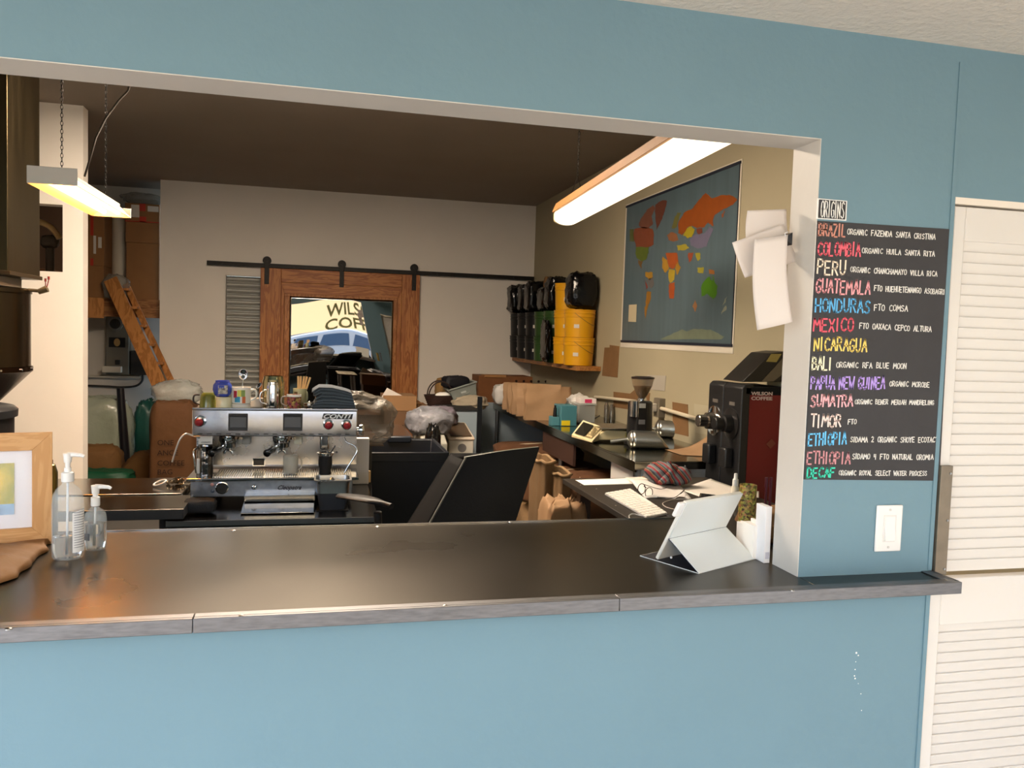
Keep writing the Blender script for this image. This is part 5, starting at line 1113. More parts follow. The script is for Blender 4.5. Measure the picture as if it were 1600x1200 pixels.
g = G(); g.lathe([(.0, 0), (.022, .002), (.033, .003), (.03, .004), (0, .0045)], n=20, sy=1.35, X=Matrix.Translation((fc.x, AY-.122, fc.z)) @ Matrix.Rotation(PI/2, 4, 'X')); build('portrait_face', g, M('#b08a52', .6), em)
sw_ = P(184, 566, Y=AY-.12); build('breaker', G().box((sw_.x-.025, AY-.14, sw_.z-.025), (sw_.x+.025, AY-.12, sw_.z+.025)), BLACK, em, bevel=.003)
sk = P(176, 577, Y=AY-.13); build('junction_cover', G().box((sk.x-.10, AY-.19, sk.z-.035), (sk.x+.10, AY-.121, sk.z+.035)), M('#b3ac9c', .5), em, bevel=.008)
bb = P(216, 566, Y=AY-.1); build('breaker_box', G().box((bb.x-.08, AY-.11, P(216, 586, Y=AY-.1).z), (bb.x+.09, AY-.001, P(216, 548, Y=AY-.1).z)), M('#26221e', .5), label='small dark breaker box right of the meter panel', cat='electric box', bevel=.004)
cz_ = P(150, 602, Y=AY-.03).z
g = G(); g.tube(smoothpts([Vector((-3.2, AY-.03, cz_)), P(150, 603, Y=AY-.03), P(190, 605, Y=AY-.03), P(212, 603, Y=AY-.03), P(222, 595, Y=AY-.03), P(223, 585, Y=AY-.03)]), .012, 8); build('conduit_pipe', g, M('#25221e', .5), label='thin black conduit curving below the meter panel', cat='pipe', smooth=60)
zz = P(150, 588, Y=AY-.03).z; build('trunking', G().box((-3.2, AY-.06, zz-.012), (px1+.1, AY-.001, zz+.012)), M('#a39c8e', .6), label='grey horizontal trunking strip under the meter panel', cat='trunking')
po0, po1 = P(188, 606, Y=6.86), P(198, 745, Y=6.84)
build('black_pole', G().cyl(po0, po1+(po1-po0)*.9, .035, 14, r2=.06), M('#15151b', .35), label='leaning black pole standing in the alcove', cat='pole', smooth=60)
# bags and sacks in the alcove
crumple('clear_bag', 'big clear plastic bag of packaging left of the black pole', 'bag', (P(155, 700, Y=7.0).x, 7.05, 0), (.60, .44, .87), FILMG, .6, .06, 3.5, 51, ridge=.12)
crumple('green_sack', 'dark green sack behind the brown sack left of the pole', 'sack', (P(178, 720, Y=7.5).x, 7.55, 0), (.36, .36, .62), M('#1e4a35', .5, bump=(10, .4)), .6, .08, 4, 52)
crumple('brown_sack', 'brown sack slumped under the clear plastic bag', 'sack', (P(148, 720, Y=6.6).x, 6.60, 0), (.50, .32, .44), M('#6d4c26', .8, bump=(60, .4)), .6, .07, 4, 53)
crumple('green_sack', 'green sack lying lowest at the front of the alcove', 'sack', (P(160, 740, Y=6.3).x, 6.22, .0), (.58, .34, .27), M('#0f4a30', .5, bump=(10, .4)), .55, .07, 4, 54)
crumple('green_sack', 'small teal green bag beside the printed paper sack', 'sack', (P(226, 665, Y=7.2).x, 7.3, 0), (.22, .25, .80), M('#174a44', .4, bump=(10, .5)), .6, .08, 4, 55)
crumple('brown_sack', 'rounded brown sack right of the black pole', 'sack', (P(235, 735, Y=6.5).x, 6.52, .0), (.46, .36, .38), M('#6a4a24', .8, bump=(60, .4)), .7, .08, 4, 56)
ps = thing('paper_sack', 'tall brown paper sack with dark print behind the espresso machine', 'sack', (P(268, 690, Y=6.0).x, 6.0, 0))
xw = P(300, 690, Y=6.0).x-P(233, 690, Y=6.0).x; zt_ = P(262, 628, Y=6.0).z
g = G(); g.sack((P(268, 690, Y=6.0).x+.03, 6.0, 0), (xw*1.1, .4, zt_*1.02), .35, .045, 4, 61, ridge=.08); build('bag', g, M('#5d3c1f', .8, bump=(16, .4), var=(5, .1)), ps, smooth=60)
for i, (s_, yy_) in enumerate((('ONE', 696), ('ANCE', 712), ('COFFEE', 728), ('BAG', 742))):
    p = P(245, yy_, Y=5.76); g = textat(s_, .065, (p.x, 5.775, p.z)); build('print', g, M('#241208', .9), ps)
crumple('bubble_wrap', 'crumpled clear bubble wrap on the printed paper sack', 'bubble wrap', (P(277, 628, Y=6.1).x, 6.1, zt_-.04), (.42, .3, .22), M('#bfc4c0', .2, alpha=.5, bump=(60, 1.0), spec=.8), .8, .10, 6, 63)
cw_ = P(243, 655, Y=7.6)
build('floor_cable', G().tube(smoothpts([P(196, 678, Y=7.8), P(210, 676, Y=7.8), P(222, 668, Y=7.8), P(226, 676, Y=7.8), P(205, 684, Y=7.8)]), .008, 6), BLACK, label='tangled black cable on the alcove wall outlet', cat='cable', smooth=60)
#@@MACHINE
# ------------------------------------------------------------------ black table and espresso machine
BT = .84
bt = thing('machine_table', 'black table carrying the espresso machine', 'table', (-.15, 2.0, 0))
build('top', G().box((-.56, 1.60, BT-.03), (.27, 2.50, BT)), BLACKG, bt, bevel=.002)
build('edge_lip', G().box((-.562, 1.596, BT-.018), (.272, 1.602, BT+.003)), M('#6f7276', .3, .8), bt)
for x in (-.5, .21):
    for y in (1.68, 2.42): build('leg', G().box((x-.02, y-.02, 0), (x+.02, y+.02, BT-.03)), BLACK, bt)
EY = 1.90
em_ = thing('espresso_machine', 'two group chrome espresso machine on the black table', 'espresso machine', (-.165, 2.1, BT))
q = lambda x, y, Y=EY: P(x, y, Y=Y)
ux0, ux1 = q(300, 660).x, q(558, 664).x; uz1, uz0 = q(430, 641).z, q(430, 682).z
SF = STEEL
g = G(); g.prism([(ux0, EY, uz0), (ux0, EY, uz1), (ux0, EY+.45, uz1), (ux0, EY+.45, uz0+.02), (ux0, EY+.02, uz0)], (ux1-ux0, 0, 0)); build('upper_housing', g, SF, em_, bevel=.004)
build('cup_rail', G().box((ux0, EY+.001, uz1), (ux1, EY+.012, uz1+.008)), M('#8d9094', .2, 1.), em_, bevel=.001)
build('splash_panel', G().box((ux0+.03, EY+.20, .985), (ux1+.01, EY+.22, uz0+.02)), M('#c7c4c0', .25, 1., var=(8, .06), kind='steel'), em_)
lx0, lx1 = q(297, 760).x, q(551, 762).x; lz1, lz0 = q(430, 749).z, q(430, 776).z
build('lower_housing', G().box((lx0, EY+.005, lz0), (lx1, EY+.45, lz1)), M('#8f9aab', .32, 1., var=(40, .12), kind='steel'), em_, bevel=.004)
build('feet', G().box((lx0+.03, EY+.06, BT), (lx0+.09, EY+.40, lz0)).box((lx1-.09, EY+.1, BT), (lx1-.03, EY+.40, lz0)), BLACK, em_)
ty0, ty1 = EY-.04, EY+.20; tz_ = lz1
build('drip_tray', G().box((lx0-.012, ty0, tz_+.0005), (lx1+.025, ty1, tz_+.014)), STEEL, em_, bevel=.003)
g = G(); nx = 62
for i in range(nx):
    x = lx0+.10+(lx1-lx0-.10)*i/nx; g.box((x, ty0+.03, tz_+.014), (x+.0045, ty1-.01, tz_+.018))
tag(build('tray_grille', g, M('#b3afa8', .3, 1.), em_), kind='stuff')
TZ = tz_+.0185
build('side_column', G().box((ux0+.015, EY+.03, TZ), (ux0+.028, EY+.22, uz0)), STEELB, em_)
# front slots
g = G()
for i in range(17): x = ux0+.022+i*(ux1-ux0-.05)/16.6; g.box((x, EY-.0006, uz0+.009), (x+.020, EY+.001, uz0+.0125))
tag(build('vent_slots', g, M('#2b2d30', .6), em_), kind='stuff')
# switch panels
for px_ in (357, 442.5):
    a = q(px_, 646); b = q(px_+30, 673)
    s_ = build('switch_panel', G().box((a.x, EY-.006, b.z), (b.x, EY, a.z)), M('#232427', .4), em_, bevel=.002)
    build('rocker_cover', G().box((a.x+.006, EY-.011, b.z+.014), (b.x-.006, EY-.006, a.z-.014)), M('#57585b', .3), s_, bevel=.003)
    build('hinge_bar', G().cyl((a.x+.004, EY-.009, a.z-.009), (b.x-.004, EY-.009, a.z-.009), .003, 8), M('#3a3b3e', .3), s_)
def knob(px_, py_, r, big=False):
    c = q(px_, py_); X = Matrix.Translation((c.x, EY, c.z)) @ Matrix.Rotation(PI/2, 4, 'X')
    k = build('valve_knob', G().lathe([(r*1.0, .02), (r*1.05, .028), (r*1.05, .040), (r*.9, .046), (0, .046)], n=24, X=X), BLACK, em_, smooth=40)
    build('knob_collar', G().lathe([(r*1.25, 0), (r*1.2, .004), (r*.7, .008), (r*.7, .02)], n=24, X=X), CHROME, k, smooth=40)
    build('red_cap', G().lathe([(r*.86, .046), (r*.82, .051), (r*.5, .056), (0, .058)], n=24, X=X), M('#8f1f29', .35), k, smooth=50)
knob(313, 658, .0195); knob(513, 663, .0185); knob(541.5, 663.5, .0185)
def slabtext(s, x0p, x1p, ytp, ybp, mat, font_scale=1., shear=.3, Y=EY, name='lettering', bold=.0):
    a = q(x0p, ybp, Y); b = q(x1p, ybp, Y); t = q(x0p, ytp, Y)
    g = textg(s, .1, .0012, shear=shear, bold=bold); x0_, x1_ = min(p.x for p in g.v), max(p.x for p in g.v); y0_, y1_ = min(p.y for p in g.v), max(p.y for p in g.v)
    for p in g.v:
        u = (p.x-x0_)/(x1_-x0_); v = (p.y-y0_)/(y1_-y0_); zz = p.z
        p.x = a.x+(b.x-a.x)*u; p.z = a.z+(b.z-a.z)*u+(t.z-a.z)*v; p.y = Y-.0014-zz
    return build(name, g, mat, em_)
a = q(503, 654.5); b = q(550, 654.5); t = q(505, 646)
g = G(); g.prism([(a.x, EY-.0008, a.z), (b.x, EY-.0008, a.z-.001), (b.x+.004, EY-.0008, t.z-.002), (a.x+.007, EY-.0008, t.z)], (0, .0012, 0)); build('badge', g, M('#1a1b1e', .4), em_)
slabtext('CONTI', 505.5, 549, 647, 654, M('#e6e8ea', .3), shear=.35, bold=.003)
slabtext('CONTI', 317, 329, 689.5, 692.5, M('#3a3a3c', .4), shear=.2, Y=EY-.0) if False else None
slabtext('Cleopatra', 434, 471, 758, 767, M('#1c2232', .4), shear=.5, bold=.002)
# nameplate at left under the housing
a = q(310, 686, EY+.03); b = q(332, 694, EY+.03); build('nameplate', G().box((a.x, EY+.026, b.z), (b.x, EY+.03, a.z)).box((a.x, EY+.03, a.z), (b.x, EY+.06, uz0)), M('#d7d5d0', .4), em_)
a = q(314, 692, EY+.025); g = textg('CONTI', .01, .0008, shear=.3, bold=.0003); g.xf(Matrix.Translation((a.x, EY+.0255, a.z)) @ FRONT @ Matrix.Diagonal((1.15, .75, 1, 1))); build('lettering', g, M('#333436', .5), em_)
# lower panel controls
c = q(347, 762.5, EY+.005); X = Matrix.Translation((c.x, EY+.005, c.z)) @ Matrix.Rotation(PI/2, 4, 'X')
k = build('selector_dial', G().lathe([(.0235, .002), (.0235, .008), (.020, .012), (0, .012)], n=28, X=X), M('#2d2f31', .4), em_, smooth=35)
build('dial_ring', G().lathe([(.027, 0), (.027, .003), (.0235, .004)], n=28, X=X), CHROME, k, smooth=35)
for d in (-.007, 0, .007): build('dial_groove', G().box((c.x-.014, EY-.0085, c.z+d-.001), (c.x+.014, EY-.007, c.z+d+.001)), BLACK, k)
for (xx, yy_, cc) in ((331.5, 757, '#e0a8a4'), (332, 767.5, '#4a5568'), (315.5, 758, '#9aa4b4')):
    c = q(xx, yy_, EY+.005); X = Matrix.Translation((c.x, EY+.005, c.z)) @ Matrix.Rotation(PI/2, 4, 'X')
    r = .0075 if xx > 320 else .003; build('indicator_lamp', G().lathe([(r, 0), (r, .002), (r*.7, .003), (r*.6, .005), (0, .006)], n=16, X=X), M(cc, .2), em_, smooth=40)
c = q(397, 761, EY+.005); X = Matrix.Translation((c.x, EY+.005, c.z)) @ Matrix.Rotation(PI/2, 4, 'X')
build('emblem', G().lathe([(.011, 0), (.0115, .002), (.009, .004), (0, .005)], n=20, X=X), CHROME, em_, smooth=40)
g = G(); g.tube([X @ Vector(p) for p in ((-.006, -.006, .005), (.004, -.002, .006), (-.003, .002, .006), (.006, .007, .005))], .0016, 6); build('emblem_mark', g, M('#1c2430', .4), em_)
# group heads
def group(px_):
    gy_ = EY+.10; c = q(px_, 690, gy_)
    sc1 = 1.0
    g = G(); g.lathe([(.040, uz0-.012), (.040, uz0-.034), (.036, uz0-.040), (.036, uz0-.012)], (c.x, gy_, 0), 24, caps=True); gh = build('group_head', g, CHROME, em_, smooth=40)
    g = G(); g.cyl((c.x, gy_, uz0-.012), (c.x, gy_, uz0+.02), .03, 18); g.cyl((c.x-.035, gy_+.01, uz0-.01), (c.x-.035, gy_+.01, uz0+.02), .009, 10); g.cyl((c.x+.035, gy_+.01, uz0-.01), (c.x+.035, gy_+.01, uz0+.02), .009, 10); build('neck', g, CHROME, gh, smooth=40)
    g = G(); g.lathe([(.034, uz0-.040), (.033, uz0-.060), (.018, uz0-.068), (0, uz0-.068)], (c.x, gy_, 0), 24); pf_ = build('portafilter', g, M('#c9cbd0', .1, 1.), em_, smooth=40)
    h0_ = Vector((c.x-.012, gy_-.03, uz0-.050)); h1_ = Vector((c.x-.030, gy_-.075, uz0-.058)); h2_ = Vector((c.x-.055, gy_-.155, uz0-.066))
    build('neck_rod', G().cyl(h0_, h1_, .008, 12), CHROME, pf_, smooth=50)
    g = G(); g.tube([h1_, h1_.lerp(h2_, .15), h1_.lerp(h2_, .6), h2_, h2_+(h2_-h1_)*.04], [.011, .015, .013, .0165, .012], 16); build('handle', g, BLACKG, pf_, smooth=50)
    g = G(); zc = uz0-.068
    g.tube([(c.x, gy_, zc+.004), (c.x, gy_, zc-.008)], .008, 10)
    for s in (-1, 1): g.tube(smoothpts([Vector((c.x, gy_, zc-.006)), Vector((c.x+s*.012, gy_, zc-.010)), Vector((c.x+s*.017, gy_, zc-.022))]), .0055, 8)
    build('spout', g, CHROME, pf_, smooth=50)
    g = G(); g.box((c.x+.030, gy_-.03, uz0-.022), (c.x+.046, gy_-.01, uz0-.002)); build('clamp_block', g, M('#6b5a4c', .4, .6), gh)
    for k in range(2): build('bolt', G().cyl((c.x+.045+k*.012, gy_-.03, uz0-.018), (c.x+.045+k*.012, gy_-.01, uz0-.018), .006, 8), M('#c8b8a0', .2, 1.), gh)
group(357); group(440)
for px_ in (384, 465): a = q(px_-6, 685, EY+.12); b = q(px_+7, 694, EY+.12); build('sight_block', G().box((a.x, EY+.115, b.z), (b.x, EY+.19, uz0+.005)), M('#8d8c88' if px_ < 400 else '#d2cdb8', .4), em_, bevel=.002)
a = q(500, 690, EY+.12); b = q(514, 702, EY+.12); build('water_spout', G().box((a.x, EY+.10, b.z), (b.x, EY+.16, uz0+.004)), STEEL, em_, bevel=.008)
c = q(526, 706, EY+.2); build('panel_button', G().cyl((c.x, EY+.193, c.z), (c.x, EY+.2, c.z), .005, 12), M('#5c6068', .3, .8), em_)
a = q(396, 717, EY+.2); b = q(413, 727, EY+.2); build('gauge_window', G().box((a.x, EY+.197, b.z), (b.x, EY+.2005, a.z)), BLACKG, em_, bevel=.004); build('window_rim', G().box((a.x-.003, EY+.1985, b.z-.003), (b.x+.003, EY+.1995, a.z+.003)), CHROME, em_)
# steam wands
build('steam_wand', G().tube(smoothpts([q(312, 684, EY+.03), q(300, 680, EY+.0), q(290, 678, EY-.02), q(282, 685, EY-.03), q(275, 702, EY-.03), q(269, 722, EY-.03)]), .0038, 8), M('#e2e0dc', .15, .6), em_, smooth=60)
build('steam_wand', G().tube(smoothpts([q(538, 684, EY+.02), q(542, 691, EY+.01), q(553, 696, EY), q(558, 704, EY-.01), q(552, 716, EY-.01), q(545, 727, EY-.01), q(538, 739, EY-.01)]), .0038, 8), CHROME, em_, smooth=60)
c = q(566, 672, EY+.05); X = Matrix.Translation((ux1, EY+.06, c.z)) @ Matrix.Rotation(PI/2, 4, 'Y')
build('boiler_valve', G().lathe([(.012, 0), (.012, .01), (.024, .012), (.027, .025), (.020, .034), (0, .038)], n=24, X=X), CHROME, em_, smooth=40)
# catch drawer below
a = q(382, 782, EY-.04); b = q(492, 792, EY-.04); build('steel_tray', G().box((a.x, EY-.06, BT+.026), (b.x, EY+.18, BT+.052)), STEEL, label='shallow mirror steel tray under the espresso machine, upper one', cat='tray', bevel=.002)
build('steel_tray', G().prism([(a.x-.003, EY-.20, BT+.0035), (a.x-.003, EY-.03, BT+.0035), (a.x-.003, EY-.03, BT+.025), (a.x-.003, EY-.20, BT+.008)], (b.x-a.x, 0, 0)), STEEL, label='sloping mirror steel tray on the black table, lower one', cat='tray', bevel=.002)
# bin at right: steel pan in black tub
a = q(490, 747, EY-.10); b = q(550, 747, EY-.10)
KX0, KX1, KY = a.x, b.x, EY-.16
kz1 = P(520, 750, Y=KY).z
kn = thing('knock_box', 'steel rimmed pan sitting in a black tub right of the drip tray', 'knock box', ((KX0+KX1)/2, KY+.07, BT+.003))
cxk = (KX0+KX1)/2; hwk = (KX1-KX0)/2*.97
def rr(hw_, hd, z, n=6, rad=.02, cy_=KY+.06):
    out = []
    for (sx_1, sy_1, a0) in ((1, -1, -PI/2), (1, 1, 0), (-1, 1, PI/2), (-1, -1, PI)):
        for i in range(n): t = a0+PI/2*i/(n-1); out.append(Vector((cxk+sx_1*(hw_-rad)+rad*math.cos(t), cy_+sy_1*(hd-rad)+rad*math.sin(t), z)))
    return out
def loft(rings, g=None, cap0=True, cap1=True):
    g = g or G(); n = len(rings[0]); vs = [p for r in rings for p in r]; fs = []
    for k in range(len(rings)-1):
        for i in range(n): fs.append((k*n+i, k*n+(i+1) % n, (k+1)*n+(i+1) % n, (k+1)*n+i))
    if cap0: fs.append(list(range(n))[::-1])
    if cap1: fs.append([len(vs)-n+i for i in range(n)])
    return g.add(vs, fs)
build('steel_pan', loft([rr(hwk*.85, .055, kz1-.06), rr(hwk*.88, .058, kz1-.02), rr(hwk*.93, .062, kz1-.004), rr(hwk, .070, kz1-.004), rr(hwk, .070, kz1), rr(hwk*.9, .058, kz1), rr(hwk*.85, .052, kz1-.05)], cap0=True, cap1=True), STEELB, kn, smooth=35)
build('tub', loft([rr(hwk*.70, .045, BT+.003), rr(hwk*.82, .053, kz1-.06), rr(hwk*.86, .056, kz1-.03), rr(hwk*.83, .054, kz1-.03), rr(hwk*.68, .04, BT+.01)]), M('#2a2e36', .5), kn, smooth=35)
build('clip', G().tube(smoothpts([Vector((cxk-.01, KY+.0, kz1)), Vector((cxk-.006, KY+.01, kz1+.008)), Vector((cxk+.006, KY+.02, kz1-.004)), Vector((cxk+.01, KY+.03, kz1-.01))]), .004, 8), CHROME, kn, smooth=60)
build('base_pad', G().box((cxk-hwk*.85, KY-.0, BT+.0005), (cxk+hwk*.85, KY+.12, BT+.0028)), BLACKM, kn)
# cloths under the machine left
cA = q(312, 800, EY-.12)
crumple('folded_cloth', 'dark grey cloth bundle under the left of the espresso machine', 'cloth', (q(314, 790, EY-.10).x, EY-.15, BT+.003), (.13, .11, .055), M('#33363c', .9, bump=(200, .3)), .5, .06, 4, 71)
build('plastic_board', G().box((q(545, 685, EY+.30).x-.02, EY+.45, BT+.001), (q(577, 685, EY+.47).x, EY+.49, P(560, 684, Y=EY+.47).z)), M('#d2d2d6', .5), label='white plastic board standing behind the right of the espresso machine', cat='board', bevel=.004)
build('cutting_board', G().box((q(555, 740, EY+.5).x, EY+.495, BT+.001), (P(579, 740, Y=EY+.51).x, EY+.515, P(575, 735, Y=EY+.51).z)), M('#c9a878', .5), label='tan board standing behind the white plastic board', cat='board', bevel=.003)

# on the drip tray
def lathe_thing(name, label, cat, px_, py_, Y, prof, mat, Z=None, group=None, n=28, smooth=40):
    c = P(px_, py_, Y=Y); z = Z if Z is not None else c.z; t = thing(name, label, cat, (c.x, Y, z), group)
    return t, Vector((c.x, Y, z))
def pxh(py0, py1, Y, x=430): return P(x, py0, Y=Y).z-P(x, py1, Y=Y).z
# steel pitcher left
Yj = EY+.03
t, c = lathe_thing('steel_pitcher', 'tall dented steel pitcher on the left of the drip tray', 'pitcher', 320, 740, Yj, None, None, Z=TZ-.004)
c.z = TZ-.0045; hh = P(320, 696, Y=Yj).z-c.z; r = (P(334, 720, Y=Yj).x-P(304, 720, Y=Yj).x)/2*.88
build('body', G().lathe([(r, 0), (r*1.01, .003), (r*.98, hh*.8), (r*.92, hh*.88), (r*1.05, hh), (r*1.0, hh), (r*.88, hh*.87), (r*.93, .01), (0, .008)], c, 32), M('#8f8e90', .12, 1., bump=(40, .25)), t, smooth=40)
build('handle', G().tube(smoothpts([Vector((c.x-r*.9, c.y-.02, c.z+hh*.93)), Vector((c.x-r*1.15, c.y-.05, c.z+hh*.86)), Vector((c.x-r*1.0, c.y-.055, c.z+hh*.5)), Vector((c.x-r*.85, c.y-.045, c.z+hh*.15))]), .004, 8), CHROME, t, smooth=60)
build('grip', G().box((c.x-r*.8, c.y-r-.012, c.z+hh*.12), (c.x-r*.45, c.y-r-.002, c.z+hh*.62)), M('#e8e8e8', .4), t, bevel=.003)
# glass cup
Yg = EY+.06; c = P(454, 735, Y=Yg); c.z = TZ; t = thing('glass_mug', 'clear glass mug standing on the drip tray centre', 'mug', c)
hh = P(454, 712, Y=Yg).z-TZ; r = (P(467, 725, Y=Yg).x-P(443, 725, Y=Yg).x)/2
build('cup', G().lathe([(r*.95, 0), (r, .003), (r, hh), (r*.93, hh), (r*.92, .006), (0, .006)], c, 32), M('#e0dcd0', .05, alpha=.4, spec=.9), t, smooth=40)
build('handle', G().tube(smoothpts([c+Vector((r*.98, 0, hh*.88)), c+Vector((r*1.35, 0, hh*.8)), c+Vector((r*1.4, 0, hh*.35)), c+Vector((r*.98, 0, hh*.18))]), .0035, 8), M('#e0dcd0', .05, alpha=.5, spec=.9), t, smooth=60)
# mate gourd
Ym = EY+.02; c = P(508, 738, Y=Ym); c.z = TZ; t = thing('mate_gourd', 'black waisted mate cup with a steel straw on the drip tray', 'cup', c)
hh = P(508, 707, Y=Ym).z-TZ; r = (P(521, 710, Y=Ym).x-P(494, 710, Y=Ym).x)/2
build('cup', G().lathe([(r*.68, 0), (r*.72, .004), (r*.62, hh*.18), (r*.80, hh*.42), (r*.80, hh*.62), (r*.76, hh*.8), (r*.88, hh*.9)], c, 28), BLACKM, t, smooth=50)
build('steel_rim', G().lathe([(r*.86, hh*.86), (r*.98, hh*.97), (r, hh), (r*.85, hh), (r*.7, hh*.9)], c, 28, caps=False), CHROME, t, smooth=50)
build('straw', G().cyl(c+Vector((.0, 0, hh*.6)), Vector((P(524, 696, Y=Ym).x, Ym, P(524, 696, Y=Ym).z)), .0028, 8), M('#54555a', .25, 1.), t)
#@@CUPS
# ------------------------------------------------------------------ on top of the machine
UT = uz1+.0005
def wx(x, Y=EY+.12): return P(x, 620, Y=Y).x
def hz_(py_, Y): return P(430, py_, Y=Y).z
def mug(name, label, cx_, Y, r, h, prof, mat, z=UT, handle=None, hm_=None, hr=.004, sides=28):
    x = wx(cx_, Y); t = thing(name, label, 'mug', (x, Y, z), 'mugs on the espresso machine')
    pr = prof or [(.92, 0), (1, .05), (1, 1), (.93, 1), (.92, .08), (0, .08)]
    b = build('cup', G().lathe([(r*a, h*b_) for a, b_ in pr], (x, Y, z), sides), mat, t, smooth=40)
    if handle:
        s, up_ = handle; pts = smoothpts([Vector((x+s*r*.95, Y-.004, z+h*.85)), Vector((x+s*(r+.020), Y-.006, z+h*.8)), Vector((x+s*(r+.022), Y-.006, z+h*.4)), Vector((x+s*r*.95, Y-.004, z+h*.18))]); build('handle', G().tube(pts, hr, 8), hm_ or mat, t, smooth=60)
    return t, x
Y1 = EY+.07
# olive mug
mug('mug', 'upturned olive green mug with a dark handle, leftmost on the machine', 325, Y1+.02, .036, .066, [(1.02, 0), (1.0, .08), (.86, .75), (.80, .86), (.62, 1), (0, 1.0)], M('#6f7434', .15, var=(30, .2)), handle=(-1, 0), hm_=M('#2a1a14', .2))
# cream mug with blue pot on it
hcm = .052
mug('mug', 'upturned cream mug under the blue pot', 350, Y1-.02, .034, hcm, [(1, 0), (1, .05), (.97, .9), (.9, 1), (0, 1)], M('#dcd6b4', .2), handle=(-.35, 0), hr=.003)
x = wx(347.5, Y1-.01); t = thing('blue_pot', 'blue glazed pot with a painted figure balanced on the cream mug', 'pot', (x, Y1-.01, UT+hcm))
build('pot', G().lathe([(.026, 0), (.034, .008), (.041, .030), (.039, .050), (.029, .064), (.031, .070), (.027, .070), (.025, .06), (0, .06)], (x, Y1-.01, UT+hcm+.0005), 28), M('#3f51b0', .15, var=(40, .25)), t, smooth=50)
g = G(); g.grid(lambda u, v: (x+(.0405+.0008)*math.sin((u-.35)*1.0), Y1-.01-(.0405+.0008)*math.cos((u-.35)*1.0)*(1-.12*abs(v-.4)), UT+hcm+.014+.038*v), 8, 8); build('painted_figure', g, M('#ddd6cc', .4, var=(90, .7), hex2='#3b2d28'), t, smooth=60)
# big colourful mug with spoons
mt_, mx_ = mug('mug', 'white mug with colourful picture print holding spoons', 377, Y1-.01, .041, .072, None, M('#e9e4da', .25), z=UT+.023, handle=(1, 0), hr=.0045)
zb_ = UT+.023
for i, (cc, a0, a1, v0, v1) in enumerate((('#a8243c', -2.35, -1.95, .38, .80), ('#2f8fb8', -2.2, -1.6, .10, .45), ('#d8cf52', -1.9, -1.5, .45, .85), ('#8aa04a', -1.5, -1.1, .45, .85), ('#d0692f', -1.4, -1.05, .05, .45))):
    g = G(); g.grid(lambda u, v: (mx_+.0414*math.cos(a0+(a1-a0)*u), Y1-.01+.0414*math.sin(a0+(a1-a0)*u), zb_+.072*(v0+(v1-v0)*v)), 6, 2); build('printed_patch', g, M(cc, .3), mt_, smooth=60)
build('saucer_cup', G().lathe([(.034, 0), (.040, .006), (.040, .021), (.036, .0225), (0, .0225)], (mx_, Y1-.01, UT), 28), M('#e6dfd6', .25), label='stacked white cup base under the colourful mug', cat='cup', smooth=40)
for i, (dx, ln, an, lab) in enumerate(((-.03, .10, -.7, 'steel spoon leaning far left in the colourful mug'), (0.004, .115, .05, 'big steel spoon standing upright in the colourful mug'), (.03, .10, .75, 'steel spoon leaning right in the colourful mug'))):
    t = thing('spoon', lab, 'spoon', (mx_+dx*.3, Y1-.01, zb_+.008), 'spoons in the colourful mug')
    top = Vector((mx_+dx*.3+math.sin(an)*ln*.8, Y1-.01, zb_+.008+math.cos(an)*ln*.85)); bot = Vector((mx_+dx*.2, Y1-.01, zb_+.008))
    build('handle', G().cyl(bot, top, .002, 8), CHROME, t)
    R0 = Matrix.Translation(top) @ Matrix.Rotation(an, 4, 'Y'); g = G(); s_ = 1.25 if i == 1 else .8
    g.lathe([(0, -.005), (.006, -.003), (.0098, 0), (.0085, 0), (.005, -.002), (0, -.0035)], n=20, sx=1.25*s_, sy=1.0, X=R0 @ Matrix.Translation((0, -.002, .018*s_)) @ Matrix.Rotation(PI/2, 4, 'X') @ Matrix.Diagonal((s_, 1.9*s_, 1.5, 1)))
    build('bowl', g, M('#8e8c8c', .1, 1.), t, smooth=60)
# small glass and steel pitchers
def pitcher(cx_, Y, r, hh, label, mat, hs=-1):
    x = wx(cx_, Y); t = thing('milk_pitcher', label, 'pitcher', (x, Y, UT), 'steel pitchers on the espresso machine')
    build('body', G().lathe([(r*.96, 0), (r, .004), (r, hh*.82), (r*.9, hh*.93), (r*.86, hh), (r*.78, hh), (r*.8, hh*.93), (r*.93, .01), (0, .008)], (x, Y, UT), 32), mat, t, smooth=45)
    if hs: build('handle', G().tube(smoothpts([Vector((x+hs*r*.9, Y-.012, UT+hh*.72)), Vector((x+hs*(r+.022), Y-.014, UT+hh*.62)), Vector((x+hs*(r+.026), Y-.014, UT+hh*.3)), Vector((x+hs*r*.95, Y-.012, UT+hh*.2))]), .0035, 8), CHROME, t, smooth=60)
pitcher(426, EY+.05, (P(435, 620, Y=EY+.05).x-P(416, 620, Y=EY+.05).x)/2, pxh(595, 637, EY+.05), 'small polished steel pitcher in front, centre of the machine top', CHROME)
pitcher(427, EY+.20, (P(444, 620, Y=EY+.20).x-P(409, 620, Y=EY+.20).x)/2, pxh(589, 634, EY+.2)*1.04, 'large steel pitcher with brassy tint behind the small one', M('#b7ab84', .12, 1.), hs=0)
mug('mug', 'low white cup between the colourful mug and the pitchers', 399, EY+.14, .035, .04, None, M('#d9d1c8', .3))
# patterned glass
pt_, px_ = mug('mug', 'small red and gold patterned mug right of the pitchers', 459.5, Y1-.01, .0315, .066, None, M('#8a5540', .25, kind='patch', scale=(110, 110, 110)), handle=(-1, 0), hr=.003, hm_=M('#9a8f86', .2))
build('rim', G().lathe([(.0318, .056), (.0318, .066), (.030, .0665), (.030, .06)], (px_, Y1-.01, UT), 28, caps=False), M('#e8e2da', .3), pt_, smooth=50)
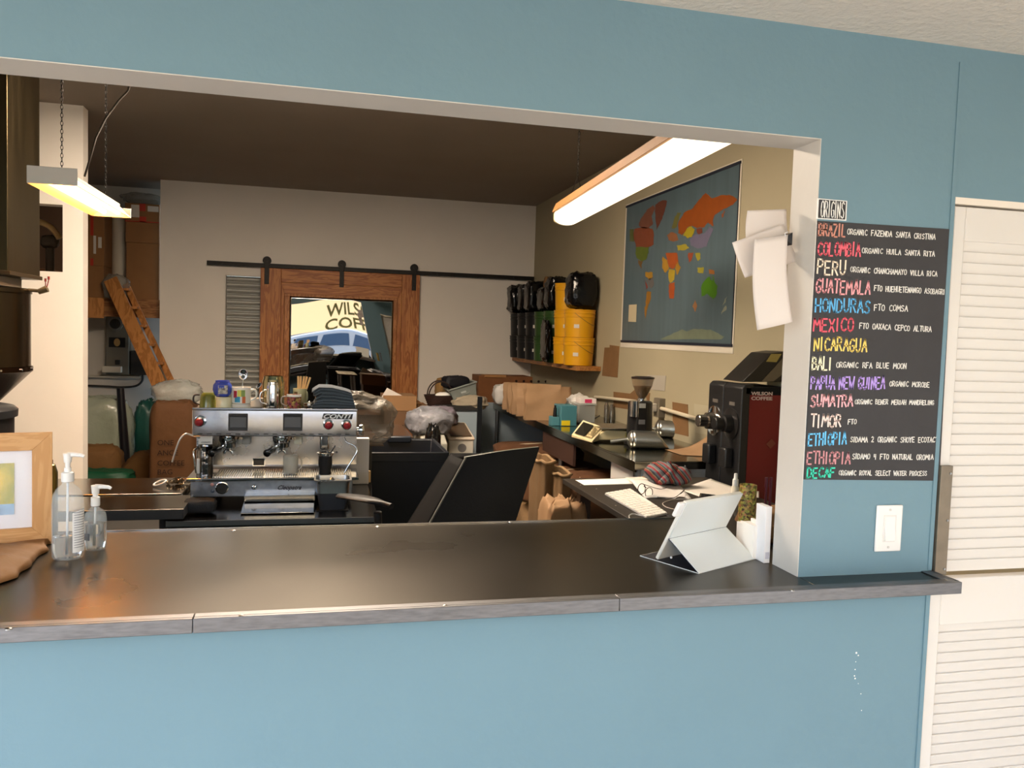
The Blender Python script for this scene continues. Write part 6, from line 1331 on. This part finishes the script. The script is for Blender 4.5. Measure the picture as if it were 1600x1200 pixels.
# stick mug
sm_, sx1_ = mug('mug', 'pale green mug holding flat wooden stirrers', 468.5, EY+.17, .031, .085, None, M('#b9b890', .3), handle=(.6, 0), hr=.004)
build('printed_patch', G().grid(lambda u, v: (sx1_+.0314*math.cos(-2.5+.6*u), EY+.17+.0314*math.sin(-2.5+.6*u), UT+.055+.016*v), 5, 2), M('#5d4a22', .4), sm_)
for i, (dx, an, lab) in enumerate(((-.012, -.02, 'wooden stirrer, leftmost in the pale green mug'), (-.004, .04, 'wooden stirrer, second from left in the pale green mug'), (.004, .12, 'wooden stirrer, middle of the bunch in the pale green mug'), (.008, .2, 'wooden stirrer, second from right in the pale green mug'), (.012, .30, 'wooden stirrer, rightmost in the pale green mug'))):
    X = TR((sx1_+dx*.5, EY+.165+.004*i, UT+.01), ry=an); build('stirrer', G().box((-.0045, -.001, 0), (.0045, .001, .132), X=X), M('#d8b27a', .6), label=lab, cat='stirrer', group='wooden stirrers in the mug', bevel=.0004)
# small tray with items, folded towels, plastic bag
x = wx(485, EY+.12); build('steel_dish', G().lathe([(.02, 0), (.035, .004), (.038, .012), (.036, .012), (.0, .005)], (x, EY+.12, UT), 24), CHROME, label='small lidded steel dish left of the grey towels', cat='dish', smooth=40)
build('steel_lid', G().lathe([(.030, 0), (.030, .010), (.012, .014), (0, .020)], (x-.004, EY+.12, UT+.013), 24), M('#a8a69e', .2, 1.), bpy.data.objects['steel_dish'], smooth=40)
tx0_, tx1_ = wx(490, EY+.12), wx(552, EY+.12)
tl = thing('towel_stack', 'stack of folded grey cleaning towels on the machine top right', 'towels', ((tx0_+tx1_)/2, EY+.16, UT), None)
TWM = M('#4d565c', .95, bump=(260, .5))
NT = 13
for i in range(NT):
    zi = UT+.0012+i*.0082; L0 = tx0_-.004+.014*math.sin(i*.35-.6)+rnd.uniform(-.004, .004); R1 = tx1_+.010-.0016*i
    def tf(u, v, zi=zi, L0=L0, R1=R1, i=i):
        a = 2*PI*u; rx = (R1-L0)/2; xx = (L0+R1)/2+rx*math.copysign(abs(math.cos(a))**.25, math.cos(a)); k = (xx-L0)/(R1-L0)
        h0 = (zi-UT)*(1-.30*k*k-.55*max(0, .22-k)*2.2); hh_ = .0030*math.copysign(abs(math.sin(a))**.7, math.sin(a))
        return (xx, EY+.05+.007*math.sin(i*2.4)+.20*v, UT+.0012+h0+.0030+hh_+.0008*math.sin(v*9+i)*min(1, i))
    g = G(); g.grid(tf, 36, 6); n_ = 37; g.f.append([j for j in range(36)][::-1]); g.m.append(0); build('towel', g, M('#5a646d' if i % 2 else '#3f474f', .95, bump=(260, .5)), tl, smooth=80)  # every other layer coloured darker for the shaded creases between folds
g = G()
for (xx, yy_) in ((545-10, 614), (545, 626)):
    p = P(xx, yy_, Y=EY+.045); g.box((p.x-.012, p.y, p.z-.002), (p.x+.012, p.y+.002, p.z+.002))
for (xx, yy_) in ((541, 613), (546, 626)):
    p = P(xx, yy_, Y=EY+.04); 
g = G(); pbx = P(568, 640, Y=EY+.6).x
g.sack((pbx, EY+.70, 1.020), (.34, .26, .24), .8, .13, 3.4, 81, ridge=.1); g.sack((pbx-.06, EY+.68, 1.21), (.26, .12, .08), 1.1, .2, 4, 83, ridge=.2); g.xf(Matrix.Translation((0, 0, 1.0205-min(p.z for p in g.v))))
build('plastic_bag', g, M('#5f5a52', .3, alpha=.6, bump=(22, .9), spec=.5), label='clear crumpled plastic bag slumped behind the grey towels', cat='plastic bag', smooth=80)
# ------------------------------------------------------------------ middle: chair, bins, boxes
MY = 2.55
# plinth cabinet that carries the plastic bag behind the machine
kd = thing('equipment_cabinet', 'dark low cabinet behind the espresso machine carrying the plastic bag', 'cabinet', (.25, EY+.62, 0))
build('body', G().box((.0, EY+.615, 0), (.30, EY+.84, 1.012)), M('#1d1c1a', .6), kd, bevel=.004)
build('lid_tray', G().box((-.01, EY+.612, 1.0125), (.36, EY+.84, 1.019)), M('#4a3f33', .6), kd, bevel=.002)
# large dark tote bin
q = lambda x, y, Y=3.0: P(x, y, Y=Y)
bc_y0, bc_y1 = 2.75, 3.35; zr = q(640, 708, 2.75).z
bxl, bxr = q(577, 706, 2.75).x+.0, q(702, 706, 2.75).x
tbn = thing('storage_bin', 'large dark navy plastic bin left of the office chair', 'bin', ((bxl+bxr)/2, 3.05, 0))
def rect(x0, y0, x1, y1, z): return [Vector((x0, y0, z)), Vector((x1, y0, z)), Vector((x1, y1, z)), Vector((x0, y1, z))]
NV = M('#12161f', .4)
build('tub', loft([rect(bxl+.05, bc_y0+.05, bxr-.05, bc_y1-.05, 0), rect(bxl+.012, bc_y0+.012, bxr-.012, bc_y1-.012, zr-.05), rect(bxl+.012, bc_y0+.012, bxr-.012, bc_y1-.012, zr), rect(bxl+.02, bc_y0+.02, bxr-.02, bc_y1-.02, zr), rect(bxl+.055, bc_y0+.055, bxr-.055, bc_y1-.055, .02)]), NV, tbn, bevel=.006)
g = G(); rim = [(bxl, bc_y0), (bxr, bc_y0), (bxr, bc_y1), (bxl, bc_y1)]
g.box((bxl, bc_y0, zr-.05), (bxr, bc_y0+.012, zr+.004)); g.box((bxl, bc_y1-.012, zr-.05), (bxr, bc_y1, zr+.004)); g.box((bxl, bc_y0, zr-.05), (bxl+.012, bc_y1, zr+.004)); g.box((bxr-.012, bc_y0, zr-.05), (bxr, bc_y1, zr+.004)); build('rim', g, NV, tbn, bevel=.004)
build('grip', G().box((bxl+.15, bc_y1-.03, zr-.02), (bxr-.15, bc_y1+.01, zr+.02)), M('#1d2430', .35), tbn, bevel=.008)
# small steel prep table
pt0 = P(590, 671, Y=3.7); pt1 = P(648, 682, Y=3.7); z = P(620, 683, Y=3.6).z
pt = thing('prep_table', 'small brown topped steel table behind the navy bin', 'table', (.7, 3.9, 0))
xa, xb = P(588, 683, Y=3.6).x, P(646, 683, Y=3.6).x
build('top', G().box((xa, 3.6, z-.02), (xb, 4.35, z)), M('#77675a', .2, .8), pt, bevel=.003)
for x, y in ((xa+.04, 3.65), (xb-.04, 3.65), (xa+.04, 4.3), (xb-.04, 4.3)): build('leg', G().cyl((x, y, 0), (x, y, z-.02), .014, 10), STEELB, pt, smooth=50)
# cardboard boxes under the barn door
Yc1 = 5.6
a = P(600, 664, Y=Yc1); b = P(651, 619, Y=Yc1); zlow = P(625, 642, Y=Yc1).z
tl_ = thing('pallet_shelf', 'low plywood bench under the barn door carrying boxes', 'bench', (.9, 6.0, 0))
build('board', G().box((.2, Yc1-.02, a.z-.03), (1.10, 6.5, a.z-.001)), M('#5f4630', .7), tl_, bevel=.003)
for x, y in ((.25, Yc1), (1.09, Yc1), (.25, 6.45), (1.09, 6.45)): build('leg', G().box((x-.03, y, 0), (x+.03, y+.04, a.z-.03)), M('#5f4630', .7), tl_)
t = thing('cardboard_box', 'plain tan box, lower of two under the barn door', 'box', ((a.x+b.x)/2, Yc1+.2, a.z), 'boxes under the barn door'); build('carton', G().box((a.x, Yc1, a.z), (b.x, Yc1+.4, zlow-.001)), M('#6f5138', .8), t, bevel=.003)
t = thing('cardboard_box', 'open tan box with a raised white flap, upper one under the barn door', 'box', ((a.x+b.x)/2, Yc1+.2, zlow), 'boxes under the barn door')
build('carton', G().box((a.x-.01, Yc1-.005, zlow), (b.x, Yc1+.38, b.z)), M('#94704c', .8), t, bevel=.003)
g = G(); g.prism([P(595, 622, Y=Yc1+.05), P(605, 606, Y=Yc1+.05), P(631, 619.5, Y=Yc1+.05)], (0, .01, 0)); build('flap', g, M('#cfc9c2', .7), t)
a = P(652, 657, Y=5.75); b = P(690, 641, Y=5.75); a.z = P(600, 664, Y=Yc1).z
build('cardboard_box', G().box((a.x, 5.75, a.z), (b.x, 6.1, b.z)), M('#7d5734', .8), label='flat brown box beside the two tan boxes', cat='box', bevel=.003)
for i in range(3):
    zz = b.z+.001+i*.022; build('flattened_carton', G().box((a.x+.0, 5.77+.03*i, zz), (b.x-.08-.05*i, 6.1, zz+.018)), M('#7a5634', .8), label=['flattened carton, bottom of the three left of the basket', 'flattened carton, middle of the three left of the basket', 'flattened carton, top of the three left of the basket'][i], cat='carton', group='flattened cartons', bevel=.002)
# basket
Yk = 5.85
a = P(668, 632, Y=Yk); bk0 = P(688, 638, Y=Yk); kzr = P(686, 617, Y=Yk).z; kxc = P(687, 625, Y=Yk).x; kr = (P(711, 620, Y=Yk).x-P(662, 620, Y=Yk).x)/2
kt_ = thing('wicker_basket', 'dark wicker basket with a tall arched handle by the back wall', 'basket', (kxc, Yk, b.z))
zbk = b.z+.0005
prof = []
nB = 7
for i in range(nB+1):
    zf = i/nB; rr1 = kr*(.62+.38*zf); prof += [(rr1, zbk+(kzr-zbk)*zf-.004), (rr1+.006, zbk+(kzr-zbk)*zf)]
prof += [(kr*.93, kzr), (kr*.60, zbk+.01), (0, zbk+.01)]
build('weave', G().lathe(prof, (kxc, Yk, 0), 36, sy=.7), M('#2a140e', .6, bump=(150, .8)), kt_, smooth=40)
hzt = P(688, 594, Y=Yk).z
for dy in (-.07, .07): build('handle', G().tube([(kxc-kr*.75*math.cos(t_a)-.0, Yk+dy*math.sin(t_a)*.3+dy*.8, kzr-.01+(hzt-kzr)*math.sin(t_a)) for t_a in [PI*i/20 for i in range(21)]], .0065, 8), M('#23110c', .6), kt_, smooth=60)
crumple('white_packet', 'small white crumpled packet inside the wicker basket', 'packet', (kxc+.03, Yk, kzr-.04), (.14, .12, .06), PAPER, .8, .1, 4, 91)
# tilted grey bin with junk
Yt = 5.9; tc = P(722, 614, Y=Yt)
ZS = bz0-.0 if False else None
g = G(); X = TR((tc.x, Yt, tc.z), ry=math.radians(-18)); 
tg = thing('grey_bin', 'translucent grey plastic bin tilted beside the basket', 'bin', (tc.x, Yt, tc.z-.12))
build('tub', loft([[X @ p for p in rect(-.10, -.12, .10, .12, -.10)], [X @ p for p in rect(-.135, -.15, .135, .15, .07)], [X @ p for p in rect(-.145, -.16, .145, .16, .07)], [X @ p for p in rect(-.145, -.16, .145, .16, .085)], [X @ p for p in rect(-.125, -.14, .125, .14, .085)], [X @ p for p in rect(-.09, -.11, .09, .11, -.09)]]), M('#7c8380', .35), tg, bevel=.006)
build('lettering', textat('Lidex', .04, (0, 0, 0)).xf(X @ Matrix.Translation((-.04, -.142, .0))) if False else G().box((-.03, -.146, .0), (.04, -.143, .004), X=X).box((-.03, -.146, .012), (.02, -.143, .030), X=X), M('#a9aeac', .4), tg)
crumple('black_pouch', 'dark navy pouch leaning on the tilted grey bin', 'bag', (P(712, 603, Y=Yt+.05).x, Yt+.06, P(706, 608, Y=Yt).z), (.26, .16, .12), M('#0d0f18', .6), .5, .06, 4, 93, rz=.3)
crumple('burlap_bundle', 'tan burlap bundle behind the basket handle', 'cloth', (P(694, 610, Y=6.2).x, 6.2, P(694, 625, Y=6.2).z), (.18, .2, .22), M('#8a6b3f', .9, bump=(100, .5)), .7, .08, 4, 94)
crumple('canvas_cloth', 'pale crumpled canvas cloth under the tilted grey bin', 'cloth', (P(733, 632, Y=5.8).x, 5.8, P(733, 641, Y=5.8).z), (.34, .24, .14), M('#a39885', .9, bump=(40, .6)), .7, .14, 5, 95)
build('corner_cabinet', G().box((P(692, 645, Y=5.3).x, 5.3, 0), (P(748, 645, Y=5.3).x, 6.1, P(715, 642, Y=5.3).z)), M('#8f9ea8', .6), label='pale blue grey cabinet standing below the tilted grey bin', cat='cabinet', bevel=.004)
cabz = P(715, 642, Y=5.3).z
build('black_mat', G().box((P(692, 645, Y=5.3).x-.005, 5.29, cabz+.0005), (P(748, 645, Y=5.3).x+.005, 6.1, cabz+.012)), BLACKM, label='black mat covering the pale blue cabinet', cat='mat')
build('upright_post', G().box((P(746.5, 700, Y=5.0).x-.012, 5.0, 0), (P(750, 700, Y=5.0).x+.008, 5.02, P(749, 620, Y=5.0).z)), M('#22262c', .35, .6), label='thin dark upright post at the corner of the cabinet', cat='post')
build('daylit_panel', G().box((P(754, 640, Y=5.5).x, 6.36, 0), (2.48, 6.40, SC+.0)), M('#9aa8b2', .6), label='panel at the far end under the steel counter, coloured with blue daylight', cat='panel')  # blue cast of daylight put into the panel's colour
# ingredient bins
Yi = 4.6
a = P(701, 712, Y=Yi); b = P(741, 664, Y=Yi); zt_ = P(720, 686, Y=Yi).z
ib = thing('ingredient_bin', 'white wheeled ingredient bin with a brown sloping lid', 'bin', ((a.x+b.x)/2, Yi+.2, 0))
build('body', G().box((a.x, Yi, .02), (b.x, Yi+.45, zt_)), M('#c4c2b8', .5), ib, bevel=.012)
g = G(); g.prism([(a.x-.006, Yi-.01, zt_-.01), (a.x-.006, Yi-.01, zt_+.012), (a.x-.006, Yi+.40, P(720, 661, Y=Yi+.4).z), (a.x-.006, Yi+.46, P(720, 661, Y=Yi+.4).z), (a.x-.006, Yi+.46, zt_-.01)], (b.x-a.x+.012, 0, 0)); build('lid', g, M('#cdbfae', .5), ib, bevel=.008)
g = G(); z1c = P(720, 661, Y=Yi+.4).z; k1 = (z1c-zt_-.012)/.41
g.prism([(a.x+.015, Yi+.01, zt_+.016+.02*k1), (b.x-.015, Yi+.01, zt_+.016+.02*k1), (b.x-.015, Yi+.37, zt_+.016+.38*k1), (a.x+.015, Yi+.37, zt_+.016+.38*k1)], (0, 0, .006)); build('lid_window', g, M('#4e3f30', .3), ib)
c = P(722, 700, Y=Yi); build('seal', G().cyl((c.x, Yi-.002, c.z), (c.x, Yi, c.z), .035, 20), M('#6f7072', .5), ib)
ib2 = thing('ingredient_bin', 'second white bin with bags stuffed on top, left of the brown lidded one', 'bin', (P(680, 700, Y=4.4).x, 4.5, 0))
x0_, x1_ = P(660, 700, Y=4.3).x, P(699, 700, Y=4.3).x; z2 = P(680, 682, Y=4.3).z
g = G(); g.prism([(x0_, 4.3, .02), (x0_, 4.3, z2-.05), (x0_, 4.85, z2+.12), (x0_, 4.85, .02)], (x1_-x0_, 0, 0)); build('body', g, M('#a8a79d', .5), ib2, bevel=.01)
crumple('plastic_bag', 'pale grey crumpled plastic bags heaped on the second bin', 'plastic bag', (P(672, 665, Y=4.5).x, 4.55, P(672, 684, Y=4.5).z), (.34, .3, .22), M('#74757c', .35, bump=(24, .8), var=(20, .3)), .7, .14, 3.4, 101, ridge=.1)
crumple('plastic_bag', 'black corner of a rubbish bag between the two white bins', 'plastic bag', (P(676, 690, Y=4.2).x, 4.2, 0), (.13, .1, P(676, 672, Y=4.2).z), BAGM, .6, .06, 5, 102, ridge=.1)
crumple('plastic_bag', 'mauve and white crumpled bag below the flat brown box', 'plastic bag', (P(690, 655, Y=4.9).x, 4.95, P(690, 668, Y=4.9).z), (.26, .24, .16), M('#6f6873', .4, bump=(24, .8), var=(20, .4)), .7, .16, 3.4, 103, ridge=.1)
build('bag_bench', G().box((P(650, 680, Y=5.0).x, 4.87, 0), (P(692, 680, Y=5.0).x-.0, 5.25, P(690, 668, Y=4.9).z-.001)), M('#3a332c', .7), label='dark low crate under the crumpled bags', cat='crate')
# office chair
Yo = 1.45
oc = thing('office_chair', 'black leather office chair behind the counter', 'chair', (.75, Yo-.1, 0))
c1, c2, c3, c4_ = P(720, 716, Y=Yo), P(842, 699, Y=Yo-.0), P(818, 840, Y=Yo-.12), P(690, 840, Y=Yo-.12)
tlb, trb = P(727, 716, Y=Yo), P(842, 700, Y=Yo)
# backrest as a rounded slab with curved edge, leaning
LEA = M('#08080a', .5, bump=(120, .12), spec=.3)
bl, br = P(672, 812, Y=Yo-.13), P(806, 812, Y=Yo-.13)
bl = bl+(bl-P(722, 716, Y=Yo))*.75; br = br+(br-trb)*.75
nrmc = (br-bl).cross(tlb-bl).normalized()
if nrmc.y > 0: nrmc = -nrmc
def bk(u, v, off=0.):
    p = bl.lerp(br, u).lerp(tlb.lerp(trb, u), v); bow = .035*math.sin(PI*u)-.012*math.sin(PI*v)
    return p+nrmc*(off)+nrmc*bow*.35
g = G(); nu, nv = 18, 16
g.grid(lambda u, v: bk(u, v, .012), nu, nv); g.grid(lambda u, v: bk(u, v, -.055), nu, nv)
for e0, e1 in (((0, 0), (1, 0)), ((1, 0), (1, 1)), ((1, 1), (0, 1)), ((0, 1), (0, 0))):
    g.grid(lambda t, s, e0=e0, e1=e1: bk(e0[0]+(e1[0]-e0[0])*t, e0[1]+(e1[1]-e0[1])*t, .012-.067*s), 18, 2)
build('backrest', g, LEA, oc, smooth=40)
g = G(); g.tube([bk(0, v, .012) for v in [i/12 for i in range(13)]], .004, 6); build('piping', g, M('#6a6860', .5), oc, smooth=60)
g = G(); g.tube([bk(u, 1, -.012) for u in [i/12 for i in range(13)]], .011, 8); build('top_trim', g, M('#6b6c62', .35), oc, smooth=60)
# left side wing of the backrest (front cushion seen past the shell)
def ws(u, v): 
    a = bk(0, v, -.02); return a+Vector((-.06*math.sin(PI*.5*u)*(1-.35*v), .10*u, .01*u))
g = G(); g.grid(ws, 8, 14); g.grid(lambda u, v: ws(1, v)+Vector((.35*u, .02, 0)), 6, 14); build('cushion', g, M('#060607', .75, spec=.12), oc, smooth=60, solid=.012)
build('seat', G().sack((.72, Yo+.12, .50), (.5, .5, .11), .35, .02, 3, 7), LEA, oc, smooth=60)
build('gas_post', G().cyl((.72, Yo+.1, .1), (.72, Yo+.1, .52), .03, 14), CHROME, oc)
for i in range(5): a = 2*PI*i/5; build('base_leg', G().tube([(.72, Yo+.1, .11), (.72+.3*math.cos(a), Yo+.1+.3*math.sin(a), .05)], [.03, .018], 8), BLACK, oc); 
for i in range(5): a = 2*PI*i/5; build('caster', G().cyl((.72+.3*math.cos(a)-.015, Yo+.1+.3*math.sin(a), .026), (.72+.3*math.cos(a)+.015, Yo+.1+.3*math.sin(a), .026), .026, 12), BLACK, oc)
# armrest
A = P(531, 775, Y=1.55); B = P(612, 791, Y=1.30); A2 = P(560, 772, Y=1.60)
g = G(); n = 12; rings = []
for i in range(n+1):
    t = i/n; c = A.lerp(B, t)+UPZ*(.008*math.sin(PI*t)); wv = .012+.030*math.sin(PI*min(1, t*1.15+.05))**.6; dirv = (B-A).normalized(); sd_ = Vector((-dirv.y, dirv.x, 0)).normalized()
    rings.append([c+sd_*wv*math.cos(a)+UPZ*(.011*math.sin(a)) for a in [2*PI*k/12 for k in range(12)]])
build('armrest', loft(rings), M('#0b0b0d', .5, spec=.4), oc, smooth=60)
pm_ = P(590, 800, Y=1.38); build('arm_post', G().tube([pm_, pm_+Vector((.02, .02, -.25)), (.66, Yo+.1, .52)], .016, 8), BLACK, oc, smooth=60)
# ------------------------------------------------------------------ coffee sacks under the steel counter
def layer(name, label, pts, Yd, z0, mat, seed, dims, rz=0):
    return crumple(name, label, 'sack', pts, dims, mat, .4, .035, 3, seed, ridge=.06, group='coffee sacks under the steel counter', rz=rz)
SK = M('#5a3a22', .8, bump=(60, .4), var=(5, .12)); SK2 = M('#7d6242', .8, bump=(60, .4), var=(5, .1))
zz = [.0, .22, .43]
layer('coffee_sack', 'dark brown coffee sack under the far part of the steel counter, top one', (1.86, 4.85, .50), 0, 0, SK, 111, (.74, .52, .20), -.1)
layer('coffee_sack', 'brown coffee sack lying second from top under the steel counter', (1.84, 4.35, .38), 0, 0, SK, 112, (.78, .52, .24), .1)
layer('coffee_sack', 'brown coffee sack in the middle row under the steel counter', (1.80, 3.75, .44), 0, 0, SK, 113, (.78, .52, .22), -.15)
layer('coffee_sack', 'large brown coffee sack nearest under the steel counter', (1.82, 3.15, .44), 0, 0, SK, 114, (.78, .52, .24), .05)
layer('coffee_sack', 'lowest coffee sack under the far counter end', (1.86, 4.9, .0), 0, 0, SK2, 115, (.74, .5, .48), .05)
layer('coffee_sack', 'lowest coffee sack under the middle of the counter', (1.84, 4.25, .0), 0, 0, SK2, 116, (.76, .5, .36), -.05)
layer('coffee_sack', 'lower coffee sack beneath the middle row', (1.82, 3.75, .0), 0, 0, SK2, 117, (.74, .48, .42), -.05)
layer('coffee_sack', 'lower coffee sack beneath the nearest brown one', (1.84, 3.2, .0), 0, 0, SK2, 118, (.74, .5, .42), -.05)
for i, (sx_c, sy_c, zt__) in enumerate(((1.86, 4.85, .70), (1.84, 4.35, .62), (1.80, 3.75, .66), (1.82, 3.15, .68))):
    so_ = bpy.data.objects['coffee_sack' + ('' if i == 0 else '.%03d' % i)]
    top = max(v.co.z for v in so_.data.vertices)+so_.location.z
    g = G(); g.tube(smoothpts([Vector((sx_c-.36+.09*k, sy_c-.06+.03*math.sin(k*1.3)+.02*k, top-.004-.10*abs(k/4-1)**3)) for k in range(8)]), .008, 6); build('liner_seam', g, M('#a3927a', .7), so_, smooth=60)
# pale liner seams lying over the sacks
for i, (pts, lab) in enumerate((([(838, 722), (868, 712), (900, 700), (960, 692)], 'pale twisted bag tie lying over the nearest brown sack'), ([(760, 684), (785, 675), (805, 669)], 'pale twisted bag tie on the far brown sack'), ([(830, 705), (856, 694), (885, 686)], 'pale twisted bag tie over the middle brown sack'))):
    Ys = (3.4, 4.9, 4.1)[i]; w_ = [P(x, y, Y=Ys-.25*k) for k, (x, y) in enumerate(pts)]
# open kraft sacks standing in front
for i, (xp, yb1, wpx, lab) in enumerate(((858, 722, 26, 'open kraft sack with rolled rim, left of the pair before the desk'), (884, 742, 24, 'open kraft sack with rolled rim, right of the pair before the desk'))):
    Yq = 2.85-.1*i; c = P(xp, yb1, Y=Yq); wq = P(xp+wpx/2, yb1, Y=Yq).x-P(xp-wpx/2, yb1, Y=Yq).x
    t = thing('kraft_sack', lab, 'sack', (c.x, Yq, 0), 'open kraft sacks by the desk')
    r = wq/2; hgt = c.z
    g = G(); n = 40; rings = []
    for z_, k in ((0, .95), (hgt*.3, 1.02), (hgt*.6, .97), (hgt*.85, 1.0), (hgt-.03, .98), (hgt-.002, 1.04), (hgt, .9), (hgt-.05, .85)):
        rings.append([Vector((c.x+r*k*(math.copysign(abs(math.cos(a))**.6, math.cos(a)))*(1+.05*math.sin(a*9+i)), Yq+.16+.16*k*math.copysign(abs(math.sin(a))**.6, math.sin(a))*(1+.05*math.cos(a*7)), z_)) for a in [2*PI*j/n for j in range(n)]])
    build('bag', loft(rings), M('#6e563a', .75, bump=(24, .3), var=(6, .08)), t, smooth=50)
    g = G(); g.tube([rings[5][j]+UPZ*(.006*math.sin(j*.8)) for j in range(n)], .010, 7, close=True); build('rolled_rim', g, M('#846a4a', .7), t, smooth=60)
    if True:
        for zc in (hgt-.20, hgt-.42):
            X = Matrix.Translation((c.x, Yq-.008, zc)) @ Matrix.Rotation(PI/2, 4, 'X'); build('printed_oval', G().lathe([(.0, .0015), (.022, .001), (.022, 0)], n=20, sy=1.8, X=X), M('#5d4526', .8), t)
# lower kraft bags at the desk's foot
for i, (xp, yp, lab) in enumerate(((868, 800, 'folded kraft sack edge showing low beside the desk leg, left'), (892, 800, 'folded kraft sack edge showing low beside the desk leg, right'))):
    c = P(xp, yp, Y=2.3); crumple('kraft_sack', lab, 'sack', (c.x, 2.3+.02*i, 0), (.15, .22, c.z+.04), KRAFT, .35, .05, 4, 120+i, ridge=.1)
crumple('kraft_sack', 'big tan kraft sack under the desk right of its leg', 'sack', (1.74, 1.85, 0), (.4, .5, .58), M('#7a5a2a', .75, bump=(20, .3)), .35, .05, 4, 125, ridge=.1)
bpy.context.view_layer.update()
